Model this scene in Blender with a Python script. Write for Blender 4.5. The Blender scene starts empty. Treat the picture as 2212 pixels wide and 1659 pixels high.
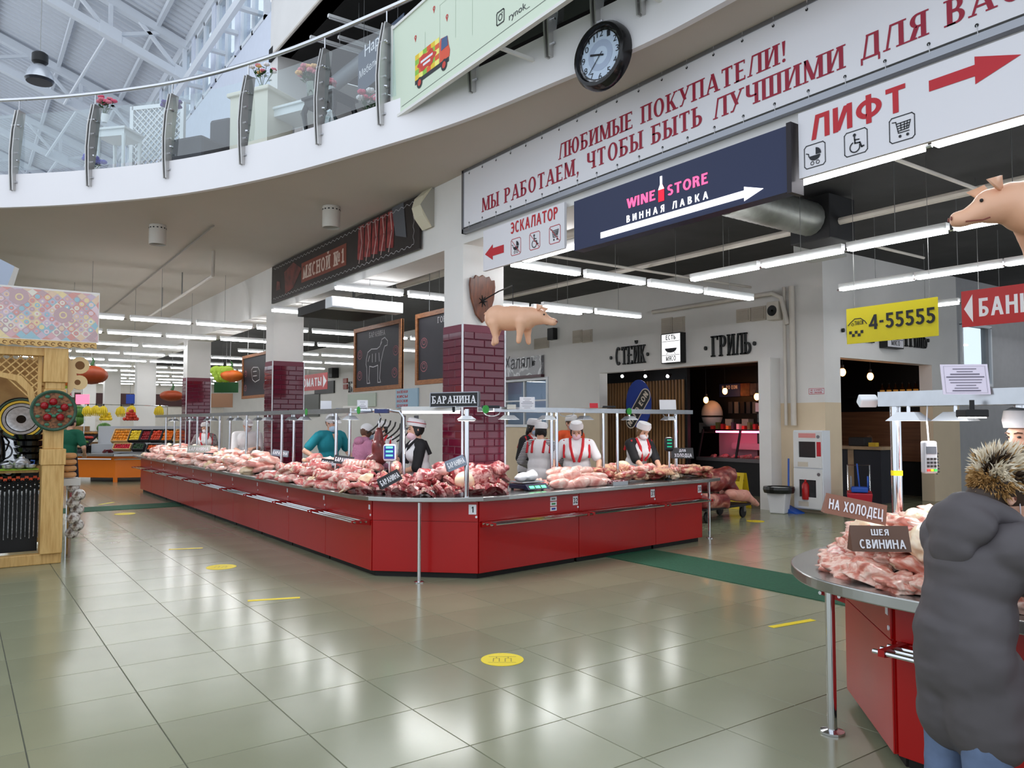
import bpy, bmesh, math, random
from mathutils import Vector, Matrix, noise, Euler
from math import sin, cos, pi, radians
R = random.Random(11)
sc = bpy.context.scene
col = sc.collection
# ---------------------------------------------------------------- camera
F, CH, PT = 1690.0, 1.6, radians(2.83)
n_ = math.hypot(.58, .8146); FX, FY = .58/n_, .8146/n_
FW = Vector((FX*cos(PT), FY*cos(PT), sin(PT)))
RT = Vector((FY, -FX, 0)); UP = RT.cross(FW)
CP = Vector((0, 0, CH))
cd = bpy.data.cameras.new('camera'); cam = bpy.data.objects.new('camera', cd); col.objects.link(cam)
cd.sensor_width = 36; cd.lens = 36*F/2212; cd.clip_end = 300; cd.clip_start = .05
mx = Matrix((RT, UP, -FW)).transposed().to_4x4(); mx.translation = CP
cam.matrix_world = mx
sc.camera = cam
# ---------------------------------------------------------------- world, exposure
wd = bpy.data.worlds.new('world'); sc.world = wd; wd.use_nodes = True
bg = wd.node_tree.nodes['Background']; bg.inputs[0].default_value = (.82, .9, 1, 1); bg.inputs[1].default_value = 1.15
vs = sc.view_settings; vs.view_transform = 'Standard'; vs.look = 'None'; vs.gamma = 1; vs.exposure = 0.32
vs.use_curve_mapping = False
cy = sc.cycles; cy.max_bounces = 7; cy.diffuse_bounces = 3; cy.glossy_bounces = 3; cy.transmission_bounces = 4; cy.transparent_max_bounces = 12; cy.caustics_reflective = False; cy.caustics_refractive = False
LAMP = 17.0          # fluorescent tube emission
# ---------------------------------------------------------------- helpers
def ray(px, py): return FW + RT*((px-1106)/F) - UP*((py-829.5)/F)
def pz(px, py, z=0.): r = ray(px, py); return CP + r*((z-CH)/r.z)
def pX(px, py, x): r = ray(px, py); return CP + r*(x/r.x)
def pY(px, py, y): r = ray(px, py); return CP + r*(y/r.y)
def C(r, g, b):
    f = lambda c: c/12.92 if c <= .04045 else ((c+.055)/1.055)**2.4
    return (f(r/255), f(g/255), f(b/255), 1)
MATS = {}
TMP = bpy.data.scenes.new('workshop')
def tmp_dg():
    with bpy.context.temp_override(scene=TMP, view_layer=TMP.view_layers[0]):
        return bpy.context.evaluated_depsgraph_get()
def M(name, rgb=(200, 200, 200), rough=.5, metal=0., emit=0., trans=0., var=0., scale=6., bump=0., rnd=0., alpha=1., ior=1.45, erg=None, coat=0.):
    if name in MATS: return MATS[name]
    m = bpy.data.materials.new(name); m.use_nodes = True; nt = m.node_tree; b = nt.nodes['Principled BSDF']
    c = C(*rgb); b.inputs['Base Color'].default_value = c
    b.inputs['Roughness'].default_value = rough; b.inputs['Metallic'].default_value = metal
    b.inputs['IOR'].default_value = ior
    if coat: b.inputs['Coat Weight'].default_value = coat
    if trans: b.inputs['Transmission Weight'].default_value = trans
    if alpha < 1: b.inputs['Alpha'].default_value = alpha
    if emit:
        b.inputs['Emission Color'].default_value = C(*(erg or rgb)); b.inputs['Emission Strength'].default_value = emit
    if var or bump or rnd:
        tc = nt.nodes.new('ShaderNodeTexCoord'); nz = nt.nodes.new('ShaderNodeTexNoise')
        nz.inputs['Scale'].default_value = scale; nz.inputs['Detail'].default_value = 4
        nt.links.new(tc.outputs['Object'], nz.inputs['Vector'])
        if var or rnd:
            mp = nt.nodes.new('ShaderNodeMapRange'); mp.inputs[1].default_value = .3; mp.inputs[2].default_value = .7
            mp.inputs[3].default_value = 1-var; mp.inputs[4].default_value = 1+var
            nt.links.new(nz.outputs['Fac'], mp.inputs[0])
            hs = nt.nodes.new('ShaderNodeHueSaturation'); hs.inputs['Color'].default_value = c
            src = mp.outputs[0]
            if rnd:
                oi = nt.nodes.new('ShaderNodeObjectInfo'); mr = nt.nodes.new('ShaderNodeMapRange')
                mr.inputs[3].default_value = 1-rnd; mr.inputs[4].default_value = 1+rnd
                nt.links.new(oi.outputs['Random'], mr.inputs[0])
                mu = nt.nodes.new('ShaderNodeMath'); mu.operation = 'MULTIPLY'
                nt.links.new(src, mu.inputs[0]); nt.links.new(mr.outputs[0], mu.inputs[1]); src = mu.outputs[0]
            nt.links.new(src, hs.inputs['Value']); nt.links.new(hs.outputs[0], b.inputs['Base Color'])
        if bump:
            bp = nt.nodes.new('ShaderNodeBump'); bp.inputs['Strength'].default_value = bump; bp.inputs['Distance'].default_value = .02
            nt.links.new(nz.outputs['Fac'], bp.inputs['Height']); nt.links.new(bp.outputs[0], b.inputs['Normal'])
    MATS[name] = m
    return m
def ramp_mat(name, stops, scale=4., rough=.4, detail=5., dist=0., kind='noise', rnd=0., bump=0., stretch=None):
    """noise (or wave) driven colour ramp: meat, wood, marble, foliage"""
    if name in MATS: return MATS[name]
    m = bpy.data.materials.new(name); m.use_nodes = True; nt = m.node_tree; b = nt.nodes['Principled BSDF']
    b.inputs['Roughness'].default_value = rough
    tc = nt.nodes.new('ShaderNodeTexCoord'); src = tc.outputs['Object']
    if stretch:
        mp = nt.nodes.new('ShaderNodeMapping'); mp.inputs['Scale'].default_value = stretch
        nt.links.new(src, mp.inputs[0]); src = mp.outputs[0]
    if rnd:
        oi = nt.nodes.new('ShaderNodeObjectInfo'); va = nt.nodes.new('ShaderNodeVectorMath'); va.operation = 'ADD'
        ml = nt.nodes.new('ShaderNodeMath'); ml.operation = 'MULTIPLY'; ml.inputs[1].default_value = 37*rnd
        nt.links.new(oi.outputs['Random'], ml.inputs[0]); nt.links.new(src, va.inputs[0]); nt.links.new(ml.outputs[0], va.inputs[1]); src = va.outputs[0]
    if kind == 'wave':
        tx = nt.nodes.new('ShaderNodeTexWave'); tx.inputs['Scale'].default_value = scale
        tx.inputs['Distortion'].default_value = dist; tx.inputs['Detail'].default_value = detail
        out = tx.outputs['Fac']
    else:
        tx = nt.nodes.new('ShaderNodeTexNoise'); tx.inputs['Scale'].default_value = scale; tx.inputs['Detail'].default_value = detail
        tx.inputs['Distortion'].default_value = dist; out = tx.outputs['Fac']
    nt.links.new(src, tx.inputs['Vector'])
    cr = nt.nodes.new('ShaderNodeValToRGB'); e = cr.color_ramp.elements
    while len(e) < len(stops): e.new(.5)
    for el, (p, c) in zip(e, stops): el.position = p; el.color = C(*c)
    nt.links.new(out, cr.inputs[0]); nt.links.new(cr.outputs[0], b.inputs['Base Color'])
    if bump:
        bp = nt.nodes.new('ShaderNodeBump'); bp.inputs['Strength'].default_value = bump; bp.inputs['Distance'].default_value = .02
        nt.links.new(out, bp.inputs['Height']); nt.links.new(bp.outputs[0], b.inputs['Normal'])
    MATS[name] = m
    return m
def glass_mat(name, tint, refl=.12, rough=.01):
    if name in MATS: return MATS[name]
    m = bpy.data.materials.new(name); m.use_nodes = True; nt = m.node_tree
    for n in list(nt.nodes): nt.nodes.remove(n)
    out = nt.nodes.new('ShaderNodeOutputMaterial'); mix = nt.nodes.new('ShaderNodeMixShader'); tr = nt.nodes.new('ShaderNodeBsdfTransparent'); gl = nt.nodes.new('ShaderNodeBsdfGlossy')
    tr.inputs[0].default_value = C(*tint); gl.inputs['Roughness'].default_value = rough
    lw = nt.nodes.new('ShaderNodeFresnel'); lw.inputs[0].default_value = 1.5
    ad = nt.nodes.new('ShaderNodeMath'); ad.operation = 'ADD'; ad.inputs[1].default_value = refl; ad.use_clamp = True
    ge = nt.nodes.new('ShaderNodeNewGeometry'); iv = nt.nodes.new('ShaderNodeMath'); iv.operation = 'SUBTRACT'; iv.inputs[0].default_value = 1; ml = nt.nodes.new('ShaderNodeMath'); ml.operation = 'MULTIPLY'
    nt.links.new(ge.outputs['Backfacing'], iv.inputs[1]); nt.links.new(iv.outputs[0], ml.inputs[0]); nt.links.new(lw.outputs[0], ml.inputs[1])
    nt.links.new(ml.outputs[0], ad.inputs[0]); nt.links.new(ad.outputs[0], mix.inputs[0]); nt.links.new(tr.outputs[0], mix.inputs[1]); nt.links.new(gl.outputs[0], mix.inputs[2]); nt.links.new(mix.outputs[0], out.inputs[0])
    MATS[name] = m
    return m
def wmat(o):
    m = Matrix.Identity(4)
    while o is not None:
        m = Matrix.LocRotScale(o.location, o.rotation_euler, o.scale) @ m; o = o.parent
    return m
def link(o, parent=None):
    col.objects.link(o)
    if parent is not None: o.parent = parent
    return o
def tag(o, label=None, cat=None, group=None, kind=None):
    if label: o['label'] = label
    if cat: o['category'] = cat
    if group: o['group'] = group
    if kind: o['kind'] = kind
    return o
def thing(name, label, cat, loc=(0, 0, 0), rz=0., group=None):
    o = bpy.data.objects.new(name, None); o.empty_display_size = .1; col.objects.link(o)
    o.location = loc; o.rotation_euler = (0, 0, rz)
    return tag(o, label, cat, group)
def copy_tree(o, parent=None):
    c = o.copy(); col.objects.link(c); c.parent = parent
    for ch in list(o.children): copy_tree(ch, c)
    return c
def V3(*a): return Vector(a)
class MB:
    def __init__(s): s.v = []; s.f = []; s.mi = []; s.m = 0
    def add(s, vs, fs):
        b = len(s.v); s.v += [Vector(v) for v in vs]
        for f in fs: s.f.append([i+b for i in f]); s.mi.append(s.m)
        return s
    def box(s, x0, x1, y0, y1, z0, z1):
        return s.add([(x0,y0,z0),(x1,y0,z0),(x1,y1,z0),(x0,y1,z0),(x0,y0,z1),(x1,y0,z1),(x1,y1,z1),(x0,y1,z1)],
                     [(0,3,2,1),(4,5,6,7),(0,1,5,4),(1,2,6,5),(2,3,7,6),(3,0,4,7)])
    def obox(s, c, ex, ey, ez):
        """box: centre and three half-vectors"""
        c, ex, ey, ez = Vector(c), Vector(ex), Vector(ey), Vector(ez)
        return s.add([c+ex*a+ey*b+ez*d for d in (-1, 1) for a, b in ((-1,-1),(1,-1),(1,1),(-1,1))],
                     [(0,3,2,1),(4,5,6,7),(0,1,5,4),(1,2,6,5),(2,3,7,6),(3,0,4,7)])
    def bar(s, p0, p1, w, h=None, up=(0, 0, 1)):
        p0, p1 = Vector(p0), Vector(p1); d = p1-p0; h = h or w
        u = Vector(up)
        sd = d.cross(u)
        if sd.length < 1e-6: sd = d.cross(Vector((1, 0, 0)))
        sd.normalize(); u = sd.cross(d).normalized()
        return s.obox((p0+p1)/2, d/2, sd*w/2, u*h/2)
    def cyl(s, p0, p1, r0, r1=None, n=12, cap=True):
        p0, p1 = Vector(p0), Vector(p1); r1 = r0 if r1 is None else r1
        d = (p1-p0).normalized(); a = d.orthogonal().normalized(); b = d.cross(a)
        vs = [p + (a*cos(2*pi*i/n)+b*sin(2*pi*i/n))*r for p, r in ((p0, r0), (p1, r1)) for i in range(n)]
        fs = [(i, (i+1) % n, n+(i+1) % n, n+i) for i in range(n)]
        if cap: fs += [tuple(range(n-1, -1, -1)), tuple(range(n, 2*n))]
        return s.add(vs, fs)
    def tube(s, pts, r, n=8, cap=True):
        pts = [Vector(p) for p in pts]; k = len(pts); rs = r if isinstance(r, (list, tuple)) else [r]*k
        vs = []; a = None
        for i, p in enumerate(pts):
            d = (pts[min(i+1, k-1)]-pts[max(i-1, 0)]).normalized()
            if a is None: a = d.orthogonal().normalized()
            a = (a-d*a.dot(d)); a = a.normalized() if a.length > 1e-6 else d.orthogonal().normalized(); b = d.cross(a)
            vs += [p+(a*cos(2*pi*j/n)+b*sin(2*pi*j/n))*rs[i] for j in range(n)]
        fs = [(i*n+j, i*n+(j+1) % n, (i+1)*n+(j+1) % n, (i+1)*n+j) for i in range(k-1) for j in range(n)]
        if cap: fs += [tuple(range(n-1, -1, -1)), tuple(range((k-1)*n, k*n))]
        return s.add(vs, fs)
    def lathe(s, prof, c=(0, 0, 0), n=16, axis=None, cap=True, sx=1., sy=1.):
        """profile of (r, z) about a vertical axis through c, or about `axis` (z runs along it)"""
        c = Vector(c)
        if axis is None: ax, a, b = Vector((0,0,1)), Vector((1,0,0)), Vector((0,1,0))
        else: ax = Vector(axis).normalized(); a = ax.orthogonal().normalized(); b = ax.cross(a)
        vs = [c+ax*z+(a*cos(2*pi*j/n)*sx+b*sin(2*pi*j/n)*sy)*max(r, 1e-4) for r, z in prof for j in range(n)]
        k = len(prof)
        fs = [(i*n+j, i*n+(j+1) % n, (i+1)*n+(j+1) % n, (i+1)*n+j) for i in range(k-1) for j in range(n)]
        if cap: fs += [tuple(range(n-1, -1, -1)), tuple(range((k-1)*n, k*n))]
        return s.add(vs, fs)
    def ball(s, c, r, n=12, k=8, mat=None):
        rx, ry, rz = (r, r, r) if not isinstance(r, (tuple, list)) else r; c = Vector(c)
        vs = []
        for i in range(k+1):
            th = pi*i/k
            for j in range(n):
                p = Vector((rx*max(sin(th), 1e-3)*cos(2*pi*j/n), ry*max(sin(th), 1e-3)*sin(2*pi*j/n), -rz*cos(th)))
                vs.append(c+(mat @ p if mat else p))
        fs = [(i*n+j, i*n+(j+1) % n, (i+1)*n+(j+1) % n, (i+1)*n+j) for i in range(k) for j in range(n)]
        fs += [tuple(range(n-1, -1, -1)), tuple(range(k*n, (k+1)*n))]
        return s.add(vs, fs)
    def poly(s, pts, fr, z0=0., z1=None):
        """2D polygon on frame fr=(origin, ex, ey, normal): sheet at height z0, or prism z0..z1"""
        o, ex, ey, nn = fr
        a = 0
        for i in range(len(pts)): x0, y0 = pts[i-1]; x1, y1 = pts[i]; a += x0*y1-x1*y0
        if a < 0: pts = pts[::-1]
        k = len(pts)
        if z1 is None:
            return s.add([o+ex*x+ey*y+nn*z0 for x, y in pts], [tuple(range(k))])
        vs = [o+ex*x+ey*y+nn*z0 for x, y in pts]+[o+ex*x+ey*y+nn*z1 for x, y in pts]
        return s.add(vs, [tuple(range(k-1, -1, -1)), tuple(range(k, 2*k))]+[(i, (i+1) % k, k+(i+1) % k, k+i) for i in range(k)])
    def mesh(s, name, mats, smooth=False):
        me = bpy.data.meshes.new(name); me.from_pydata(s.v, [], s.f)
        for m in (mats if isinstance(mats, (list, tuple)) else [mats]): me.materials.append(m)
        if len(me.materials) > 1: me.polygons.foreach_set('material_index', s.mi)
        if smooth: me.polygons.foreach_set('use_smooth', [True]*len(me.polygons))
        me.update()
        return me
    def build(s, name, mats, parent=None, w=True, smooth=False, bev=0., kind=None):
        if parent is not None and w:
            inv = wmat(parent).inverted(); s.v = [inv @ v for v in s.v]
        o = bpy.data.objects.new(name, s.mesh(name, mats, smooth)); link(o, parent)
        if smooth and not bev:
            try: o.data.set_sharp_from_angle(angle=radians(40))
            except Exception: pass
        if bev:
            b = o.modifiers.new('bevel', 'BEVEL'); b.width = bev; b.segments = 2; b.limit_method = 'ANGLE'
        if kind: o['kind'] = kind
        return o
def one(mb, name, mats, label, cat, group=None, smooth=False, bev=0.):
    """a thing that is one mesh, origin at its base centre"""
    xs = [v.x for v in mb.v]; ys = [v.y for v in mb.v]; zs = [v.z for v in mb.v]
    c = Vector(((min(xs)+max(xs))/2, (min(ys)+max(ys))/2, min(zs)))
    mb.v = [v-c for v in mb.v]
    o = mb.build(name, mats, smooth=smooth, bev=bev); o.location = c
    return tag(o, label, cat, group)
def frX(x, y, z, face=-1):  # frame on a plane X=x seen from -X: text runs towards -Y
    return (V3(x, y, z), V3(0, -1, 0), V3(0, 0, 1), V3(-1, 0, 0))
def frY(x, y, z):           # plane Y=y seen from -Y
    return (V3(x, y, z), V3(1, 0, 0), V3(0, 0, 1), V3(0, -1, 0))
def frAB(a, b):             # vertical plane whose bottom edge runs from a (left) to b (right) as seen
    a, b = Vector(a), Vector(b); e = (b-a); e.z = 0; e.normalize()
    return (a, e, V3(0, 0, 1), e.cross(V3(0, 0, 1)))
def rect(x0, x1, y0, y1): return [(x0, y0), (x1, y0), (x1, y1), (x0, y1)]
def ell(cx, cy, rx, ry=None, n=20, a0=0., a1=2*pi):
    ry = ry or rx
    return [(cx+rx*cos(a0+(a1-a0)*i/n), cy+ry*sin(a0+(a1-a0)*i/n)) for i in range(n+(0 if a1-a0 > 6.28 else 1))]
def line2(pts, w):
    """polyline as list of quads"""
    out = []
    for (x0, y0), (x1, y1) in zip(pts, pts[1:]):
        d = math.hypot(x1-x0, y1-y0) or 1; nx, ny = -(y1-y0)/d*w/2, (x1-x0)/d*w/2
        ux, uy = (x1-x0)/d*w/2, (y1-y0)/d*w/2
        out.append([(x0-nx-ux, y0-ny-uy), (x1-nx+ux, y1-ny+uy), (x1+nx+ux, y1+ny+uy), (x0+nx-ux, y0+ny-uy)])
    return out
# ---------------------------------------------------------------- lettering
def band(cx, cy, rx, ry, a0, a1, tx, ty, n=16):
    a0, a1 = radians(a0), radians(a1); out = []
    for i in range(n):
        b0, b1 = a0+(a1-a0)*i/n, a0+(a1-a0)*(i+1)/n
        out.append([(cx+rx*cos(b0), cy+ry*sin(b0)), (cx+rx*cos(b1), cy+ry*sin(b1)),
                    (cx+(rx-tx)*cos(b1), cy+(ry-ty)*sin(b1)), (cx+(rx-tx)*cos(b0), cy+(ry-ty)*sin(b0))])
    return out
def glyph(ch, T, t, sf):
    P = []
    s = t*.75
    def foot(x, y): P.append(rect(x-.55*T, x+1.55*T, y, y+s) if y < .5 else rect(x-.55*T, x+1.55*T, y-s, y))
    def st(x, y0=0., y1=1., f='bt'):
        P.append(rect(x, x+T, y0, y1))
        if sf:
            if 'b' in f: foot(x, y0)
            if 't' in f: foot(x, y1)
    def hb(x0, x1, y, th=None): P.append(rect(x0, x1, y, y+(th or t)))
    def dg(x0, y0, x1, y1, w, f=''):
        P.append([(x0, y0), (x0+w, y0), (x1+w, y1), (x1, y1)])
        if sf and 'b' in f: P.append(rect(x0-.5*T, x0+w+.5*T, 0, s))
        if sf and 't' in f: P.append(rect(x1-.5*T, x1+w+.5*T, 1-s, 1))
    def bowl(x, y0, y1, w):
        ry = (y1-y0)/2; rx = min(w*.62, ry*1.15); hb(x, x+w-rx, y0); hb(x, x+w-rx, y1-t)
        P.extend(band(x+w-rx, y0+ry, rx, ry, -90, 90, T, t))
    def ring(cx, cy, rx, ry): P.extend(band(cx, cy, rx, ry, 0, 360, T, t, 28))
    def drop(x, y): 
        if sf: P.append(rect(x, x+s, y, y+.2))
    Th = T*.95 if not sf else t*1.15
    w = .7
    if ch in 'АA': w = .8; dg(0, 0, .4-Th/2, 1, Th, 'b'); dg(.8-T, 0, .4-T/2, 1, T, 'b'); hb(.2, .62, .26)
    elif ch in 'Б': w = .62; st(0); hb(0, .58, 1-t); bowl(0, 0, .56, .62); drop(.58-s, .8)
    elif ch in 'ВB': w = .64; st(0); bowl(0, .5, 1, .58); bowl(0, 0, .54, .64)
    elif ch == 'Г': w = .55; st(0); hb(0, .55, 1-t); drop(.55-s, .8)
    elif ch == 'Д': w = .82; dg(.1, t, .26, 1, Th); st(.58, 0, 1, ''); hb(.24, .58+T, 1-t); hb(0, .82, 0); P.append(rect(0, t, -.2, 0)); P.append(rect(.82-t, .82, -.2, 0))
    elif ch in 'ЕE': w = .58; st(0); hb(0, .56, 1-t); hb(0, .46, .46); hb(0, .58, 0); drop(.56-s, .8); drop(.58-s, 0)
    elif ch in 'ИЙ':
        w = .74; st(0); st(w-T); dg(T*.3, 0.04, w-T-Th*.6, .96, Th*1.1)
        if ch == 'Й': P.extend(band(w/2, 1.28, .19, .2, 180, 360, t, t*.9))
    elif ch in 'КK': w = .72; st(0); dg(T*.8, .42, w-Th-.04, 1, Th, 't'); dg(w-T*1.1, 0, T*.9, .56, T*1.1, 'b')
    elif ch == 'Л': w = .76; dg(.02, 0, .2, 1, Th, 'b'); hb(.2, w-T*.5, 1-t); st(w-T)
    elif ch in 'МM': w = .92; st(0) if not sf else (dg(.02, 0, .02, 1, Th, 'b')); st(w-T); dg(w/2-T*.55, .04, 0, 1, T*1.05); dg(w/2-Th*.5, .04, w-T, 1, Th)
    elif ch in 'НH': w = .74; st(0); st(w-T); hb(T, w-T, .46)
    elif ch in 'ОO0': w = .8 if ch != '0' else .6; ring(w/2, .5, w/2, .52)
    elif ch == 'П': w = .74; st(0); st(w-T); hb(0, w, 1-t)
    elif ch in 'РP': w = .62; st(0); bowl(0, .44, 1, .62)
    elif ch == 'R': w = .68; st(0); bowl(0, .44, 1, .62); dg(w-T*1.1, 0, T*1.4, .5, T*1.1)
    elif ch in 'СC': w = .7; P.extend(band(.38, .5, .38, .52, 48, 312, T, t, 22))
    elif ch in 'ТT': w = .68; st(w/2-T/2, 0, 1, 'b'); hb(0, w, 1-t); drop(0, .8); drop(w-s, .8)
    elif ch == 'У': w = .72; dg(.36-T*.3, .3, 0, 1, T, 't'); dg(.1, 0, w-Th, 1, Th, 't'); hb(.02, .2, 0)
    elif ch == 'Ф': w = .94; st(w/2-T/2, -.06, 1.06); ring(w/2, .52, w/2, .38)
    elif ch in 'ХX': w = .74; dg(0, 0, w-Th, 1, Th, 'bt'); dg(w-T, 0, 0, 1, T, 'bt')
    elif ch == 'Ц': w = .8; st(0); st(.56); hb(0, .8, 0); P.append(rect(.8-t, .8, -.2, 0))
    elif ch == 'Ч': w = .68; st(w-T); P.append(rect(0, T, .55, 1)); P.extend(band(.34, .58, .34, .2, 180, 270, T, t, 6)); hb(.33, w-T*.5, .38)
    elif ch in 'ШЩ': w = 1.02; st(0, f='t'); st(w/2-T/2, f='t'); st(w-T, f='t'); hb(0, w, 0)
    elif ch in 'ЬЫ':
        w = .6; st(0); bowl(0, 0, .56, .6)
        if ch == 'Ы': w = .88; st(w-T)
    elif ch == 'Э': w = .68; P.extend(band(.3, .5, .38, .52, -132, 132, T, t, 22)); hb(.18, .6, .46)
    elif ch == 'Ю': w = 1.04; st(0); hb(T, .4, .46); ring(.68, .5, .36, .52)
    elif ch == 'Я':
        w = .66; n0 = len(P); st(0); bowl(0, .44, 1, .62); P[n0:] = [[(w-x, y) for x, y in p] for p in P[n0:]]
        dg(0, 0, w-T*2.3, .5, T*1.05, 'b')
    elif ch in 'ЗЗ3': w = .58; P.extend(band(.26, .75, .3, .27, -90, 150, T, t)); P.extend(band(.26, .26, .32, .28, -150, 90, T, t))
    elif ch == '1': w = .42; st(.2, f='b'); dg(.02, .72, .2, 1, T*.9)
    elif ch == '2': w = .6; P.extend(band(.3, .7, .3, .32, -25, 165, T, t)); dg(0, t*.8, .5-T*.3, .62, T*1.05); hb(0, .6, 0)
    elif ch == '4': w = .66; st(.4, f=''); dg(0, .26, .4, 1, Th); hb(0, .66, .2)
    elif ch == '5': w = .6; hb(.08, .56, 1-t); P.append(rect(.06, .06+T*.85, .5, 1)); P.extend(band(.27, .31, .33, .33, -150, 130, T, t, 18))
    elif ch == 'W': w = 1.0; dg(.22, 0, 0, 1, T); dg(.22, 0, .44, 1, T*.9); dg(.66, 0, .44, 1, T*.9); dg(.66, 0, .88, 1, T)
    elif ch == 'N': w = .74; st(0); st(w-T); dg(w-T*1.2, 0, 0.0, 1, T*1.2)
    elif ch == 'I': w = T; st(0)
    elif ch == 'S': w = .6; P.extend(band(.3, .73, .28, .28, 30, 270, T, t)); P.extend(band(.3, .28, .3, .3, -150, 90, T, t))
    elif ch == '№':
        w = 1.15; st(0); st(.7-T); dg(.7-T*1.2, 0, 0.0, 1, T*1.2); P.extend(band(.95, .62, .19, .24, 0, 360, T*.7, t*.7, 18)); hb(.78, 1.12, .2)
    elif ch == '!': w = .2; P.append([(.02, 1), (.2, 1), (.15, .3), (.07, .3)]); P.append(ell(.11, .08, .09, .09, 12))
    elif ch == ',': w = .2; P.append(ell(.1, .07, .09, .09, 12)); P.append([(.08, 0), (.19, .05), (.06, -.2), (.02, -.18)])
    elif ch == '-': w = .36; hb(.03, .33, .4, T*.8)
    elif ch == '.': w = .2; P.append(ell(.1, .1, .1, .1, 12))
    elif ch == '·': w = .2; P.append(ell(.1, .45, .1, .1, 14))
    else: w = .35
    return w, P
def lettering(mb, txt, fr, x, y, h, width=None, T=.2, t=.16, sf=False, gap=.14, z0=.003, z1=None, align='l'):
    """block capitals: cap height h, optionally squeezed to `width`"""
    pen = 0; PP = []
    for ch in txt:
        w, P = glyph(ch, T, t, sf)
        for p in P: PP.append([(px+pen, py) for px, py in p])
        pen += w+gap*(1.5 if sf else 1)
    pen -= gap
    k = (width/(pen*h)) if width else 1.
    if align == 'c': x -= pen*h*k/2
    for i, p in enumerate(PP): mb.poly([(x+a*h*k, y+b*h) for a, b in p], fr, z0+(i % 5)*.00012, z1)
    return pen*h*k
def words(txt, fr, x, y, h, width, mat, parent, name='word', **kw):
    """a line of capitals, each word a part of its own"""
    T, t, sf, gap = kw.get('T', .2), kw.get('t', .16), kw.get('sf', False), kw.get('gap', .14)
    pen = 0; runs = [[]]
    for ch in txt:
        w, P = glyph(ch, T, t, sf)
        if ch == ' ': runs.append([])
        for p in P: runs[-1].append([(px+pen, py) for px, py in p])
        pen += w+gap*(1.5 if sf else 1)
    pen -= gap; k = (width/(pen*h)) if width else 1.
    for r_ in runs:
        mb = MB()
        for i, p in enumerate(r_): mb.poly([(x+a*h*k, y+b*h) for a, b in p], fr, .003+(i % 5)*.00012)
        if mb.v: mb.build(name, mat, parent)
    return pen*h
def soft_text(txt, fr, x, y, h, width, name, mat, parent, z=.003):
    """mixed-case text from the built-in face, turned into a flat mesh"""
    c = bpy.data.curves.new('txt', 'FONT'); c.body = txt; c.size = 1; c.resolution_u = 3
    o = bpy.data.objects.new('txt', c); TMP.collection.objects.link(o)
    dg = tmp_dg()
    me = bpy.data.meshes.new_from_object(o.evaluated_get(dg))
    bpy.data.objects.remove(o)
    xs = [v.co.x for v in me.vertices]; k = width/(max(xs)-min(xs)) if width else h; x0 = min(xs)
    og, ex, ey, nn = fr; inv = wmat(parent).inverted()
    for v in me.vertices: v.co = inv @ (og+ex*(x+(v.co.x-x0)*k)+ey*(y+v.co.y*h)+nn*z)
    me.materials.clear(); me.materials.append(mat); me.name = name
    return link(bpy.data.objects.new(name, me), parent)
# ---------------------------------------------------------------- organic shapes: overlapping solids fused by a voxel remesh
def blob(name, prims, mat, voxel=.012, sm=4, parent=None, w=False, disp=None, mats=None):
    mb = MB()
    for pr in prims:
        if pr[0] == 'c':
            _, p0, p1, r0, r1 = pr; mb.cyl(p0, p1, r0, r1, 14); mb.ball(p0, r0, 14, 8); mb.ball(p1, r1, 14, 8)
        elif pr[0] == 'e':
            rot = Euler(pr[3]).to_matrix() if len(pr) > 3 else None; mb.ball(pr[1], pr[2], 18, 12, rot)
        elif pr[0] == 'f': mb.add(pr[1], pr[2])
    me = mb.mesh(name, mat)
    o = bpy.data.objects.new('tmp', me); TMP.collection.objects.link(o)
    r = o.modifiers.new('r', 'REMESH'); r.mode = 'VOXEL'; r.voxel_size = voxel; r.use_smooth_shade = True
    if sm: s_ = o.modifiers.new('s', 'SMOOTH'); s_.iterations = sm; s_.factor = .5
    dg = tmp_dg()
    m2 = bpy.data.meshes.new_from_object(o.evaluated_get(dg))
    bpy.data.objects.remove(o); bpy.data.meshes.remove(me)
    m2.name = name
    m2.materials.clear()
    for m_ in (mats or [mat]): m2.materials.append(m_)
    if disp:
        for v in m2.vertices: v.co += disp(v.co)
    if parent is not None and w:
        m2.transform(wmat(parent).inverted())
    m2.polygons.foreach_set('use_smooth', [True]*len(m2.polygons)); m2.update()
    ob = bpy.data.objects.new(name, m2); link(ob, parent)
    return ob
# ================================================================ the setting
WHITE = M('white_paint', (232, 229, 226), .7, var=.03, scale=1.5)
SOFF = M('soffit_paint', (198, 189, 179), .8, var=.03, scale=.8)
FASC = M('fascia_paint', (240, 237, 240), .7, var=.015, scale=1)
CREAM = M('cream_paint', (226, 206, 176), .6, var=.03, scale=2)
DARKC = M('dark_concrete', (58, 57, 57), .85, var=.15, scale=2)
BLACK = M('black_paint', (22, 22, 23), .5)
CHAR = M('charcoal_paint_and_shade', (32, 32, 34), .6, var=.1, scale=3)
STEEL = M('brushed_steel', (190, 192, 196), .28, metal=1, var=.06, scale=12)
CHROME = M('chrome', (215, 216, 220), .1, metal=1)
GALV = M('galvanised', (150, 150, 148), .4, metal=1, var=.08, scale=8)
WMET = M('white_enamel', (232, 236, 242), .35)
GROUT = M('grout', (92, 92, 80), .8, var=.1)
TILE = M('floor_tile', (140, 142, 116), .19, var=.06, scale=1.2, rnd=.05)
BRICK = M('burgundy_glaze', (100, 22, 44), .1, var=.08, scale=8, rnd=.1, coat=.5)
BGROUT = M('burgundy_grout', (122, 66, 80), .7)
def struct(mb, name, mats, **k): return mb.build(name, mats, kind='structure', **k)
flo = struct(MB().box(-10, 27, -6, 52, -.25, -.004), 'floor', GROUT)
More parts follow.
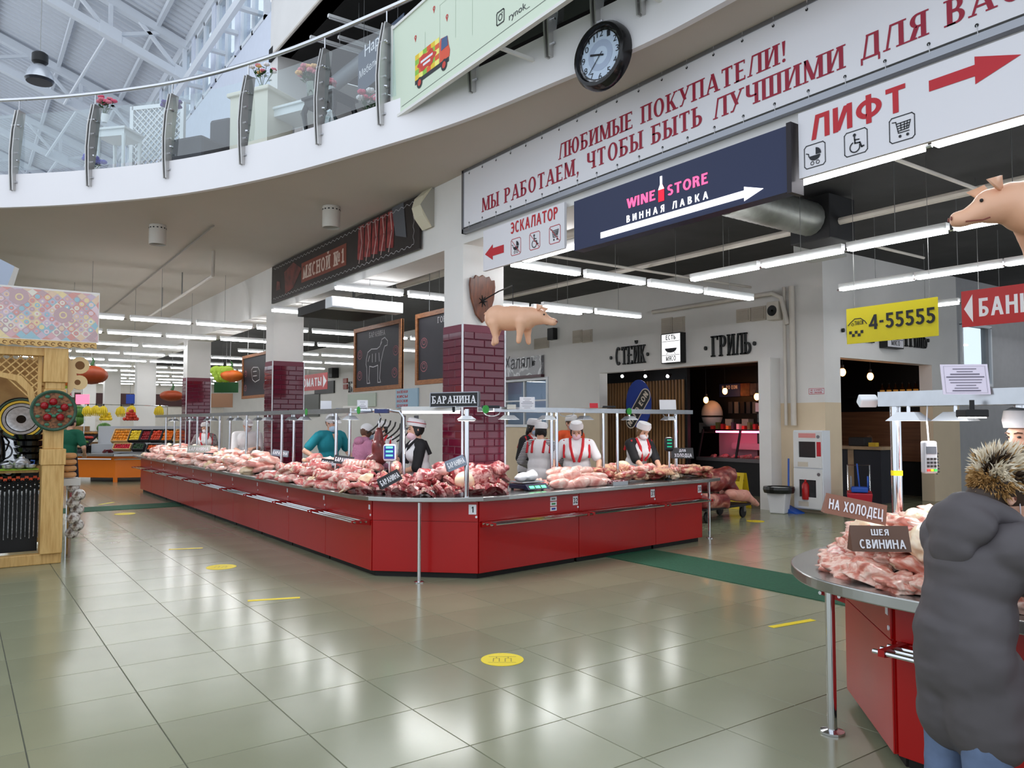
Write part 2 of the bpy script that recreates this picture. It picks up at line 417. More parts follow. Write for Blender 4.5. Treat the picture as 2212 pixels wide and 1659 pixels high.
# floor tiles: 0.6 m porcelain, the largest in view one by one, the rest joined
tm = MB(); a, b = .2985, .2962
tm.add([(-a,-a,-.006),(a,-a,-.006),(a,a,-.006),(-a,a,-.006),(-b,-b,0),(b,-b,0),(b,b,0),(-b,b,0)],
       [(4,5,6,7),(0,1,5,4),(1,2,6,5),(2,3,7,6),(3,0,4,7)])
tile_me = tm.mesh('floor_tile', TILE)
cand = []; rest = MB()
for i in range(-10, 40):
    for j in range(-6, 75):
        x, y = .33+.6*i+.3, 3.35+.6*(j-4)+.3
        if y < -1 or x < -6 or y > 46 or x > 18: continue
        q = V3(x, y, 0)-CP; dz = q.dot(FW)
        seen = False
        if dz > 1.2:
            sx, sy = 1106+F*q.dot(RT)/dz, 829.5-F*q.dot(UP)/dz
            seen = -150 < sx < 2360 and sy < 1790
        hid = (x > 4.0 and y > 7.4 and y < 20 and x < 12) or (x > 4.3 and y < 1.9) or (x < .9 and y > 10.4)
        cand.append((dz if seen and not hid else 1e3+dz, x, y))
cand.sort()
for k, (d, x, y) in enumerate(cand):
    if k < 300:
        o = bpy.data.objects.new('floor_tile', tile_me); link(o, flo); o.location = (x, y, 0)
    else:
        rest.add([v+V3(x, y, 0) for v in tm.v], [tuple(f) for f in tm.f])
rest.build('floor_tile_field', TILE, flo, kind='stuff')
GREEN = M('green_runner', (24, 84, 58), .75, var=.12, scale=30, bump=.2)
one(MB().box(6.38, 7.22, 2.0, 7.6, 0.001, .007), 'floor_runner', GREEN, 'dark green runner strip crossing the aisle at the right end of the red counter', 'runner')
one(MB().box(-1.5, 3.75, 15.95, 16.78, 0.001, .007), 'floor_runner', GREEN, 'dark green runner strip crossing the far left aisle beside the wooden kiosk', 'runner')
# ---- columns along X = 5, every 7 m
def column(y, tiled, label):
    x0, x1, y1 = 5.0, 5.6, y+.45
    t = thing('column', label, 'column', ((x0+x1)/2, (y+y1)/2, 0))
    b = MB().box(x0, x1, y, y1, 0, 3.781)
    b.build('shaft', WHITE, t)
    if not tiled: return t
    H = 2.8; rh = .0935; n = int(H/rh)
    MB().box(x0-.008, x1+.008, y-.008, y1+.008, 0, H-.002).build('grout_bed', BGROUT, t)
    def bricks(face, L):
        meshes = {}
        for r in range(n):
            off = 0 if r % 2 else -.15
            u = off
            while u < L-.01:
                a0, a1 = max(u, 0)+.003, min(u+.3, L)-.003
                u += .3
                if a1-a0 < .02: continue
                key = (face, round(a1-a0, 3))
                if key not in meshes:
                    hw, hh = (a1-a0)/2, rh/2-.003; bv = min(.006, hw*.5)
                    pts = [(-hw, -hh, 0), (hw, -hh, 0), (hw, hh, 0), (-hw, hh, 0), (-hw+bv, -hh+bv, .012), (hw-bv, -hh+bv, .012), (hw-bv, hh-bv, .012), (-hw+bv, hh-bv, .012)]
                    ex, nn = {'-y': (V3(1,0,0), V3(0,-1,0)), '-x': (V3(0,-1,0), V3(-1,0,0)), '+x': (V3(0,1,0), V3(1,0,0))}[face]
                    mb = MB(); mb.add([ex*p[0]+V3(0,0,p[1])+nn*p[2] for p in pts], [(4,5,6,7),(0,1,5,4),(1,2,6,5),(2,3,7,6),(3,0,4,7)])
                    meshes[key] = mb.mesh('brick', BRICK)
                m = (a0+a1)/2
                p = {'-y': V3(x0+m, y-.008, 0), '-x': V3(x0-.008, y1-m, 0), '+x': V3(x1+.008, y+m, 0)}[face]
                p.z = (r+.5)*rh
                o = bpy.data.objects.new('brick', meshes[key]); link(o, t); o.location = p-t.location
    bricks('-y', .6); bricks('-x', .45); bricks('+x', .45)
    MB().box(x0-.022, x0-.004, y-.022, y-.004, 0, H).build('corner_trim', WMET, t)
    MB().box(x1+.004, x1+.022, y-.022, y-.004, 0, H).build('corner_trim', WMET, t)
    return t
column(8.05, True, 'white column with burgundy brick tiles nearest, rising behind the counter corner')
column(15.0, True, 'white column with burgundy brick tiles below the left end of the dark meat banner')
column(21.9, True, 'white column with burgundy brick tiles farthest back, beside the fruit stall')
column(28.9, False, 'plain white column behind the fruit stall, nearest of the untiled ones')
column(35.9, False, 'plain white column behind the fruit stall with banana bunches in front')
column(42.9, False, 'plain white column farthest away at the end of the hall')
# ---- beam, slab with curved edge
BEAM = MB().box(5.0, 5.6, -5, 46, 3.78, 4.66)
struct(BEAM, 'trim_1', WHITE)
edge = [(-9, 16.2), (-6.5, 16.0), (-4.2, 15.6), (-2.2, 14.95), (-.8, 14.1), (.44, 13.14), (1.48, 12.12), (2.42, 10.9), (3.17, 9.46), (3.715, 7.957), (4.11, 6.631), (4.32, 5.392), (4.47, 4.386), (4.49, 3.6), (4.47, 2.6), (4.38, 1.2), (4.2, -.6), (3.9, -2.5), (3.5, -4.5)]
def catmull(p, n=6):
    out = []
    for i in range(len(p)-1):
        q = [Vector((*p[max(0, min(len(p)-1, i+k))], 0)) for k in (-1, 0, 1, 2)]
        for s_ in range(n):
            t = s_/n
            out.append(.5*((2*q[1])+(-q[0]+q[2])*t+(2*q[0]-5*q[1]+4*q[2]-q[3])*t*t+(-q[0]+3*q[1]-3*q[2]+q[3])*t**3))
    out.append(Vector((*p[-1], 0)))
    return out
EC = catmull(edge)
G0 = (V3(0,0,0), V3(1,0,0), V3(0,1,0), V3(0,0,1))
slab = [(p.x, p.y) for p in EC]+[(5.02, -4.5), (5.02, 46), (1.0, 46), (1.0, 21.1), (.96, 18.2), (.6, 17.3), (-3, 18.6), (-9, 19)]
struct(MB().poly(slab, G0, 4.65, 5.08), 'ceiling', SOFF)
fm = MB(); k = len(EC)
fm.add([(p.x, p.y, z) for z in (4.63, 5.1) for p in EC], [(i, i+1, k+i+1, k+i) for i in range(k-1)])
q = [(EC[i]+(EC[min(i+1, k-1)]-EC[max(i-1, 0)]).normalized().cross(V3(0,0,1))*.06) for i in range(k)]
fm.add([(p.x, p.y, z) for z in (4.63, 5.1) for p in q], [(i, k+i, k+i+1, i+1) for i in range(k-1)])
fm.f += [[i, 2*k+i, 2*k+i+1, i+1] for i in range(k-1)]+[[k+i, k+i+1, 3*k+i+1, 3*k+i] for i in range(k-1)]; fm.mi += [0]*(2*k-2)
struct(fm, 'trim_2', FASC)
# ---- right hall: dark ceiling, walls
struct(MB().box(5.55, 13, -5, 46, 4.72, 5.08), 'ceiling_right', DARKC)
w = MB(); OY0, OY1, OZ = 9.22, 13.96, 2.78
WX = 12.5
WY0, WY1, WZ0, WZ1 = 16.0, 18.1, 1.55, 2.72    # pale blue window
def wallX(mb, y0, y1, z0, z1, x0=WX, x1=WX+.25):
    for zz0, zz1, m in ((z0, min(z1, 1.96), 1), (max(z0, 1.96), z1, 0)):
        if zz1-zz0 > .01: mb.m = m; mb.box(x0, x1, y0, y1, zz0, zz1)
wallX(w, 8.04, OY0, 0, 4.75); wallX(w, OY1, WY0, 0, 4.75); wallX(w, OY0, OY1, OZ, 4.75)
wallX(w, WY0, WY1, 0, WZ0); wallX(w, WY0, WY1, WZ1, 4.75); wallX(w, WY1, 19.2, 0, 4.75); w.m = 0; w.box(WX, WX+.25, 19.2, 46, 0, 4.75)
struct(w, 'wall_right', [WHITE, CREAM])
PX0, PX1 = 13.0, 16.28
w = MB()
def wallY(mb, x0, x1, z0, z1, y0=8.04, y1=8.3):
    for zz0, zz1, m in ((z0, min(z1, 1.96), 1), (max(z0, 1.96), z1, 0)):
        if zz1-zz0 > .01: mb.m = m; mb.box(x0, x1, y0, y1, zz0, zz1)
wallY(w, WX+.25, PX0, 0, 4.75); wallY(w, PX0, PX1, OZ, 4.75); wallY(w, PX1, 17.4, 0, 4.75)
struct(w, 'wall_front', [WHITE, CREAM])
# entrance vestibule beyond: grey panels, one bright daylight window
VG = M('grey_panel', (176, 176, 178), .5, var=.04)
a, b = pY(2075, 700, 8.04), pY(2138, 830, 8.04)
w = MB().box(17.4, a.x, 8.04, 8.2, 0, 4.75); w.box(b.x, 24, 8.04, 8.2, 0, 4.75); w.box(a.x, b.x, 8.04, 8.2, a.z, 4.75); w.box(a.x, b.x, 8.04, 8.2, 0, b.z)
struct(w, 'wall_entrance', VG)
GLASS = glass_mat('glass', (236, 246, 246), .1)
PANE = glass_mat('window_pane', (244, 249, 252), .02)
wf = struct(MB().box(a.x-.06, b.x+.06, 7.99, 8.04, a.z-.02, a.z+.04).box(a.x-.06, b.x+.06, 7.99, 8.04, b.z-.06, b.z).box(a.x-.06, a.x, 7.99, 8.04, b.z, a.z).box(b.x, b.x+.06, 7.99, 8.04, b.z, a.z), 'window_1', WMET)
MB().box(a.x, b.x, 8.1, 8.11, b.z, a.z).build('pane', PANE, wf)
struct(MB().box(23.9, 24.1, -5, 8.04, 0, 4.75), 'wall_side', WHITE)
struct(MB().box(13, 24.2, -5, 8.1, 4.72, 5.08), 'ceiling_entrance', DARKC)
# pale blue window in the right wall with a lit room behind
BLUEW = M('pale_blue_wall', (176, 196, 226), .6)
struct(MB().box(15.5, 15.6, 15.6, 27, 0, 3.2), 'wall_back_room', BLUEW); struct(MB().box(12.75, 15.6, 15.52, 27, 3.2, 3.3), 'ceiling_back_room', WHITE)
wf = struct(MB().box(WX-.03, WX+.02, WY0-.07, WY1+.07, WZ1, WZ1+.07).box(WX-.03, WX+.02, WY0-.07, WY1+.07, WZ0-.07, WZ0).box(WX-.03, WX+.02, WY0-.07, WY0, WZ0, WZ1).box(WX-.03, WX+.02, WY1, WY1+.07, WZ0, WZ1), 'window_2', WMET)
MB().box(WX+.08, WX+.09, WY0, WY1, WZ0, WZ1).build('pane', PANE, wf)
MB().box(WX+.05, WX+.12, 17.05, 17.1, WZ0, WZ1).build('mullion', WMET, wf)
MB().box(WX+.05, WX+.12, WY0, WY1, WZ0+.62, WZ0+.66).build('mullion', WMET, wf)
# far end wall and left wall
struct(MB().box(-6, 13, 46, 46.2, 0, 4.75), 'wall_back', M('far_wall', (222, 216, 206), .7, var=.05))
struct(MB().box(-6, 13, 45.9, 46, 2.5, 3.15), 'trim_3', M('dark_band', (70, 40, 40), .6))
struct(MB().box(-6.2, -6, 19, 46.2, 0, 5), 'wall_left', WHITE)
# ---- upper floor
MZ = 5.1
struct(MB().box(4.9, 5.25, -5, 15.0, 8.85, 13), 'wall_bulkhead', WHITE)
struct(MB().box(4.95, 13, -5, 15.4, 8.85, 9.1), 'ceiling_upper', M('upper_ceiling', (34, 33, 33), .85, var=.2, scale=3))
struct(MB().box(12.6, 12.8, -5, 15.4, MZ, 8.85), 'wall_upper', CHAR)  # charcoal colour stands in for the unlit depth of the upper shop
struct(MB().box(5.0, 13, -5, 46, 5.08, 5.1), 'floor_upper', M('upper_floor', (120, 104, 88), .5, var=.1))
struct(MB().box(5.55, 13, 15.42, 15.6, MZ, 8.85), 'wall_upper_end', WHITE)
struct(MB().box(5.0, 5.6, 15.0, 15.45, MZ, 13), 'trim_4', WHITE)
UW = M('upper_wall', (222, 228, 242), .7, var=.02)
uw = struct(MB().box(5.0, 5.2, 15.45, 46, MZ, 9.95), 'wall_upper_side', UW)
struct(MB().box(4.9, 5.25, 15.45, 46, 11.95, 12.25), 'trim_5', WMET)
struct(MB().box(-6, 5.2, 45.8, 46, MZ, 16.5), 'wall_gable', M('gable_wall', (214, 222, 236), .7))
y = 15.8; wi = 3
while y < 40:
    wf = MB()
    for a0, a1, z0, z1 in ((y, y+.09, 9.95, 11.95), (y+1.62, y+1.71, 9.95, 11.95), (y, y+1.71, 9.95, 10.03), (y, y+1.71, 11.87, 11.95), (y+.81, y+.89, 9.95, 11.95)):
        wf.box(4.98, 5.1, a0, a1, z0, z1)
    o = struct(wf, 'window_%d' % wi, WMET); wi += 1
    MB().box(5.03, 5.04, y+.09, y+.81, 10.03, 11.87).build('pane', PANE, o)
    MB().box(5.03, 5.04, y+.89, y+1.62, 10.03, 11.87).build('pane', PANE, o)
    struct(MB().box(4.95, 5.2, y+1.71, y+2.05, 9.95, 11.95), 'trim_%d' % (wi+3), UW)
    y += 2.05
# corrugated roof
SL = .366
def roofz(x): return 12.2+(5-x)*SL
rm = MB(); ys = []; y = 16.0
while y < 46: ys += [(y, 0), (y+.1, 0), (y+.14, .07), (y+.24, .07)]; y += .28
vs_ = [(x, yy, roofz(x)+dz) for x in (5.3, -9) for yy, dz in ys]; k = len(ys)
rm.add(vs_, [(i, i+1, k+i+1, k+i) for i in range(k-1)])
struct(rm, 'roof', M('corrugated_roof', (226, 230, 238), .32, metal=.25))
for i, x in enumerate((4.2, 2.4, .6, -1.2, -3, -5)):
    struct(MB().bar((x, 16, roofz(x)-.1), (x, 46, roofz(x)-.1), .1, .16), 'trim_%d' % (30+i), WMET)
def truss(y, label):
    t = thing('roof_truss', label, 'truss', (5, y, 11.07), group=None)
    bz = lambda x: 11.07+(5-x)*SL; tz = lambda x: roofz(x)-.22
    MB().bar((5, y, bz(5)), (-8, y, bz(-8)), .2, .2).build('bottom_chord', WMET, t)
    MB().bar((5, y, tz(5)), (-8, y, tz(-8)), .22, .22).build('top_chord', WMET, t)
    for x in (4.9, 3.05, .4, -2.2, -4.8):
        MB().obox((x, y, bz(x)+.05), (.26, 0, -.26*SL), (0, .12, 0), (0, 0, .16)).build('gusset', WMET, t)
        MB().bar((x, y, bz(x)), (x, y, tz(x)), .1, .1).build('web', WMET, t)
        MB().bar((x, y, bz(x)), (x-1.25, y, tz(x-1.25)), .09, .09).build('web', WMET, t)
        if x < 4.5: MB().bar((x, y, bz(x)), (x+1.3, y, tz(x+1.3)), .09, .09).build('web', WMET, t)
    MB().cyl((3.0, y, bz(3)), (2.6, y+6, bz(2.6)-.1), .05, n=8).build('brace', WMET, t)
    return t
truss(22.5, 'white steel roof truss nearest the clerestory ladder tray')
truss(28.5, 'white steel roof truss second from the front under the corrugated roof')
truss(34.5, 'white steel roof truss third from the front above the lattice furniture')
truss(40.5, 'white steel roof truss farthest back under the corrugated roof')
# ladder-like cable tray under the clerestory
z = 10.35
a0 = pz(495, 35, z); b0 = pz(558, 58, z)
t = thing('cable_tray', 'white ladder-shaped cable tray running level below the clerestory windows', 'tray', (a0.x, a0.y, z))
xa, xb = a0.x, b0.x
for x in (xa, xb): MB().box(x-.05, x+.05, 12.5, 34, z-.1, z+.1).build('rail', WMET, t)
y = 13.0
while y < 34: MB().box(xa, xb, y-.06, y+.06, z-.04, z+.04).build('rung', WMET, t); y += 1.15
# high bay lamp
def highbay(p, label):
    t = thing('pendant_lamp', label, 'lamp', p)
    MB().lathe([(.1, .62), (.15, .58), (.15, .42), (.09, .36)], n=14).build('ballast', BLACK, t, w=0, smooth=True)
    MB().lathe([(.1, .36), (.16, .32), (.23, .2), (.27, .05), (.26, .05), (.2, .2), (.13, .3), (.02, .33)], n=24, cap=False).build('reflector', M('ribbed_reflector', (206, 210, 216), .25, metal=.7), t, w=0, smooth=True)
    MB().lathe([(.27, .05), (.24, .0), (.02, .0)], n=24).build('lens', M('dark_glass', (30, 34, 44), .1), t, w=0, smooth=True)
    MB().cyl((0, 0, .6), (0, 0, roofz(p[0])-p[2]), .008, n=6).build('cable', GALV, t, w=0)
p = CP+ray(85, 178)*16; highbay((p.x, p.y, p.z), 'black and silver high bay lamp hanging from the corrugated roof')
# ================================================================ fluorescent lamps
TUBE = M('lamp_tube', (255, 255, 255), .5, emit=LAMP, erg=(250, 252, 255))
HOUS = M('lamp_housing', (225, 226, 226), .45)
def lamp_mesh(L):
    mb = MB(); mb.box(-L/2, L/2, -.035, .035, .03, .09); mb.m = 1; mb.box(-L/2+.02, L/2-.02, -.042, .042, 0, .026)
    return mb
lm_small = lamp_mesh(1.12).mesh('ceiling_lamp', [HOUS, TUBE])
h_me = MB().box(-.56, .56, -.04, .04, .035, .1).mesh('housing', HOUS)
t_mb = MB(); t_mb.box(-.54, .54, -.048, .048, 0, .03); t_me = t_mb.mesh('tube', TUBE)
c_me = MB().cyl((.56, 0, .015), (.6, 0, .015), .014, n=8).mesh('end_cap', CHROME)
r_me = MB().cyl((0, 0, .1), (0, 0, 1.12), .004, n=5).mesh('hanger', GALV)
def lamp(x, y, rz, parts, label, group, z=3.58):
    if not parts:
        o = bpy.data.objects.new('ceiling_lamp', lm_small); col.objects.link(o); o.location = (x, y, z); o.rotation_euler = (0, 0, rz)
        return tag(o, label, 'lamp', group)
    t = thing('ceiling_lamp', label, 'lamp', (x, y, z), rz, group)
    for nm, me in (('housing', h_me), ('tube', t_me), ('end_cap', c_me), ('hanger', r_me)): link(bpy.data.objects.new(nm, me), t)
    return t
NTH = ['first', 'second', 'third', 'fourth', 'fifth', 'sixth', 'seventh', 'eighth', 'ninth', 'tenth', 'eleventh', 'twelfth']
lamp(19.4, 6.6, 0, 1, 'added fluorescent lamp brightening the entrance by the window wall', None); lamp(20.7, 6.6, 0, 1, 'added fluorescent lamp brightening the far end of the entrance', None)  # both out of view, added to brighten the dark entrance
lamp(14.2, 18.2, pi/2, 0, 'unseen lamp added to light the pale blue room behind the wall window', None, 3.05); lamp(14.2, 20.4, pi/2, 0, 'second unseen lamp added to light the pale blue back room', None, 3.05)  # unseen pair added so the room behind the window looks lit
for i in range(4): lamp(6.25+1.22*i, 8.0, 0, 1, '%s fluorescent lamp of the cross row starting at the nearest burgundy column' % NTH[i], 'lamps of the nearest cross row')
for i in range(4): lamp(5.1+1.22*i, 10.9, 0, 1, '%s fluorescent lamp from the left above the hanging chalkboards' % NTH[i], 'lamps of the second cross row')
for i in range(2): lamp(8.75+1.22*i, 10.6, 0, 1, '%s of two fluorescent lamps seen right behind the small pig' % ['left', 'right'][i], 'lamps behind the small pig')
for i in range(5): lamp(8.37, 6.85-1.18*i, pi/2, 1, '%s fluorescent lamp from the back in the row above the taxi sign' % NTH[i], 'lamps of the row above the taxi sign')
for i in range(4): lamp(10.8, 6.1-1.14*i, pi/2, 1, '%s fluorescent lamp from the back in the row nearest the shop corner' % NTH[i], 'lamps of the row nearest the shop corner')
for i in range(3): lamp(13.6, 6.8-1.18*i, pi/2, 1, '%s fluorescent lamp from the back by the entrance, beside the red sign' % NTH[i], 'lamps by the entrance')
for i, yy in enumerate((7.15, 3.37, 2.2)): lamp(5.68, yy, pi/2, 1, ['fluorescent lamp under the escalator panel', 'fluorescent lamp under the left half of the lift panel', 'fluorescent lamp under the right end of the lift panel'][i], None)
row = 0
y = 13.75
while y < 45:
    xs0 = 4.55 if row == 0 else 1.5
    xs1 = 6.0 if row == 0 else 11.8
    x = xs0+.55; nl = 0
    while x < xs1:
        if not (4.6 < x < 6.0 and abs((y-8.05) % 7) < .9):
            nl += 1; lamp(x, y, 0, row < 3, '%s lamp from the left in the %s cross row back from the meat banner' % (NTH[nl-1], NTH[row]),
                 'lamps of far cross row %s' % 'abcdefghijkl'[row])
        x += 1.22
    y += 2.78; row += 1
# emergency: pipes and conduits under the ceilings
PIPE = M('painted_pipe', (214, 206, 196), .5, var=.04)
one(MB().tube([(7.2, 14, 4.35), (7.2, -3, 4.35)], .085, 10), 'ceiling_pipe', PIPE, 'thick white pipe running under the dark ceiling of the right hall', 'pipe', smooth=True)
one(MB().tube([(9.6, 14, 4.3), (9.6, -3, 4.3)], .05, 8), 'ceiling_pipe', PIPE, 'thinner white pipe under the dark ceiling nearer the steak shop', 'pipe', smooth=True)
for i, yy in enumerate((4.0, 6.2, 9.5)):
    one(MB().tube([(5.7, yy, 4.2), (12.4, yy, 4.2)], .022, 6), 'ceiling_conduit', PIPE, 'thin white conduit crossing under the dark ceiling, %s' % ['nearest the lift panel', 'above the wine sign', 'above the small pig'][i], 'conduit')
DUCT = M('spiral_duct', (150, 152, 146), .4, metal=.6, var=.1, scale=10)
one(MB().lathe([(.22, 0)]+[(.22+.012*(i % 2), .06*i) for i in range(1, 30)], c=(7.6, 6.15, 4.35), axis=(1, .02, 0), n=18), 'spiral_duct', DUCT, 'grey spiral air duct behind the wine store sign', 'duct', smooth=True)
one(MB().box(9.36, 9.96, 5.9, 6.5, 4.05, 4.65), 'air_box', CHAR, 'dark box at the end of the spiral duct', 'duct', bev=.01)
one(MB().box(10.2, 10.9, 6.6, 7.2, 4.1, 4.14).box(10.3, 10.8, 6.7, 7.1, 4.14, 4.7), 'air_vent', M('vent_white', (190, 190, 186), .5), 'white square ceiling diffuser above the lamps in the right hall', 'vent')
# conduit and hangers under the white soffit
t = thing('conduit', 'white hanging conduit with thin hangers under the white soffit', 'conduit', (3.6, 12, 4.2))
q = [pz(460, 595, 4.2), pz(322, 684, 4.2)]
MB().tube([(q[0].x, q[0].y, 4.64), q[0], q[1]], .03, 8).build('pipe', PIPE, t, smooth=True)
for px, py in ((393, 636), (350, 664)): p = pz(px, py, 4.2); MB().cyl(p, (p.x, p.y, 4.66), .012, n=6).build('hanger', GALV, t)
p0, p1 = pz(462, 488, 4.625), pz(225, 678, 4.625)
one(MB().tube([p0, p1], .012, 6), 'cable', M('grey_cable', (150, 142, 134), .6), 'thin grey cable fixed along the white soffit', 'cable')
def spot(px, py, label):
    p = pz(px, py, 4.65); t = thing('ceiling_spotlight', label, 'lamp', (p.x, p.y, 4.35))
    MB().lathe([(.12, 0), (.125, .02), (.125, .3), (.13, .3)], n=24, cap=False).build('can', M('lamp_can', (214, 208, 200), .5), t, w=0, smooth=True)
    MB().lathe([(.12, .03), (.0, .03)], n=24, cap=False).build('lens', M('frosted_lens', (150, 148, 140), .3), t, w=0)
    v = MB()
    for i in range(14): a_ = 2*pi*i/14; v.obox((.126*cos(a_), .126*sin(a_), .25), (.012*-sin(a_), .012*cos(a_), 0), (.002*cos(a_), .002*sin(a_), 0), (0, 0, .008))
    v.build('vent_hole', BLACK, t, w=0)
spot(341, 487, 'white cylindrical ceiling spotlight, left of the two under the balcony'); spot(716, 447, 'white cylindrical ceiling spotlight near the dark meat banner')
# ================================================================ signs on the beam plane X = 5
PAPER = M('sign_white', (234, 232, 238), .45); RED = M('sign_red', (158, 26, 54), .5); RED2 = M('sign_bright_red', (196, 36, 48), .5)
INK = M('sign_ink', (26, 28, 36), .5); ALU = M('aluminium', (150, 152, 158), .35, metal=1)
def X5(px, py, x=4.94): p = pX(px, py, x); return (-p.y, p.z)     # (u, v) on the plane, u = -Y
FR = (V3(4.94, 0, 0), V3(0, -1, 0), V3(0, 0, 1), V3(-1, 0, 0))
def panel(name, label, cat, u0, u1, v0, v1, mat, x=4.94, th=.03):
    t = thing(name, label, cat, (x+th, -(u0+u1)/2, v0))
    MB().box(x, x+th, -u1, -u0, v0, v1).build('panel', mat, t)
    return t
u0 = X5(1002, 497)[0]; v0, v1 = 3.95, 4.62
t = panel('banner', 'long white banner greeting shoppers in dark red serif capitals, in a steel frame', 'banner', u0, -.6, v0, v1, PAPER)
fb = MB()
for z_ in (v0-.07, v1-.005): fb.box(4.93, 4.99, .6, -u0+.03, z_, z_+.05)
fb.box(4.93, 4.99, -u0, -u0+.04, v0-.07, v1+.03); fb.build('frame', ALU, t)
gr = MB(); lc = MB()
u = u0+.12
while u < -.7:
    for zz, s_ in ((v1-.035, 1), (v0+.035, -1)):
        gr.poly(ell(u, zz, .012, n=10), FR, .003); lc.cyl((4.935, -u, zz), (4.93, -u-.01, zz+s_*.07), .0025, n=4)
    u += .285
gr.build('eyelet', BLACK, t); lc.build('lacing', M('clear_line', (210, 210, 215), .3), t)
lt = MB()
a = X5(1042, 455); b = X5(2212, -65)
lx = X5(1208, 338)[0]; rx = X5(1700, 130)[0]
words('ЛЮБИМЫЕ ПОКУПАТЕЛИ!', FR, lx, 4.272, .158, rx-lx, RED, t, T=.2, t=.085, sf=True)
lx = X5(1042, 455)[0]; rx2 = X5(2005, 60)[0]
w_ = lettering(MB(), 'МЫ РАБОТАЕМ, ЧТОБЫ БЫТЬ ЛУЧШИМИ ДЛЯ', FR, 0, 0, .21, None, T=.2, t=.09, sf=True)
kk = (rx2-lx)/w_
w2 = lettering(MB(), 'МЫ РАБОТАЕМ, ЧТОБЫ БЫТЬ ЛУЧШИМИ ДЛЯ ВАС', FR, 0, 0, .21, None, T=.2, t=.09, sf=True)
words('МЫ РАБОТАЕМ, ЧТОБЫ БЫТЬ ЛУЧШИМИ ДЛЯ ВАС', FR, lx, 4.048, .165, w2*kk, RED, t, T=.2, t=.085, sf=True)
# pictogram helper drawings, unit square
def pram(mb, fr, x, y, s, z=.004):
    P = lambda pts: mb.poly([(x+a_*s, y+b_*s) for a_, b_ in pts], fr, z)
    P(ell(.5, .5, .27, .22, 16, pi, 2*pi)); P([(.55, .53)]+ell(.55, .53, .26, .3, 10, 0, pi/2)+[(.55, .83)])
    for q_ in line2([(.22, .5), (.2, .62), (.1, .66)], .04): P(q_)
    for cx in (.38, .64): mb_ring(mb, fr, x+cx*s, y+.18*s, .09*s, .03*s, z)
def mb_ring(mb, fr, cx, cy, r, tt, z):
    for q_ in band(cx, cy, r, r, 0, 360, tt, tt, 18): mb.poly(q_, fr, z)
def wheel(mb, fr, x, y, s, z=.004):
    P = lambda pts: mb.poly([(x+a_*s, y+b_*s) for a_, b_ in pts], fr, z)
    P(ell(.45, .82, .07, n=12))
    for q_ in line2([(.45, .72), (.47, .48), (.68, .46), (.76, .26), (.84, .28)], .06): P(q_)
    for q_ in line2([(.46, .62), (.64, .6)], .05): P(q_)
    for q_ in band(x+.46*s, y+.32*s, .24*s, .24*s, 110, 380, .05*s, .05*s, 18): mb.poly(q_, fr, z)
def cart(mb, fr, x, y, s, z=.004):
    P = lambda pts: mb.poly([(x+a_*s, y+b_*s) for a_, b_ in pts], fr, z)
    for l_ in ([(.12, .82), (.26, .8), (.36, .34), (.78, .34)], [(.29, .72), (.84, .74), (.76, .44), (.34, .42)], [(.31, .62), (.81, .64)], [(.33, .52), (.79, .54)], [(.45, .72), (.47, .43)], [(.6, .73), (.6, .43)], [(.72, .73), (.69, .44)]):
        for q_ in line2(l_, .035): P(q_)
    for cx in (.42, .72): P(ell(cx, .2, .06, n=10))
def icon_box(mb, fr, x, y, s, w_, z=.0035):
    r = .1*s
    pts = [(x+r, y), (x+s-r, y), (x+s, y+r), (x+s, y+s-r), (x+s-r, y+s), (x+r, y+s), (x, y+s-r), (x, y+r), (x+r, y)]
    for q_ in line2(pts, w_): mb.poly(q_, fr, z)
# escalator panel
ua, ub = X5(1044, 505)[0], X5(1219, 440)[0]
t = panel('direction_sign', 'white panel with red arrow left and word for escalator over crossed-out pictograms', 'sign', ua, ub, 3.35, 3.82, PAPER)
m = MB(); W_ = ub-ua
lettering(m, 'ЭСКАЛАТОР', FR, ua+W_*.37, 3.675, .125, W_*.56, T=.2, t=.16)
m.build('lettering', RED2, t); m = MB(); y_ = 3.54; m.poly([(ua+.04, y_), (ua+.2, y_+.09), (ua+.2, y_+.045), (ua+.42, y_+.045), (ua+.42, y_-.045), (ua+.2, y_-.045), (ua+.2, y_-.09)], FR, .003)
m.build('arrow', RED2, t)
for i, fn in enumerate((pram, wheel, cart)):
    m = MB(); m2 = MB(); x_ = ua+.56+i*.34; fn(m, FR, x_, 3.43, .18); icon_box(m2, FR, x_, 3.43, .18, .006)
    for q_ in line2([(x_+.01, 3.6), (x_+.17, 3.44)], .006): m2.poly(q_, FR, .0042)
    m.build('pictogram', INK, t); m2.build('pictogram_frame', RED2, t)
# lift panel
ua, ub = X5(1724, 250)[0], -1.2
t = panel('direction_sign', 'white panel with word for lift, red arrow right and three pictograms', 'sign', ua, ub, 3.365, 3.845, PAPER)
m = MB(); m.v
l0, l1 = X5(1752, 300)[0], X5(1957, 230)[0]
lettering(m, 'ЛИФТ', FR, l0, 3.615, .175, l1-l0, T=.2, t=.18); m.build('lettering', RED2, t); m = MB()
q0 = X5(2008, 222); q1 = X5(2208, 162); yy = 3.715; mid = q0[0]+(q1[0]-q0[0])*.52
m.poly([(q0[0], yy-.035), (mid, yy-.035), (mid, yy-.085), (q1[0], yy), (mid, yy+.085), (mid, yy+.035), (q0[0], yy+.035)], FR, .003)
m.build('arrow', RED2, t)
for fn, px in ((pram, 1738), (wheel, 1825), (cart, 1923)):
    m = MB(); x_ = X5(px, 330)[0]; fn(m, FR, x_, 3.42, .165); icon_box(m, FR, x_, 3.42, .165, .006); m.build('pictogram', INK, t)
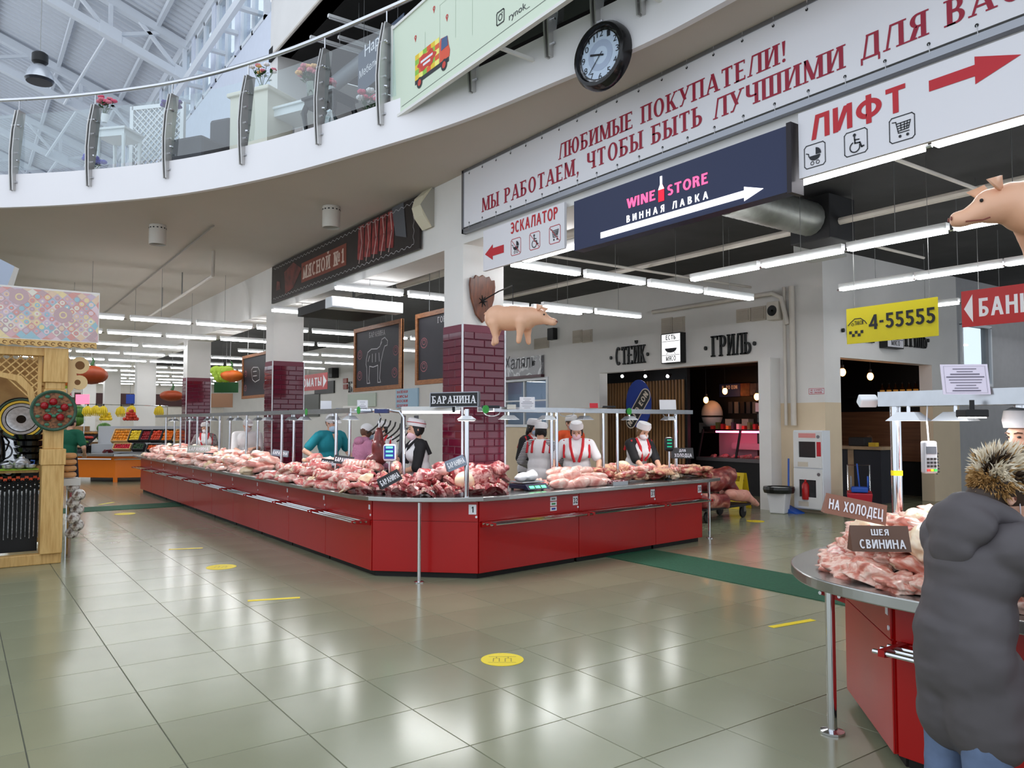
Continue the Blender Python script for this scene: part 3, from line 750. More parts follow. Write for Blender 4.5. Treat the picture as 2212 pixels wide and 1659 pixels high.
# wine store light box, hung a little behind and below
ua, ub = X5(1240, 435, 5.1)[0], X5(1722, 265, 5.1)[0]
NAVY = M('navy_panel', (26, 38, 78), .4); FR2 = (V3(4.9, 0, 0),)+FR[1:]
ua, ub = X5(1240, 435, 4.9)[0], X5(1708, 265, 4.9)[0]
t = panel('light_box', 'navy wine shop light box with white arrow hanging under the beam', 'sign', ua, ub, 3.28, 3.77, NAVY, x=4.9, th=.12)
WL = M('lit_white', (255, 255, 255), .5, emit=1.6); PK = M('lit_pink', (255, 80, 130), .5, emit=1.1, erg=(255, 90, 140)); RL = M('lit_red', (214, 20, 50), .5, emit=.8)
l0, l1, l2, l3 = [X5(px, 430, 4.9)[0] for px in (1354, 1416, 1442, 1530)]
m = MB(); lettering(m, 'WINE', FR2, l0, 3.53, .09, l1-l0, T=.22, t=.18); m.build('lettering_wine', PK, t)
m = MB(); lettering(m, 'STORE', FR2, l2, 3.53, .09, l3-l2, T=.22, t=.18); m.build('lettering_store', PK, t)
xb_ = X5(1429, 420, 4.9)[0]
m = MB(); m.poly([(xb_-.035, 3.5), (xb_+.035, 3.5), (xb_+.035, 3.61), (xb_+.012, 3.65), (xb_-.012, 3.65), (xb_-.035, 3.61)], FR2, .004); m.build('bottle_red', RL, t)
m = MB(); m.poly([(xb_-.035, 3.605), (xb_+.035, 3.605), (xb_+.012, 3.65), (xb_+.012, 3.72), (xb_-.012, 3.72), (xb_-.012, 3.65)], FR2, .0045); m.build('bottle_white', WL, t); m = MB()
words('ВИННАЯ ЛАВКА', FR2, X5(1354, 470, 4.9)[0], 3.405, .062, X5(1530, 420, 4.9)[0]-X5(1354, 470, 4.9)[0], WL, t, T=.2, t=.16, gap=.5)
q0, q1, q2 = X5(1298, 512, 4.9)[0], X5(1608, 420, 4.9)[0], X5(1650, 410, 4.9)[0]
m.poly([(q0, 3.328), (q1, 3.328), (q1, 3.3), (q2, 3.356), (q1, 3.412), (q1, 3.384), (q0, 3.384)], FR2, .004); m.build('arrow', WL, t)
MB().box(4.885, 5.03, -ub-.01, -ub+.03, 3.265, 3.785).build('end_cap', M('dark_metal', (46, 42, 46), .4, metal=.6), t)
# ---- dark meat banner
ua, ub = X5(587, 620)[0], X5(906, 490)[0]; v0, v1 = 3.9, 4.62
WENGE = M('dark_print', (42, 34, 32), .5, var=.25, scale=3)
t = panel('banner', 'dark butcher banner with printed chops and a brown title plate', 'banner', ua, ub, v0, v1, WENGE)
W_ = ub-ua
MB().poly(rect(ua+.27*W_, ua+.6*W_, v0+.17, v1-.2), FR, .003).build('title_plate', M('brown_print', (132, 62, 44), .5), t)
m = MB(); lettering(m, 'МЯСНОЙ №1', FR, ua+.285*W_, v0+.225, .23, W_*.3, T=.22, t=.17, sf=True, z0=.005); m.build('lettering', M('print_cream', (216, 190, 176), .5), t)
m = MB()
for q_ in ([(.045, .3), (.085, .3), (.08, .5), (.05, .55)], [(.13, .12), (.2, .2), (.27, .6), (.2, .85), (.12, .7)]): m.poly([(ua+a_*W_, v0+b_*(v1-v0)) for a_, b_ in q_], FR, .003)
m.build('print_steak', ramp_mat('printed_steak', [(.3, (60, 24, 22)), (.6, (120, 46, 40))], 6), t)
m = MB(); m2 = MB()
for i in range(5):
    x_ = .67+i*.042
    m.poly([(ua+(x_+a_)*W_, v0+b_*(v1-v0)) for a_, b_ in ((0, .25), (.036, .2), (.04, .95), (.006, .95))], FR, .003+.0003*i)
    for q_ in line2([(ua+(x_+.012)*W_, v0+.12), (ua+(x_+.028)*W_, v0+.4), (ua+(x_+.02)*W_, v0+.66)], .022): m2.poly(q_, FR, .0062)
m.build('print_chop', ramp_mat('printed_chop', [(.3, (96, 24, 30)), (.6, (160, 60, 60))], 9), t); m2.build('print_bone', M('print_bone', (206, 176, 170), .5), t)
m = MB(); m.poly([(ua+a_*W_, v0+b_*(v1-v0)) for a_, b_ in ((.865, 1), (.925, 1), (.94, .3), (.885, .42))], FR, .0065); m.build('print_cleaver', M('print_grey', (92, 94, 100), .5), t)
m = MB(); pts = []
for i in range(140): pts.append((ua+.02*W_+i/139*.955*W_, v0+.07+.018*sin(i*1.6)))
for i in range(20): pts.append((ua+.975*W_+.014*sin(i*1.3), v0+.08+i/19*(v1-v0-.16)))
for i in range(140): pts.append((ua+.975*W_-i/139*.955*W_, v1-.07+.018*sin(i*1.6)))
for q_ in line2(pts, .008): m.poly(q_, FR, .007)
m.build('wavy_line', M('print_white', (196, 194, 196), .5), t)
# wall speaker beside banner
p = pX(925, 470, 4.98); t = thing('wall_speaker', 'cream curved wall speaker between the two banners', 'speaker', (5, p.y, 4.15))
MB().poly([(0, 0), (.04, -.02), (.16, .12), (.2, .25), (.16, .38), (.04, .5), (0, .48)], (V3(5, p.y, 4.15), V3(-1, 0, 0), V3(0, 0, 1), V3(0, -1, 0)), -.12, .12).build('body', M('cream_plastic', (222, 214, 190), .45), t)
MB().poly([(0, 0), (.03, -.02), (.205, .25), (.03, .5), (0, .48)], (V3(5, p.y-.12, 4.15), V3(-1, 0, 0), V3(0, 0, 1), V3(0, -1, 0)), 0, .008).build('side', M('grey_plastic', (170, 166, 156), .45), t)
# ---- wall clock on the fascia
cen = pz(1307, 124, 4.66); pc = min(EC, key=lambda e: (e-V3(cen.x, cen.y, 0)).length)
i = EC.index(pc); tg = (EC[i+1]-EC[i-1]).normalized(); nn = V3(tg.y, -tg.x, 0)
if nn.dot(V3(-1, -1, 0)) < 0: nn = -nn
ctr = V3(cen.x, cen.y, 4.66)-nn*0
t = thing('wall_clock', 'round black wall clock with pale blue dial on the white balcony edge', 'clock', ctr-V3(0, 0, .29))
ex = V3(0, 0, 1).cross(nn).normalized(); CF = (ctr+nn*.05, ex, V3(0, 0, 1), nn)
MB().lathe([(.16, -.05), (.285, -.05), (.285, .0), (.26, .045), (.235, .05), (.225, .02), (.2, .02)], c=ctr+nn*.05, axis=nn, n=40, cap=False).build('case', M('clock_black', (20, 18, 20), .18), t, smooth=True)
MB().poly(ell(0, 0, .222, n=40), CF, .012).build('dial', M('dial_blue', (196, 212, 232), .4), t)
mr = MB(); mb_ring(mr, CF, 0, 0, .222, .012, .02); mr.build('bezel', CHROME, t)
mr = MB(); mb_ring(mr, CF, 0, 0, .13, .055, .0135); mr.build('dial_ring', M('dial_grey', (170, 184, 208), .4), t)
for h_ in range(1, 13):
    a_ = pi/2-h_*pi/6; soft_text(str(h_), CF, .18*cos(a_)-(.035 if h_ > 9 else .018), .18*sin(a_)-.025, .075, .065 if h_ > 9 else .034, 'numeral', INK, t, .015)
for ang, L_, w_, nm in ((pi/2-radians(285), .1, .014, 'hour_hand'), (pi/2-radians(282), .1, .01, 'minute_hand'), (pi/2-radians(222), .18, .005, 'second_hand')):
    m = MB()
    for q_ in line2([(-.03*cos(ang), -.03*sin(ang)), (L_*cos(ang), L_*sin(ang))], w_): m.poly(q_, CF, .018, .021)
    m.build(nm, INK, t)
for a_ in (55, 160, 250, 335):
    a_ = radians(a_); m = MB(); m.poly(rect(.255*cos(a_)-.012, .255*cos(a_)+.012, .255*sin(a_)-.009, .255*sin(a_)+.009), CF, .005, .012); m.build('stud', M('brass', (196, 160, 90), .3, metal=1), t)
# ================================================================ balcony railing
def epx(px):
    best = None
    for i in range(1, len(EC)-1):
        q_ = V3(EC[i].x, EC[i].y, 5.0)-CP; d_ = q_.dot(FW)
        if d_ < .5: continue
        e_ = abs(1106+F*q_.dot(RT)/d_-px)
        if best is None or e_ < best[0]: best = (e_, i)
    return best[1]
def etn(i):
    tg = (EC[i+1]-EC[i-1]).normalized(); n_ = V3(tg.y, -tg.x, 0)
    return EC[i], tg, (n_ if n_.dot(V3(-4, 4, 0)-EC[i]) > 0 else -n_)
idx = [epx(px) for px in (30, 205, 375, 537, 692, 850, 1023, 1205)]
i0 = idx[0]; ds = max(2, idx[1]-idx[0]); idx = [i0-2*ds, i0-ds]+idx; idx = [i for i in idx if i > 1]
last = idx[-1]
while last+3 < len(EC)-2: last += 3; idx.append(last)
rl = thing('balcony_railing', 'curved steel and glass balustrade along the upper balcony edge', 'railing', (EC[idx[3]].x, EC[idx[3]].y, 4.85))
MB().tube([V3(p.x, p.y, MZ+1.1) for p in EC], .028, 10).build('handrail', CHROME, rl, smooth=True)
gap_ = M('steel_plate', (196, 194, 192), .3, metal=.6, var=.06)
for i in idx:
    p, tg, n_ = etn(i); fr = (V3(p.x, p.y, MZ), n_, V3(0, 0, 1), tg)
    m = MB()
    for s_ in (-.03, .015): m.poly([(.06, -.24), (.11, -.24), (.13, 0), (.14, .3), (.115, .62), (.05, .93), (-.09, .93), (-.05, .6), (-.02, .3), (.02, .02), (.06, 0)], fr, s_, s_+.015)
    po = m.build('post', gap_, rl)
    m = MB(); m.cyl(V3(p.x, p.y, MZ+.9), V3(p.x, p.y, MZ+1.09), .009, n=8); m.build('pin', CHROME, po)
    m = MB()
    for zz in (-.12, .1, .3, .5, .7):
        c_ = V3(p.x, p.y, MZ+zz)+n_*.07; m.cyl(c_-tg*.06, c_+tg*.06, .012, n=8)
    m.build('bolt', CHROME, po)
for a_, b_ in zip(idx, idx[1:]):
    m = MB(); pts = [EC[i] for i in range(a_, b_+1)]; k = len(pts)
    nrm = [etn(max(1, min(len(EC)-2, i)))[2] for i in range(a_, b_+1)]
    pts = [p.copy() for p in pts]; pts[0] = pts[0].lerp(pts[1], .07); pts[-1] = pts[-1].lerp(pts[-2], .07)
    L0 = [V3(p.x, p.y, MZ+.06)+n_*.03 for p, n_ in zip(pts, nrm)]; L1 = [V3(p.x, p.y, MZ+.88)+n_*.01 for p, n_ in zip(pts, nrm)]
    m.add(L0+L1, [(i, i+1, k+i+1, k+i) for i in range(k-1)]); m.build('glass_panel', GLASS, rl, smooth=True)
    m = MB()
    for zz in (.2, .7):
        for p in (L0[0], L0[-1]): m.ball(V3(p.x, p.y, MZ+zz), (.04, .04, .022), 8, 5)
    m.build('clamp', CHROME, rl)
# ---- green delivery banner on the balcony (plane X = 3.82)
GX = 3.82; GF = (V3(GX, 0, 0), V3(0, -1, 0), V3(0, 0, 1), V3(-1, 0, 0))
GU = lambda px, py: X5(px, py, GX)
ua = GU(850, 150)[0]; ub = -1.6; v0, v1 = 4.93, 5.92
t = panel('banner', 'pale green delivery banner with a printed food truck on the balcony rail', 'banner', ua, ub, v0, v1, M('pale_green', (214, 226, 206), .5), x=GX, th=.012)
m = MB(); tw = M('banner_frame', (228, 226, 222), .4)
for z_ in (v0-.03, v1): m.box(GX-.015, GX+.03, -ub, -ua, z_, z_+.03)
m.box(GX-.015, GX+.03, -ua, -ua+.04, v0-.05, v1+.05); m.build('frame', tw, t)
for yy in (5.6, 4.2): MB().bar((GX+.02, yy, v0), (4.45, yy, v0-.02), .03, .03).build('bracket', tw, t)
b0 = GU(897, 178); b1 = GU(949, 118); bx0, bx1 = b0[0], b1[0]; bz0 = b0[1]+.01; bz1 = bz0+.27; bw = bx1-bx0
cols = [M('truck_%d' % i, c_, .5) for i, c_ in enumerate([(232, 196, 40), (226, 92, 40), (140, 190, 60), (246, 236, 120)])]
m = MB()
for i in range(6):
    for j in range(5):
        m.m = (i*3+j*2) % 4; m.poly(rect(bx0+bw*i/6, bx0+bw*(i+1)/6, bz0+.27*j/5, bz0+.27*(j+1)/5), GF, .003)
m.build('print_cargo', cols, t)
m = MB(); m.poly([(bx0+bw*(.5+.36*(1+.12*cos(6*a_))*cos(a_)), bz0+.135+.085*(1+.15*cos(6*a_))*sin(a_)) for a_ in [2*pi*i/48 for i in range(48)]], GF, .0045); m.build('print_badge', M('badge_red', (204, 54, 36), .5), t)
m = MB()
for k, w_ in enumerate((.5, .3)): m.poly(rect(bx0+bw*(.5-w_/2), bx0+bw*(.5+w_/2), bz0+.14-.045*k, bz0+.165-.045*k), GF, .0055)
m.build('print_badge_text', PAPER, t)
m = MB(); cx_ = bx1+.01; m.poly([(cx_, bz0-.0), (cx_+.19, bz0-.0), (cx_+.2, bz0+.06), (cx_+.175, bz0+.12), (cx_+.15, bz0+.22), (cx_+.02, bz0+.24), (cx_, bz0+.2)], GF, .0035); m.build('print_cab', M('cab_red', (222, 84, 52), .5), t)
m = MB(); m.poly([(cx_+.03, bz0+.11), (cx_+.165, bz0+.12), (cx_+.15, bz0+.22), (cx_+.04, bz0+.23)], GF, .005); m.build('print_window', M('cab_blue', (52, 84, 130), .3), t)
m = MB(); m.poly(rect(bx0, cx_+.18, bz0-.045, bz0), GF, .003)
for wx in (bx0+.1, cx_+.09): m.poly(ell(wx, bz0-.05, .058, n=18), GF, .005)
m.build('print_chassis', INK, t)
m = MB()
for wx in (bx0+.1, cx_+.09): m.poly(ell(wx, bz0-.05, .034, n=14), GF, .006)
m.build('print_hub', M('hub_red', (206, 62, 44), .5), t)
m = MB()
for px, py in ((898, 85), (938, 22), (966, 40)):
    u_, v_ = GU(px, py); mb_ring(m, GF, u_, v_+.02, .022, .012, .004); m.poly([(u_-.012, v_), (u_+.012, v_), (u_, v_-.035)], GF, .004)
m.build('print_pin', M('pin_red', (206, 50, 40), .5), t)
m = MB(); u_, v_ = GU(1081, 37); icon_box(m, GF, u_-.055, v_-.06, .115, .01, .004); mb_ring(m, GF, u_+.002, v_-.002, .032, .009, .004); m.poly(ell(u_+.03, v_+.03, .007, n=8), GF, .004)
for q_ in line2([(bx0-.3, v0+.06), (-1.7, v0+.16)], .004): m.poly(q_, GF, .003)
m.build('print_outline', INK, t)
u_, v_ = GU(1100, 42); soft_text('rynok_', GF, u_, v_-.01, .085, .3, 'print_text', INK, t)
m = MB()
for (ax, az), (bx_, bz_) in zip([(-6.9, 5.2), (-6.6, 5.2), (-6.6, 5.75), (-6.3, 5.75), (-6.0, 5.2), (-6.0, 5.85)], [(-6.9, 5.6), (-6.6, 5.75), (-6.3, 5.75), (-6.3, 5.3), (-6.0, 5.85), (-5.7, 5.85)]):
    for q_ in line2([(ax, az), (bx_, bz_)], .004): m.poly(q_, GF, .002)
m.build('print_city_line', M('faint_green', (180, 196, 176), .5), t)
# dark blue furniture-shop sheet
SX = 5.1; a_ = X5(773, 205, SX); b_ = X5(858, 130, SX); top = X5(773, 118, SX)[1]
t = panel('shop_sign', 'dark blue furniture shop sheet hanging behind the balcony glass', 'sign', a_[0], b_[0]+.2, a_[1], top, M('slate_blue', (52, 66, 88), .5), x=SX, th=.01)
SF = (V3(SX, 0, 0),)+GF[1:]
for y_ in (-a_[0]-.2, -b_[0]): MB().cyl((SX+.005, y_, top), (SX+.005, y_, 8.86), .004, n=4).build('cord', GALV, t)
soft_text('Happy', SF, a_[0]+.25, a_[1]+.52, .28, .85, 'lettering', PAPER, t); soft_text('Мебель. Предметы и', SF, a_[0]+.06, a_[1]+.24, .17, 1.75, 'lettering', PAPER, t)
# ---- upper floor lights and pipe
one(MB().tube([(5.9, 15.35, 8.3), (6.3, 6, 8.3)], .14, 12), 'air_pipe', M('grey_pipe', (128, 134, 142), .4), 'fat grey pipe under the dark upper ceiling', 'pipe', smooth=True)
for i, (px, py) in enumerate(((740, 50), (700, 95), (760, 95))):
    p = pz(px, py, 8.4); t = thing('strip_lamp', 'unlit strip lamp under the dark upper ceiling, %s' % ['highest in view', 'lowest by the white pillar', 'beside the fat pipe'][i], 'lamp', (p.x+.3, p.y, 8.4)); MB().box(-.56, .56, -.03, .03, .03, .08).build('housing', HOUS, t, w=0); MB().cyl((-.54, 0, .015), (.54, 0, .015), .014, n=8).build('tube', M('tube_off', (214, 216, 220), .3), t, w=0); MB().cyl((0, 0, .08), (0, 0, .46), .01, n=5).build('hanger', GALV, t, w=0)
one(MB().tube([(4.88, 15, 8.8), (4.88, 2, 8.8)], .03, 6), 'rail_pipe', PIPE, 'thin pipe along the lower edge of the white bulkhead above the balcony', 'pipe')
# ---- furniture and flowers on the balcony
def mz(px, back=.55):
    i = epx(px); p, tg, n_ = etn(i); q_ = V3(p.x, p.y, MZ)-n_*back
    return q_, tg, n_
def scale_at(p): return (p-CP).dot(FW)/F
IV = M('ivory_lacquer', (236, 230, 214), .4); WL2 = M('white_lacquer', (238, 240, 242), .35); BL2 = M('black_lacquer', (24, 24, 26), .2)
LEAF = M('leaf', (46, 84, 44), .6, rnd=.25, var=.2)
def bouquet(t, c, petals, n, r, stem=.18, pr=.035):
    """stems, leaves and blossoms above point c, each blossom its own part"""
    rr = random.Random(int(c.x*100)); s = MB(); l = MB()
    for i in range(n):
        a_ = 2*pi*i/n+rr.random(); d_ = r*(.35+.65*rr.random()); e = c+V3(d_*cos(a_), d_*sin(a_), stem+r*(.4+.8*rr.random()))
        s.tube([c, c+V3(d_*.3*cos(a_), d_*.3*sin(a_), stem*.6), e], .004, 5)
        for k in range(3):
            q_ = c.lerp(e, .45+.2*k); dr = V3(cos(a_+2*k), sin(a_+2*k), .4)*r*.45; sd = V3(-sin(a_+2*k), cos(a_+2*k), 0)*r*.14
            l.add([q_, q_+dr*.5+sd, q_+dr, q_+dr*.5-sd], [(0, 1, 2, 3)])
        f = MB()
        for j in range(5): b_ = 2*pi*j/5; f.ball(e+V3(cos(b_), sin(b_), .1)*pr*.55, (pr*.6, pr*.6, pr*.5), 6, 4)
        f.ball(e, (pr*.5, pr*.5, pr*.6), 6, 4); f.build('blossom', petals[i % len(petals)], t, smooth=True)
    s.build('stem', LEAF, t); l.build('leaf', LEAF, t)
def vase(name, px, py, label, petals, n, r, back=.6, h=.3, glass=True, stem=.2, vr=.07, pr=.04):
    p, tg, n_ = mz(px, back); z_ = (CP+ray(px, py)*((p-CP).dot(FW))).z
    t = thing(name, label, 'flowers', (p.x, p.y, z_))
    MB().lathe([(vr*.6, 0), (vr*.7, .02), (vr, h*.7), (vr*1.1, h), (vr, h), (vr*.85, h*.6), (vr*.5, .03)], c=(p.x, p.y, z_), n=16, cap=False).build('vase', glass_mat('green_glass', (190, 220, 190), .15, .05) if glass else WL2, t, smooth=True)
    bouquet(t, V3(p.x, p.y, z_+h*.7), petals, n, r, stem, pr)
    return z_
PINK = M('petal_pink', (222, 130, 146), .6); PEACH = M('petal_peach', (240, 190, 130), .6); ROSE = M('petal_rose', (232, 98, 128), .6); VIO = M('petal_violet', (74, 40, 140), .6); WPET = M('petal_white', (244, 236, 238), .6)
def small_table(name, label, px0, px1, pyt, mat, back=.6, depth=.45, curvy=False):
    pa, tg, n_ = mz((px0+px1)/2, back); w_ = (px1-px0)*scale_at(pa)*1.05
    zt = (CP+ray((px0+px1)/2, pyt)*((pa-CP).dot(FW))).z
    ang = math.atan2(tg.y, tg.x); t = thing(name, label, 'table', (pa.x, pa.y, MZ), ang); H = zt-MZ
    MB().box(-w_/2, w_/2, -depth/2, depth/2, H-.035, H).build('tabletop', mat, t, w=0, bev=.006)
    m = MB(); m.box(-w_/2+.03, w_/2-.03, -depth/2+.03, depth/2-.03, H-.13, H-.035); m.build('apron', mat, t, w=0)
    for sx in (-1, 1):
        for sy in (-1, 1):
            x_, y_ = sx*(w_/2-.05), sy*(depth/2-.05); m = MB()
            if curvy: m.tube([(x_, y_, H-.1), (x_+sx*.03, y_+sy*.02, H*.7), (x_+sx*.0, y_, H*.35), (x_-sx*.03, y_, .12), (x_+sx*.02, y_, 0)], [.035, .04, .022, .017, .022], 8)
            else: m.tube([(x_, y_, H-.1), (x_, y_, H*.6), (x_, y_, H*.3), (x_, y_, 0)], [.03, .024, .028, .018], 8)
            m.build('leg', mat, t, w=0, smooth=True)
    return t
small_table('console_table', 'black curved-leg side table behind the balcony glass', 592, 684, 212, BL2, curvy=True)
small_table('console_table', 'white table with turned legs carrying the vase of pink flowers', 482, 590, 235, WL2, back=.9, depth=.5)
small_table('console_table', 'small white table with splayed legs and fruit ornaments beside the lattice', 128, 200, 283, WL2, back=.8, depth=.45)
p, tg, n_ = mz(465, .8); zt = (CP+ray(465, 205)*((p-CP).dot(FW))).z; w_ = 105*scale_at(p); ang = math.atan2(tg.y, tg.x)
t = thing('cabinet', 'tall ivory cabinet with moulded top on the balcony', 'cabinet', (p.x, p.y, MZ), ang)
H = zt-MZ; MB().box(-w_/2, w_/2, -.25, .25, .06, H-.06).build('body', IV, t, w=0); MB().box(-w_/2-.04, w_/2+.04, -.29, .29, H-.06, H).build('cornice', IV, t, w=0, bev=.015)
MB().box(-w_/2+.02, w_/2-.02, -.22, .22, 0, .06).build('plinth', IV, t, w=0)
p, tg, n_ = mz(392, .75); w_ = 34*scale_at(p); ang = math.atan2(tg.y, tg.x); zt = (CP+ray(392, 255)*((p-CP).dot(FW))).z
t = thing('armchair', 'charcoal upholstered chair back behind the balcony glass', 'chair', (p.x, p.y, MZ), ang); H = zt-MZ
MB().box(-w_/2-.15, w_/2, -.08, .08, .05, H).build('backrest', M('charcoal_fabric', (84, 82, 86), .9), t, w=0, bev=.05); MB().box(-w_/2-.5, w_/2, -.6, .08, .05, .4).build('seat', MATS['charcoal_fabric'], t, w=0, bev=.05)
# lattice screen
p, tg, n_ = mz(195, 1.3); t = thing('lattice_screen', 'white lattice garden screen standing on the balcony', 'screen', (p.x, p.y, MZ), math.atan2(tg.y, tg.x)); zt = (CP+ray(195, 222)*((p-CP).dot(FW))).z-MZ
for x_ in (-.45, .45): MB().box(x_-.03, x_+.03, -.03, .03, 0, zt).build('stile', WL2, t, w=0)
MB().box(-.45, .45, -.03, .03, zt-.06, zt).build('rail', WL2, t, w=0)
for i in range(-6, 13):
    for s_ in (-1, 1):
        x0, z0, x1, z1 = -.42, .1*i, .42, .1*i+.84
        lo, hi = max(z0, 0), min(z1, zt-.06)
        if hi-lo < .06: continue
        f0, f1 = (lo-z0)/.84, (hi-z0)/.84; xa, xb_ = (x0+.84*f0)*s_, (x0+.84*f1)*s_
        MB().bar((xa, s_*.006, lo), (xb_, s_*.006, hi), .012, .035, up=(0, 1, 0)).build('slat', WL2, t, w=0)
zt_ = vase('flower_vase', 572, 224, 'pink and peach bouquet in a ribbed green glass vase on the white table', [PINK, PEACH, PINK], 14, .2, .85, .3, True, .12, .075, .05)
vase('flower_vase', 468, 203, 'white and pink roses in a clear vase on the ivory cabinet', [WPET, PINK, PEACH], 8, .17, .8, .14, True, .14, .04, .04)
vase('flower_pot', 145, 262, 'pink roses with dark leaves in a pot on the small white table', [PINK, ROSE], 8, .15, .8, .12, False, .14, .06, .045)
vase('flower_vase', 254, 262, 'violet lupins behind the balcony glass', [VIO], 14, .13, .9, .1, True, .1, .04, .05)
vase('flower_pot', 633, 203, 'small pink flower pot on the black side table', [PINK], 7, .07, .6, .1, False, .04, .06, .045)
vase('flower_pot', 735, 268, 'pink and white flowers low beside the dark blue sheet', [ROSE, WPET], 9, .17, .5, .1, False, .12, .06, .05)
vase('flower_pot', 158, 372, 'violet pansies on the balcony floor', [M('petal_blue', (92, 92, 196), .6)], 9, .12, .3, .06, False, .04, .05, .055)
p, tg, n_ = mz(672, .35); t = thing('glass_jar', 'clear ribbed glass jar on the balcony floor under the black table', 'jar', (p.x, p.y, MZ))
MB().lathe([(.08, 0), (.12, .05), (.125, .22), (.07, .3), (.05, .34), (.045, .34), (.06, .3), (.11, .22), (.1, .05)], c=(p.x, p.y, MZ), n=18, cap=False).build('jar_body', glass_mat('clear_glass', (230, 238, 240), .25, .08), t, smooth=True)
MB().lathe([(.05, .34), (.055, .36), (.02, .4), (.0, .41)], c=(p.x, p.y, MZ), n=14).build('lid', CHROME, t, smooth=True)
# ================================================================ hanging chalkboards, plane X = 5.87
BOARD = M('chalkboard', (46, 44, 50), .6, var=.12, scale=3); OAK = ramp_mat('oak_frame', [(.3, (120, 70, 34)), (.7, (172, 110, 58))], 14, .5, stretch=(1, 1, 8)); CHALK = M('chalk', (206, 204, 206), .8); CHPK = M('chalk_red', (176, 112, 118), .8)
def chalkboard(label, px0, px1, py_top0, py_bot0, draw, title=None, u1=None):
    a_ = X5(px0, py_top0, 5.87); b_ = X5(px0, py_bot0, 5.87); u0_ = a_[0]; u1_ = u1 if u1 is not None else X5(px1, py_top0, 5.87)[0]
    v1_, v0_ = a_[1], b_[1]; fr = (V3(5.87, -u0_, v0_),)+GF[1:]; W_, H_ = u1_-u0_, v1_-v0_
    t = thing('chalkboard', label, 'chalkboard', (5.88, -(u0_+u1_)/2, v0_))
    m = MB(); m.poly(rect(0, W_, 0, H_), fr, -.02, 0); m.build('panel', BOARD, t)
    m = MB()
    for r_ in (rect(0, W_, H_-.07, H_), rect(0, W_, 0, .07), rect(0, .07, .07, H_-.07), rect(W_-.07, W_, .07, H_-.07)): m.poly(r_, fr, -.03, .025)
    m.build('frame', OAK, t)
    for x_ in (W_*.2, W_*.8): p_ = fr[0]+fr[1]*x_+V3(0, 0, H_); MB().cyl(p_, p_+V3(0, 0, 4.7-v1_), .006, n=5).build('hanger', GALV, t)
    m = MB()
    for l_ in draw:
        for q_ in line2([(x_*W_, y_*H_) for x_, y_ in l_], .016): m.poly(q_, fr, .002)
    if title: lettering(m, title, fr, W_*.5, H_*.82, .09, W_*.34, T=.16, t=.12, sf=True, align='c')
    m.build('chalk_drawing', CHALK, t)
    m = MB()
    for cx, cy in ((.12, .58), (.12, .25), (.88, .56), (.86, .24)):
        for l_ in (ell(cx, cy, .05, .07, 10)+[(cx+.05, cy)], ell(cx, cy+.01, .025, .035, 8)+[(cx+.025, cy+.01)]):
            for q_ in line2([(x_*W_, y_*H_) for x_, y_ in l_], .012): m.poly(q_, fr, .002)
    m.build('chalk_cut', CHPK, t)
    return t
body = [(.27, .5), (.3, .6), (.38, .64), (.5, .63), (.56, .66), (.6, .76), (.66, .78), (.72, .72), (.71, .66), (.66, .65), (.63, .58), (.6, .48), (.58, .42), (.56, .18), (.58, .12), (.52, .12), (.52, .38), (.42, .36), (.34, .38), (.33, .18), (.35, .12), (.29, .12), (.28, .36), (.26, .42), (.27, .5)]
sheep = [body, [(.4, .56), (.4, .44)], [(.47, .56), (.47, .44)], [(.54, .56), (.55, .44)], [(.34, .54), (.31, .46)], [(.6, .72), (.56, .66)]]
chalkboard('framed chalkboard with a chalk sheep hanging between the two burgundy columns', 767, 869, 712, 847, sheep, 'БАРАНИНА', u1=X5(869, 685, 5.87)[0])
cow = [[(.45, .7), (.5, .62), (.55, .6), (.62, .6), (.66, .5), (.7, .3)], [(.44, .66), (.42, .56), (.46, .48), (.52, .5), (.55, .6)], [(.45, .7), (.42, .74)], [(.5, .68), (.52, .74)]]
chalkboard('framed chalkboard with a chalk cow, half hidden behind the nearest column', 900, 1000, 680, 832, cow, 'ГОВЯДИНА', u1=X5(900, 680, 5.87)[0]+2.02)
pig = [[(.35, .65), (.42, .7), (.6, .68), (.66, .6), (.66, .4), (.5, .36), (.4, .42), (.36, .55), (.35, .65)], [(.42, .6), (.55, .6)], [(.42, .5), (.56, .5)]]
chalkboard('framed chalkboard with a faint chalk drawing farthest back', 525, 573, 770, 862, pig, None, u1=X5(525, 770, 5.87)[0]+2.02)
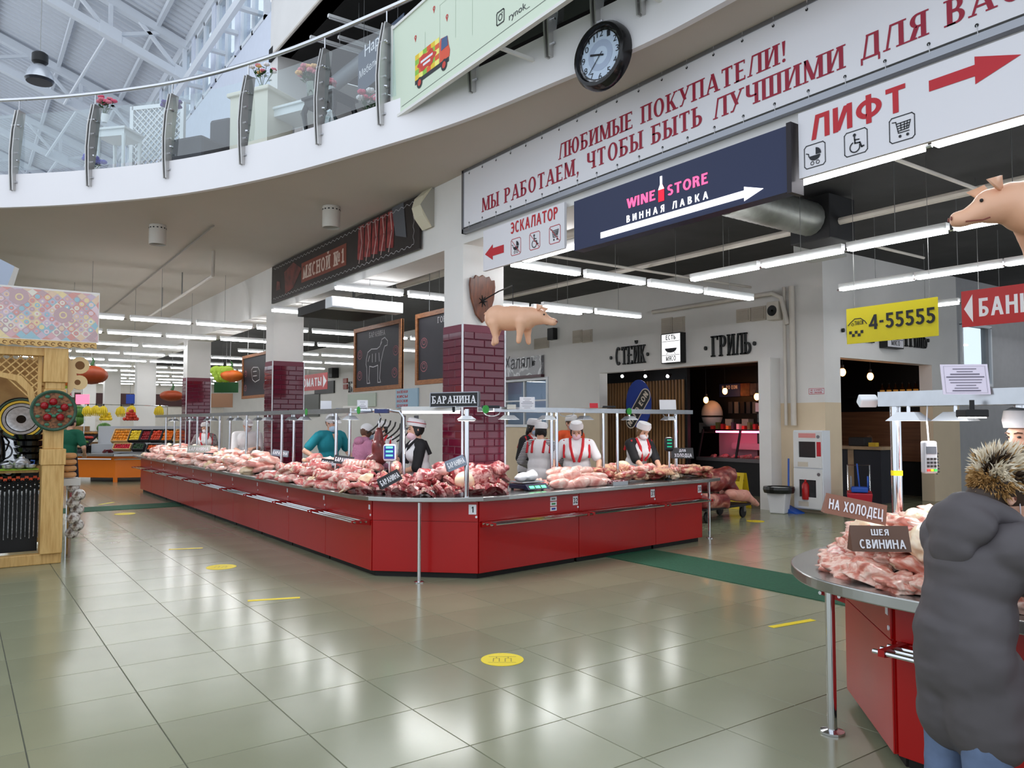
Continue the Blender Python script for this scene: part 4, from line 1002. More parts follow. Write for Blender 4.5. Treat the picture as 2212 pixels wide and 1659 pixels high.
# ================================================================ pigs on iron brackets
SKP = ramp_mat('pig_paint', [(.3, (232, 176, 140)), (.55, (240, 188, 156)), (.75, (226, 158, 108))], 2.2, .4)
def pig3d(label, loc, rz, s=1.):
    t = thing('pig_figure', label, 'figurine', loc, rz)
    pr = [('e', (-.02, 0, .27), (.27, .135, .135)), ('e', (-.17, 0, .28), (.15, .13, .14)), ('e', (.13, 0, .26), (.14, .125, .13)), ('c', (.2, 0, .28), (.3, 0, .27), .105, .085),
          ('c', (.3, 0, .27), (.42, 0, .215), .075, .04), ('c', (.42, 0, .215), (.45, 0, .21), .042, .042)]
    for x, y, fo in ((.13, .075, .02), (.12, -.075, -.03), (-.2, .075, -.05), (-.19, -.075, .03)):
        pr += [('c', (x, y, .22), (x+fo*.5, y, .1), .065, .038), ('c', (x+fo*.5, y, .1), (x+fo, y, .015), .034, .03)]
    pr = [tuple([q[0]]+[tuple(c*s for c in v) if isinstance(v, tuple) else v*s for v in q[1:]]) for q in pr]
    blob('body', pr, SKP, .012*s, 5, t)
    for sy in (-1, 1):
        m = MB(); o_ = V3(.29, sy*.06, .345)*s; m.add([o_+V3(-.02, -sy*.02, -.02)*s, o_+V3(.03, sy*.035, -.015)*s, o_+V3(.075, sy*.05, .025)*s, o_+V3(.0, sy*.02, .05)*s, o_+V3(.03, sy*.03, -.0)*s], [(0, 1, 4, 3), (1, 2, 4), (2, 3, 4)])
        e_ = m.build('ear', SKP, t, w=0, smooth=True); so = e_.modifiers.new('s', 'SOLIDIFY'); so.thickness = .012*s
        MB().ball(V3(.365, sy*.056, .285)*s, .009*s, 8, 6).build('eye', BLACK, t, w=0, smooth=True)
        MB().ball(V3(.488, sy*.016, .212)*s, (.004*s, .008*s, .011*s), 8, 6).build('nostril', M('pig_dark', (130, 70, 60), .5), t, w=0)
    MB().tube([V3(-.28, 0, .3)*s, V3(-.31, .01, .31)*s, V3(-.32, -.015, .33)*s, V3(-.31, 0, .345)*s], .008*s, 6).build('tail', SKP, t, w=0, smooth=True)
    m = MB()
    for q_ in ([V3(.43, .035, .19)*s, V3(.36, .055, .19)*s, V3(.33, .06, .2)*s],): m.tube(q_, .004*s, 5)
    m.build('mouth', MATS['pig_dark'], t, w=0)
    return t
def right_of(p): return math.atan2(RT.y, RT.x)
pp = CP+ray(1108, 742)*8.3
pig3d('small pink pig figure hanging at the nearest burgundy column, facing right', (pp.x, pp.y, pp.z), right_of(pp)-.35, 1.0)
IRON = M('wrought_iron', (30, 30, 32), .5, metal=.5)
a_ = pY(1045, 645, 7.98); sh = thing('wall_shield', 'brown wooden shield plaque with iron boss on the nearest column', 'plaque', (a_.x, 8.03, a_.z-.3))
SHF = (V3(a_.x, 8.03, a_.z), V3(1, 0, 0), V3(0, 0, 1), V3(0, -1, 0))
sp = [(0, .3), (.05, .27), (.1, .29), (.13, .24), (.18, .25), (.19, .16), (.17, .0), (.1, -.2), (0, -.3)]; sp = sp+[(-x_, y_) for x_, y_ in sp[-2:0:-1]]
MB().poly(sp, SHF, 0, .03).build('board', ramp_mat('walnut', [(.3, (74, 38, 22)), (.7, (122, 66, 38))], 6, .35, stretch=(6, 1, 1)), sh, bev=.008)
m = MB()
for i in range(7): a2 = 2*pi*i/7; m.cyl(SHF[0]+V3(0, -.03, -.03), SHF[0]+V3(.06*cos(a2), -.035, -.03+.075*sin(a2)), .012, .004, 6)
m.ball(SHF[0]+V3(0, -.04, -.03), .025, 8, 6); m.build('iron_boss', IRON, sh)
e_ = pp+V3(0, 0, .6); m = MB(); m.tube([SHF[0]+V3(0, -.04, -.02), SHF[0]+V3(.05, -.3, .06), V3(pp.x, pp.y, e_.z+.02)], .008, 6); m.cyl(V3(pp.x, pp.y, e_.z+.02), V3(pp.x, pp.y, pp.z+.38), .004, n=5); m.build('bracket', IRON, sh)
p2 = CP+ray(2290, 556)*4.5
bp = pig3d('large close pink pig figure cut off by the right edge, facing left', (p2.x, p2.y, p2.z-.01), right_of(p2)+pi-.15, 1.2); MB().cyl((p2.x, p2.y, p2.z+.46), (p2.x, p2.y, 4.73 if p2.x > 5.55 else 3.79), .005, n=5).build('hanging_wire', IRON, bp)
# ================================================================ hanging signs in the right hall
YEL = M('taxi_yellow', (222, 206, 26), .5)
a_ = pz(1828, 668, 2.95); b_ = pz(2025, 641, 2.95); fr = frAB(a_, b_); W_ = (b_-a_).length
t = thing('taxi_sign', 'yellow taxi sign with black phone number hanging in the right hall', 'sign', (a_+b_)/2-V3(0, 0, .42))
fr = (a_-V3(0, 0, .42), fr[1], fr[2], fr[3]); HH = .42
MB().poly(rect(0, W_, 0, HH), fr, -.01, 0).build('panel', YEL, t)
m = MB(); lettering(m, '4-55555', fr, W_*.265, .145, .17, W_*.71, T=.2, t=.17, gap=.11, z0=.005)
m.build('lettering', INK, t); m = MB(); lettering(m, 'ТАКСИ', fr, W_*.1, .215, .05, W_*.1, T=.22, t=.2)
for i, (cx, cy) in enumerate(((0, 1), (2, 1), (4, 1), (1, 0), (3, 0))): m.poly(rect(W_*.03+cx*.037, W_*.03+cx*.037+.037, .08+cy*.035, .115+cy*.035), fr, .003)
for q_ in line2([(W_*.02, .22), (W_*.05, .25), (W_*.1, .29), (W_*.17, .29), (W_*.22, .25), (W_*.24, .22)], .01): m.poly(q_, fr, .003)
mb_ring(m, fr, W_*.075, .225, .018, .006, .003)
m.build('taxi_mark', INK, t)
for x_ in (W_*.1, W_*.92): p_ = fr[0]+fr[1]*x_+V3(0, 0, HH); MB().cyl(p_, V3(p_.x, p_.y, 4.7), .003, n=4).build('wire', GALV, t)
a_ = pz(2076, 630, 3.2); fr = (V3(a_.x, a_.y, 3.2-.44), V3(0, -1, 0), V3(0, 0, 1), V3(-1, 0, 0))
t = thing('bank_sign', 'red hanging sign with white arrow left pointing to cash machines', 'sign', (a_.x, a_.y-.8, 3.2-.44))
MB().poly(rect(0, 1.7, 0, .44), fr, -.01, 0).build('panel', M('bank_red', (184, 38, 42), .5), t)
m = MB(); lettering(m, 'БАНКОМАТЫ', fr, .2, .11, .22, 1.4, T=.22, t=.17); m.poly([(.03, .22), (.13, .05), (.13, .39)], fr, .003); m.build('lettering', PAPER, t)
for x_ in (.2, 1.5): MB().cyl(fr[0]+V3(0, -x_, .44), fr[0]+V3(.0, -x_, 1.8), .003, n=4).build('wire', GALV, t)
a_ = pX(655, 845, 9.0); fr = (V3(9.0, a_.y+1.2, a_.z), V3(0, -1, 0), V3(0, 0, 1), V3(-1, 0, 0)); b_ = pX(707, 820, 9.0)
W_ = 1.2+a_.y-b_.y
t = thing('bank_sign', 'red hanging sign with white arrow right, seen between the burgundy columns', 'sign', (9, a_.y, a_.z))
MB().poly(rect(0, W_, 0, .5), fr, -.01, 0).build('panel', MATS['bank_red'], t)
m = MB(); lettering(m, 'БАНКОМАТЫ', fr, .05, .12, .26, W_-.5, T=.22, t=.17); m.poly([(W_-.05, .25), (W_-.32, .05), (W_-.32, .45)], fr, .003); m.build('lettering', PAPER, t)
MB().cyl(fr[0]+V3(0, -W_/2, .5), V3(9, a_.y+1.2-W_/2, 4.7), .004, n=4).build('wire', GALV, t)
# ================================================================ the red meat counter
REDL = M('red_lacquer', (168, 5, 7), .28, var=.04, scale=2, coat=.1); SEAM = M('seam_dark', (50, 6, 6), .5); PLIN = M('plinth_black', (18, 14, 14), .6)
REDB = M('red_bracket', (160, 12, 12), .35)
CT = .84
def cabinet_unit(label, a, b, depth, num=None, stickers=False, tray=True, extra=False, group=None):
    """red counter unit; front bottom edge runs a->b (left to right as seen), body extends backwards"""
    fr = frAB((*a, 0), (*b, 0)); L = (V3(*b, 0)-V3(*a, 0)).length; o, ex, ey, nn = fr
    mid = o+ex*L/2-nn*depth/2
    t = thing('counter_unit', label, 'counter', (mid.x, mid.y, 0), math.atan2(ex.y, ex.x), group)
    def bx(x0, x1, y0, y1, d0, d1): m = MB(); m.poly(rect(x0, x1, y0, y1), fr, d0, d1); return m
    bx(.004, L-.004, .06, CT-.045, -depth, -.012).build('body', REDL, t)
    bx(.003, L-.003, .585, CT-.05, -.012, 0).build('upper_panel', REDL, t, bev=.003)
    bx(.003, L-.003, .06, .578, -.012, -.003).build('lower_panel', REDL, t, bev=.003)
    bx(.02, L-.02, 0.0, .06, -depth+.05, -.06).build('plinth', PLIN, t)
    if tray:
        zt = .585
        for x_ in (.03, L-.06):
            m = MB(); q0 = o+ex*x_+ey*zt; m.add([q0, q0+ex*.03, q0+ex*.03+nn*.2+ey*.0, q0+nn*.2, q0-ey*.06, q0+ex*.03-ey*.06, q0+ex*.03+nn*.2-ey*.03, q0+nn*.2-ey*.03], [(0, 1, 2, 3), (4, 7, 6, 5), (0, 4, 5, 1), (1, 5, 6, 2), (2, 6, 7, 3), (3, 7, 4, 0)])
            m.build('tray_bracket', REDB, t)
        for d_ in (.06, .12, .185): m = MB(); m.cyl(o+ex*.0+ey*(zt-.015)+nn*d_, o+ex*L+ey*(zt-.015)+nn*d_, .011, n=8); m.build('tray_bar', CHROME, t, smooth=True)
    if num is not None:
        m = MB(); m.poly(rect(L-.1, L-.02, .66, .76), fr, .001, .003); m.build('number_label', PAPER, t)
        m = MB(); lettering(m, num, fr, L-.06, .68, .06, None if len(num) == 1 else .068, T=.2, t=.17, align='c', z0=.004); m.build('number', INK, t)
    else:
        m = MB(); m.poly(rect(L-.07, L-.03, .69, .74), fr, .001, .003); m.build('number_label', PAPER, t)
    m = MB(); m.cyl(o+ex*(L-.02)+ey*.635, o+ex*(L-.02)+ey*.635+nn*.006, .012, n=10); m.build('cap', PAPER, t)
    if stickers:
        for k, c_ in enumerate(((240, 240, 240), (226, 240, 230), (60, 80, 170))):
            m = MB(); m.poly(rect(L-.46, L-.36, .73-.055*k, .775-.055*k), fr, .001, .002); m.build('payment_sticker', PAPER, t)
            m = MB(); m.poly(rect(L-.44, L-.38, .742-.055*k, .762-.055*k), fr, .003); m.build('payment_mark', M('sticker_%d' % k, [(120, 120, 120), (60, 140, 80), (50, 60, 150)][k], .5), t)
    return t
nU = 10; ys_ = [7.56+(20.0-7.56)*i/nU for i in range(nU+1)]
ordn = ['first', 'second', 'third', 'fourth', 'fifth', 'sixth', 'seventh', 'eighth', 'ninth', 'tenth']
for i in range(nU):
    cabinet_unit('red counter unit, %s back from the corner along the left aisle' % ordn[i], (3.58, ys_[i+1]), (3.58, ys_[i]), .7, group='red counter units on the left aisle')
cabinet_unit('red counter corner unit set at an angle behind a steel leg', (3.585, 7.55), (4.40, 6.775), .55, num='1', tray=False)
RO, RE = V3(4.41, 6.77, 0), V3(3.85, .4, 0).normalized(); RN = V3(-RE.y, RE.x, 0)
def RP(s, t_=0., z=0.): return RO+RE*s+RN*t_+V3(0, 0, z)
cuts = [0, 1.47, 2.87, 3.87]
for i in range(3):
    a_, b_ = RP(cuts[i]), RP(cuts[i+1])
    cabinet_unit(['red counter unit right of the corner, numbered 32', 'red counter unit numbered 31 in the middle of the right side', 'red counter unit at the right end, numbered 30'][i], (a_.x, a_.y), (b_.x, b_.y), .7, num=['32', '31', '30'][i], stickers=(i == 0))
top = [(3.44, 20.15), (3.44, 7.8), (3.5, 7.47), (3.66, 7.2), (3.87, 7.02), (4.12, 6.84), (4.42, 6.71), (4.75, 6.72)]+[(RP(s, -.06).x, RP(s, -.06).y) for s in (1.5, 3, 3.95)]+[(RP(4.3, .0).x, RP(4.3, .0).y), (RP(4.52, .18).x, RP(4.52, .18).y), (RP(4.55, .45).x, RP(4.55, .45).y), (RP(4.4, .72).x, RP(4.4, .72).y), (RP(4.1, .82).x, RP(4.1, .82).y), (RP(.5, .82).x, RP(.5, .82).y), (4.55, 7.75), (4.36, 8.0), (4.36, 20.15)]
TOPS = M('counter_steel', (176, 176, 174), .25, metal=.9, var=.06, scale=5)
t = thing('worktop', 'long stainless worktop of the red meat counter with rounded corner', 'worktop', (3.9, 12, CT-.045))
MB().poly(top, G0, CT-.045, CT).build('steel_top', TOPS, t, bev=.006)
for i, (x, y) in enumerate(((3.84, 7.0), (RP(4.2, .12).x, RP(4.2, .12).y))):
    m = MB(); m.cyl((x, y, 0.012), (x, y, CT-.046), .019, n=14); lg = m.build('leg', CHROME, t, smooth=True)
    MB().lathe([(.05, .001), (.05, .01), (.02, .014)], c=(x, y, 0), n=16).build('foot', CHROME, lg)
# ---------------------------------------------------------------- meat
FAT = (238, 208, 192)
m_pale = ramp_mat('meat_pale', [(.25, (210, 122, 112)), (.45, (238, 172, 158)), (.6, (250, 214, 200)), (.8, (232, 156, 146))], 7, .22, 6, 1., rnd=1)
m_pink = ramp_mat('meat_pink', [(.25, (178, 78, 78)), (.45, (216, 122, 116)), (.58, FAT), (.7, (214, 116, 112))], 8, .22, 6, 1.4, rnd=1)
m_red = ramp_mat('meat_red', [(.2, (110, 28, 36)), (.45, (160, 60, 64)), (.57, (226, 178, 170)), (.68, (140, 44, 50))], 9, .28, 6, 1.6, rnd=1)
m_beef = ramp_mat('meat_beef', [(.2, (120, 34, 36)), (.42, (172, 70, 66)), (.58, (232, 190, 150)), (.7, (160, 56, 54))], 8, .28, 6, 1.2, rnd=1)
m_fat = ramp_mat('meat_fat', [(.3, (240, 206, 160)), (.6, (246, 224, 196)), (.8, (222, 140, 122))], 7, .35, 5, 1., rnd=1)
def lump(seed, sx, sy, sz, rough=.35, flat=0.):
    bm = bmesh.new(); bmesh.ops.create_icosphere(bm, subdivisions=4 if seed >= 60 else 3, radius=1)
    off = Vector((seed*3.1, seed*1.7, seed*2.3))
    for v in bm.verts:
        n = noise.noise(v.co*1.3+off)*rough+noise.noise(v.co*3.1+off)*rough*.45-abs(noise.noise(v.co*2.2+off*2))*rough*.7+noise.noise(v.co*7+off)*rough*.12
        p = v.co*(1+n)
        if flat: p.z = max(p.z, -flat)
        v.co = Vector((p.x*sx, p.y*sy, p.z*sz))
    zmin = min(v.co.z for v in bm.verts)
    for v in bm.verts: v.co.z -= zmin
    for f in bm.faces: f.smooth = True
    me = bpy.data.meshes.new('meat_cut'); bm.to_mesh(me); bm.free()
    return me
def chop(seed):
    rr = random.Random(seed); mb = MB(); n = 14
    ring = [(.085*cos(a)*(1+.2*rr.random()), .06*sin(a)*(1+.25*rr.random())) for a in [2*pi*i/n for i in range(n)]]
    mb.poly(ring, G0, 0, .03); mb.m = 1
    mb.cyl((.06, .0, .015), (.11, .02, .018), .008, .006, 6)
    return mb.mesh('meat_cut', [m_red, m_fat], smooth=False)
def rack_of_ribs(seed):
    mb = MB(); n = 8
    for i in range(n):
        x = -.16+.32*i/(n-1); mb.tube([(x, -.13, .02), (x+.01, -.04, .07), (x, .05, .075), (x, .13, .03)], [.02, .026, .026, .02], 7)
    mb.m = 1
    for i in range(n): x = -.16+.32*i/(n-1); mb.cyl((x, .12, .035), (x, .17, .01), .009, .007, 6)
    return mb.mesh('meat_cut', [m_pink, m_fat], smooth=True)
def shank(seed):
    mb = MB(); mb.tube([(-.2, 0, .06), (-.1, .01, .07), (.02, 0, .06), (.12, -.01, .04), (.2, 0, .03)], [.03, .075, .07, .035, .022], 12)
    mb.m = 1; mb.cyl((.19, 0, .03), (.25, .005, .028), .02, .024, 8); mb.ball((.25, .005, .028), .026, 8, 6)
    return mb.mesh('meat_cut', [m_pink, m_fat], smooth=True)
def with_mat(me, mat): c = me.copy(); c.materials.clear(); c.materials.append(mat); return c
base_l = [lump(i, .17+.02*(i % 3), .11, .06, .38, .5) for i in range(6)]; base_c = [lump(i+20, .1, .08, .065, .4, .6) for i in range(4)]
KIT = {'pale': [with_mat(m, m_pale) for m in base_l]+[with_mat(base_c[0], m_fat), with_mat(base_c[1], m_pale)],
       'pink': [with_mat(m, m_pink) for m in base_l[:5]]+[with_mat(base_c[2], m_fat), shank(1), rack_of_ribs(2)],
       'chop': [chop(i) for i in range(5)]+[with_mat(base_c[3], m_red), with_mat(base_c[0], m_red)],
       'beef': [with_mat(m, m_beef) for m in base_l]+[with_mat(base_c[1], m_fat), rack_of_ribs(5)],
       'roll': [with_mat(lump(40+i, .2, .075, .06, .16, .7), m_pale) for i in range(3)]}
KNAME = {'pale': 'pale_meat_cut', 'pink': 'meat_cut', 'chop': 'lamb_chop', 'beef': 'beef_cut', 'roll': 'meat_roll', 'pork': 'pork_cut'}
def cut(kit, p, label, group, rz=None, sc=1., tilt=.18, idx=None):
    ms = KIT[kit]; me = ms[R.randrange(len(ms)) if idx is None else idx]
    o = bpy.data.objects.new(KNAME[kit], me); col.objects.link(o); o.location = p
    o.rotation_euler = (R.uniform(-tilt, tilt), R.uniform(-tilt, tilt), R.uniform(0, 2*pi) if rz is None else rz)
    s_ = sc*R.uniform(.85, 1.2); o.scale = (s_, s_, s_*R.uniform(.85, 1.2))
    return tag(o, label, 'meat', group)
y = 7.95; prev = None
SECT = [(7.9, 8.9, 'pink', 'rosy red meat cut', 'by the tilted price card'), (8.9, 10.9, 'pink', 'rosy meat cut', 'around the paired price cards'),
        (11.7, 13.6, 'pale', 'pale pink meat cut', 'past the bare steel patch'), (13.6, 16.4, 'pale', 'pale pink meat cut', 'before the stout person'), (16.6, 19.6, 'pale', 'pale pink meat cut', 'nearest the fruit stall')]
for y0, y1, kit, what, where in SECT:
    y = y0
    while y < y1:
        for lv, (x, z) in enumerate(((3.57, .0), (3.79, .03), (4.02, .06), (3.68, .1), (3.9, .14), (4.05, .2))):
            if lv > 3 and R.random() < .3: continue
            cut(kit, (x+R.uniform(-.03, .03), y+R.uniform(-.06, .06), CT+z), '%s, %s of the pile %s' % (what, ['front row', 'second row', 'back row', 'upper front layer', 'upper layer', 'top'][lv], where),
                'cuts of meat %s' % where, sc=.95)
        y += .3
# corner: dark red chops fanned in rows
for k, (r_, n, z) in enumerate(((.0, 17, 0.), (.13, 15, .03), (.25, 13, .07), (.37, 10, .1))):
    for i in range(n):
        f = i/(n-1); a_ = V3(3.56, 7.78, 0).lerp(V3(3.95, 7.06, 0), min(1, f*1.8)) if f < .55 else V3(3.95, 7.06, 0).lerp(V3(4.72, 6.85, 0), (f-.55)/.45)
        ii = V3(.62, .72, 0)*r_; p = a_+ii+V3(0, 0, CT+z)
        o = cut('chop', p+V3(0, 0, .03), 'dark red chop in %s of the lamb display at the counter corner' % ['the front row', 'the second row', 'the third row', 'the back row'][k], 'dark red chops at the counter corner', rz=math.atan2(-.7, -.7)+R.uniform(-.5, .5), sc=1.05, tilt=.5, idx=i % 5)
        o.rotation_euler[1] -= .5
for i in range(12):
    cut('chop', (4.12+.07*i+R.uniform(-.04, .04), 7.35-.02*i+R.uniform(-.1, .1), CT+.1+.05*(i % 3)), 'dark red lump of lamb heaped behind the fanned chops', 'lamb lumps behind the chops', sc=1.3, idx=5+i % 2)
# lamb neck arch on top of the corner heap
t = thing('lamb_joint', 'arched lamb joint with hollow middle at the corner heap', 'meat', (4.62, 7.05, CT+.05)); 
blob('joint', [('c', (-.12, 0, .12), (.02, 0, .15), .1, .09), ('c', (.05, .0, .17), (.12, -.02, .1), .05, .04), ('c', (.12, -.02, .1), (.13, -.03, .0), .035, .03), ('c', (.0, -.04, .04), (.05, -.05, .05), .04, .03)], m_red, .014, 3, t)
blob('fat_cap', [('e', (-.2, 0, .1), (.13, .1, .1))], m_fat, .014, 2, t)
# right side
for i in range(14):
    k = i % 5; lv = i//5
    p = RP(1.35+.17*k+.05*lv, .16+.1*lv, CT+.07*lv); cut('roll', p, 'smooth pink meat roll in %s of the heap right of the scale' % ['the bottom row', 'the middle row', 'the top row'][lv], 'smooth pink rolls right of the scale', rz=.1+R.uniform(-.25, .25), sc=.95, tilt=.1)
for i in range(46):
    s = 2.3+1.95*((i*7) % 46)/46; t_ = .12+.5*R.random(); cut('beef', RP(s, t_, CT+.1*t_+(.07 if i % 3 == 0 else 0)), 'beef cut with yellow fat in the %s part of the right-hand display' % ('left' if s < 2.9 else 'middle' if s < 3.6 else 'end'), 'beef cuts on the right-hand display', sc=.85)
for i in range(10): cut('pink', RP(1.1+.16*i, .55+R.uniform(-.06, .06), CT), 'meat piece lying behind the pink rolls near the vendors', 'meat behind the rolls', sc=.8)
# pig trotter joint standing behind
blob_t = thing('pork_joint', 'pale pork hock joint beside the black price display', 'meat', RP(2.98, .7, CT))
blob('joint', [('c', (-.2, 0, .08), (-.02, 0, .13), .05, .1), ('e', (.06, 0, .13), (.15, .1, .12))], m_fat, .014, 3, blob_t)
# lamb hanging in front of the man in teal
p = CP+ray(818, 975)*9.6
hg = thing('hanging_lamb', 'dark red lamb leg hanging from a hook over the counter', 'meat', (p.x, p.y, p.z-.13))
blob('meat', [('c', (0, 0, .38), (0, 0, .2), .045, .075), ('c', (0, 0, .2), (.02, 0, .06), .09, .1), ('e', (-.03, .02, .02), (.13, .09, .09))], M('lamb_dark', (96, 34, 32), .3, var=.3, scale=14), .014, 3, hg)
MB().tube([V3(0, 0, .42), V3(0, 0, .5), V3(.02, 0, .56), V3(0, 0, .6)], .006, 6).build('hook', CHROME, hg, w=0)
# ---------------------------------------------------------------- lamp racks above the counters
LED = M('rack_led', (255, 255, 255), .5, emit=45); SHADE = M('lamp_shade_white', (236, 238, 242), .4)
def rack(label, P, s0, s1, posts, z=1.72, w_=.3, lamps=(), th=.055):
    """steel shelf carried by posts; P(s, t, z) maps to world, t across"""
    c_ = P((s0+s1)/2, 0, CT)
    t = thing('lamp_rack', label, 'rack', c_)
    e_ = (P(s1, 0, 0)-P(s0, 0, 0)).normalized(); n_ = (P(s0, 1, 0)-P(s0, 0, 0)).normalized()
    for k, (d0, d1) in enumerate(((0, .02), (w_-.02, w_))):
        m = MB(); m.obox((P(s0, (d0+d1)/2, z+th/2)+P(s1, (d0+d1)/2, z+th/2))/2, (P(s1, 0, 0)-P(s0, 0, 0))/2, n_*.01, V3(0, 0, th/2)); m.build('beam', STEEL, t)
    m = MB(); m.obox((P(s0, w_/2, z+.006)+P(s1, w_/2, z+.006))/2, (P(s1, 0, 0)-P(s0, 0, 0))/2, n_*(w_/2-.02), V3(0, 0, .006)); m.build('shelf', STEEL, t)
    for s_, d_, r_ in posts:
        q_ = P(s_, d_, CT); m = MB(); m.cyl(q_, P(s_, d_, z+.01), r_, n=12); po = m.build('post', CHROME, t, smooth=True)
        MB().lathe([(r_*1.9, 0), (r_*1.9, .006), (r_, .01)], c=q_, n=12).build('flange', CHROME, po)
    for s_, d_ in lamps:
        q_ = P(s_, d_, z-.085)
        lp = MB(); a, b = .1, .05
        lp.add([q_+e_*x*a+n_*y_*a*.7 for x, y_ in ((-1,-1),(1,-1),(1,1),(-1,1))]+[q_+e_*x*b+n_*y_*b*.7+V3(0, 0, .05) for x, y_ in ((-1,-1),(1,-1),(1,1),(-1,1))], [(4,5,6,7),(0,1,5,4),(1,2,6,5),(2,3,7,6),(3,0,4,7)])
        sh_ = lp.build('lamp_shade', SHADE, t)
        m = MB(); m.obox(q_+V3(0, 0, .006), e_*.085, n_*.055, V3(0, 0, .004)); m.build('lamp_light', LED, sh_)
        m = MB(); m.cyl(q_+V3(0, 0, .05), q_+V3(0, 0, .09), .01, n=6); m.build('lamp_stem', CHROME, sh_)
    return t
LP = lambda s, t_, z: V3(3.85+t_, s, z)
rack('steel lamp rack along the left side of the red counter', LP, 8.75, 19.9, [(s, d, .02) for s in (9.3, 11.3, 13.0, 14.6, 16.2, 17.6, 19.0) for d in (.06, .24)], lamps=[(8.95+.78*i, .1+.1*(i % 2)) for i in range(14)])
rack('steel lamp rack along the right side of the red counter', lambda s, t_, z: RP(s, t_+.3, z), .45, 4.1, [(1.47, .06, .02), (1.56, .24, .02), (2.45, .2, .018), (2.56, .06, .018), (3.78, .06, .024)], lamps=[(.75, .1), (1.3, .05), (2.05, .15), (2.85, .1), (3.65, .08)])
# bent pipe and corner post, tube lamp, БАРАНИНА light sign
q_ = CP+ray(872, 1000)*9.4
t = thing('corner_pipe', 'bent chrome pipe closing the left lamp rack near the corner', 'pipe', (q_.x, q_.y, CT))
MB().tube([(q_.x, q_.y, CT), (q_.x, q_.y, 1.66), (q_.x-.03, q_.y+.05, 1.73), (q_.x-.1, q_.y+.2, 1.75), (3.98, 8.9, 1.75)], .02, 10).build('pipe', CHROME, t, smooth=True)
a_, b_ = CP+ray(872, 893)*8.75, CP+ray(990, 893)*8.15
t = thing('tube_lamp', 'white tube lamp bridging the corner between the racks', 'lamp', (a_+b_)/2)
MB().bar(a_+V3(0, 0, .05), b_+V3(0, 0, .05), .07, .05).build('housing', HOUS, t); MB().bar(a_+V3(0, 0, .015), b_+V3(0, 0, .015), .045, .03).build('tube', LED, t)
q_ = CP+ray(1008, 960)*8.05
t = thing('corner_post', 'thick chrome post with a small lamp under the lamb sign', 'post', (q_.x, q_.y, CT))
MB().cyl((q_.x, q_.y, CT), (q_.x, q_.y, 1.74), .026, n=14).build('pole', CHROME, t, smooth=True)
m = MB(); m.lathe([(.09, 1.62), (.1, 1.635), (.05, 1.67)], c=(q_.x, q_.y, 0), n=16); m.build('lamp_shade', SHADE, t, smooth=True)
m = MB(); m.lathe([(.085, 1.617), (.0, 1.617)], c=(q_.x, q_.y, 0), n=16, cap=False); m.build('lamp_light', LED, t)
a_, b_ = CP+ray(930, 880)*8.3, CP+ray(1033, 880)*8.0
b_.z = a_.z = 1.765; fr = frAB(a_, b_); W_ = (b_-a_).length
t = thing('lamb_sign', 'black sign with white serif word for lamb above the counter corner', 'sign', (a_+b_)/2)
MB().poly(rect(0, W_, 0, .15), fr, -.03, 0).build('panel', M('sign_black', (24, 24, 26), .4), t)
m = MB()
for r_ in (rect(0, W_, .145, .155), rect(0, W_, -.005, .005), rect(-.005, .005, 0, .15), rect(W_-.005, W_+.005, 0, .15)): m.poly(r_, fr, -.032, .006)
m.build('frame', ALU, t)
m = MB(); lettering(m, 'БАРАНИНА', fr, W_/2, .035, .08, W_*.92, T=.22, t=.11, sf=True, align='c'); m.build('lettering', PAPER, t)
m = MB(); m.cyl((a_+b_)/2+V3(0, 0, -.06), (a_+b_)/2+V3(0, 0, 0), .02, n=8); m.build('mount', IRON, t)
# ---------------------------------------------------------------- things on the racks and counters
def tent(label, px, py, d, w_, h_, txt, yaw=0., roll=0., bgc=(38, 36, 40), halo=False, two=None, name='price_card'):
    p = CP+ray(px, py)*d; t = thing(name, label, 'price card', (p.x, p.y, p.z-h_/2), math.atan2(RT.y, RT.x)+yaw)
    t.rotation_euler = (0, roll, t.rotation_euler[2])
    mat_ = M('card_%d_%d' % (bgc[0], bgc[1]), bgc, .4)
    m = MB(); m.add([(-w_/2, -.0, 0), (w_/2, 0, 0), (w_/2, h_*.35, h_), (-w_/2, h_*.35, h_), (-w_/2, h_*.7, 0), (w_/2, h_*.7, 0)], [(0, 1, 2, 3), (5, 4, 3, 2), (1, 5, 2), (4, 0, 3)]); m.build('card', mat_, t, w=0)
    k = math.hypot(h_*.35, h_); fr = (V3(-w_/2, -.002, 0), V3(1, 0, 0), V3(0, h_*.35/k, h_/k), V3(0, -h_/k, h_*.35/k))
    m = MB()
    if two: lettering(m, two, fr, w_*.5, k*.62, k*.24, w_*.3, T=.2, t=.17, align='c'); lettering(m, txt, fr, w_*.52, k*.12, k*.34, w_*.78, T=.2, t=.17, align='c')
    else: lettering(m, txt, fr, w_*.5, k*.25, k*.5, w_*.88, T=.2, t=.17, align='c')
    m.build('lettering', PAPER, t, w=0)
    return t
tent('tilted dark lamb price card on the corner chops', 848, 1034, 7.9, .24, .11, 'БАРАНИНА', .5, -.45)
tent('dark lamb price card leaning on the rosy cuts, left of the overlapping pair', 712, 1001, 9.9, .24, .1, 'БАРАНИНА', 0, .12)
tent('dark lamb price card leaning on the rosy cuts, right of the overlapping pair', 741, 994, 9.6, .24, .1, 'БАРАНИНА', 0, .12)
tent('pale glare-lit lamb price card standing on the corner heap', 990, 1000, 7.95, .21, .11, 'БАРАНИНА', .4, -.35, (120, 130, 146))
tent('large pale lamb price card on the far pale meat', 428, 970, 14.6, .42, .14, 'БАРАНИНА', 0, 0, (176, 178, 170))
tent('small dark lamb price card in front of the large pale one', 456, 984, 14.0, .3, .09, 'БАРАНИНА', 0, .05)
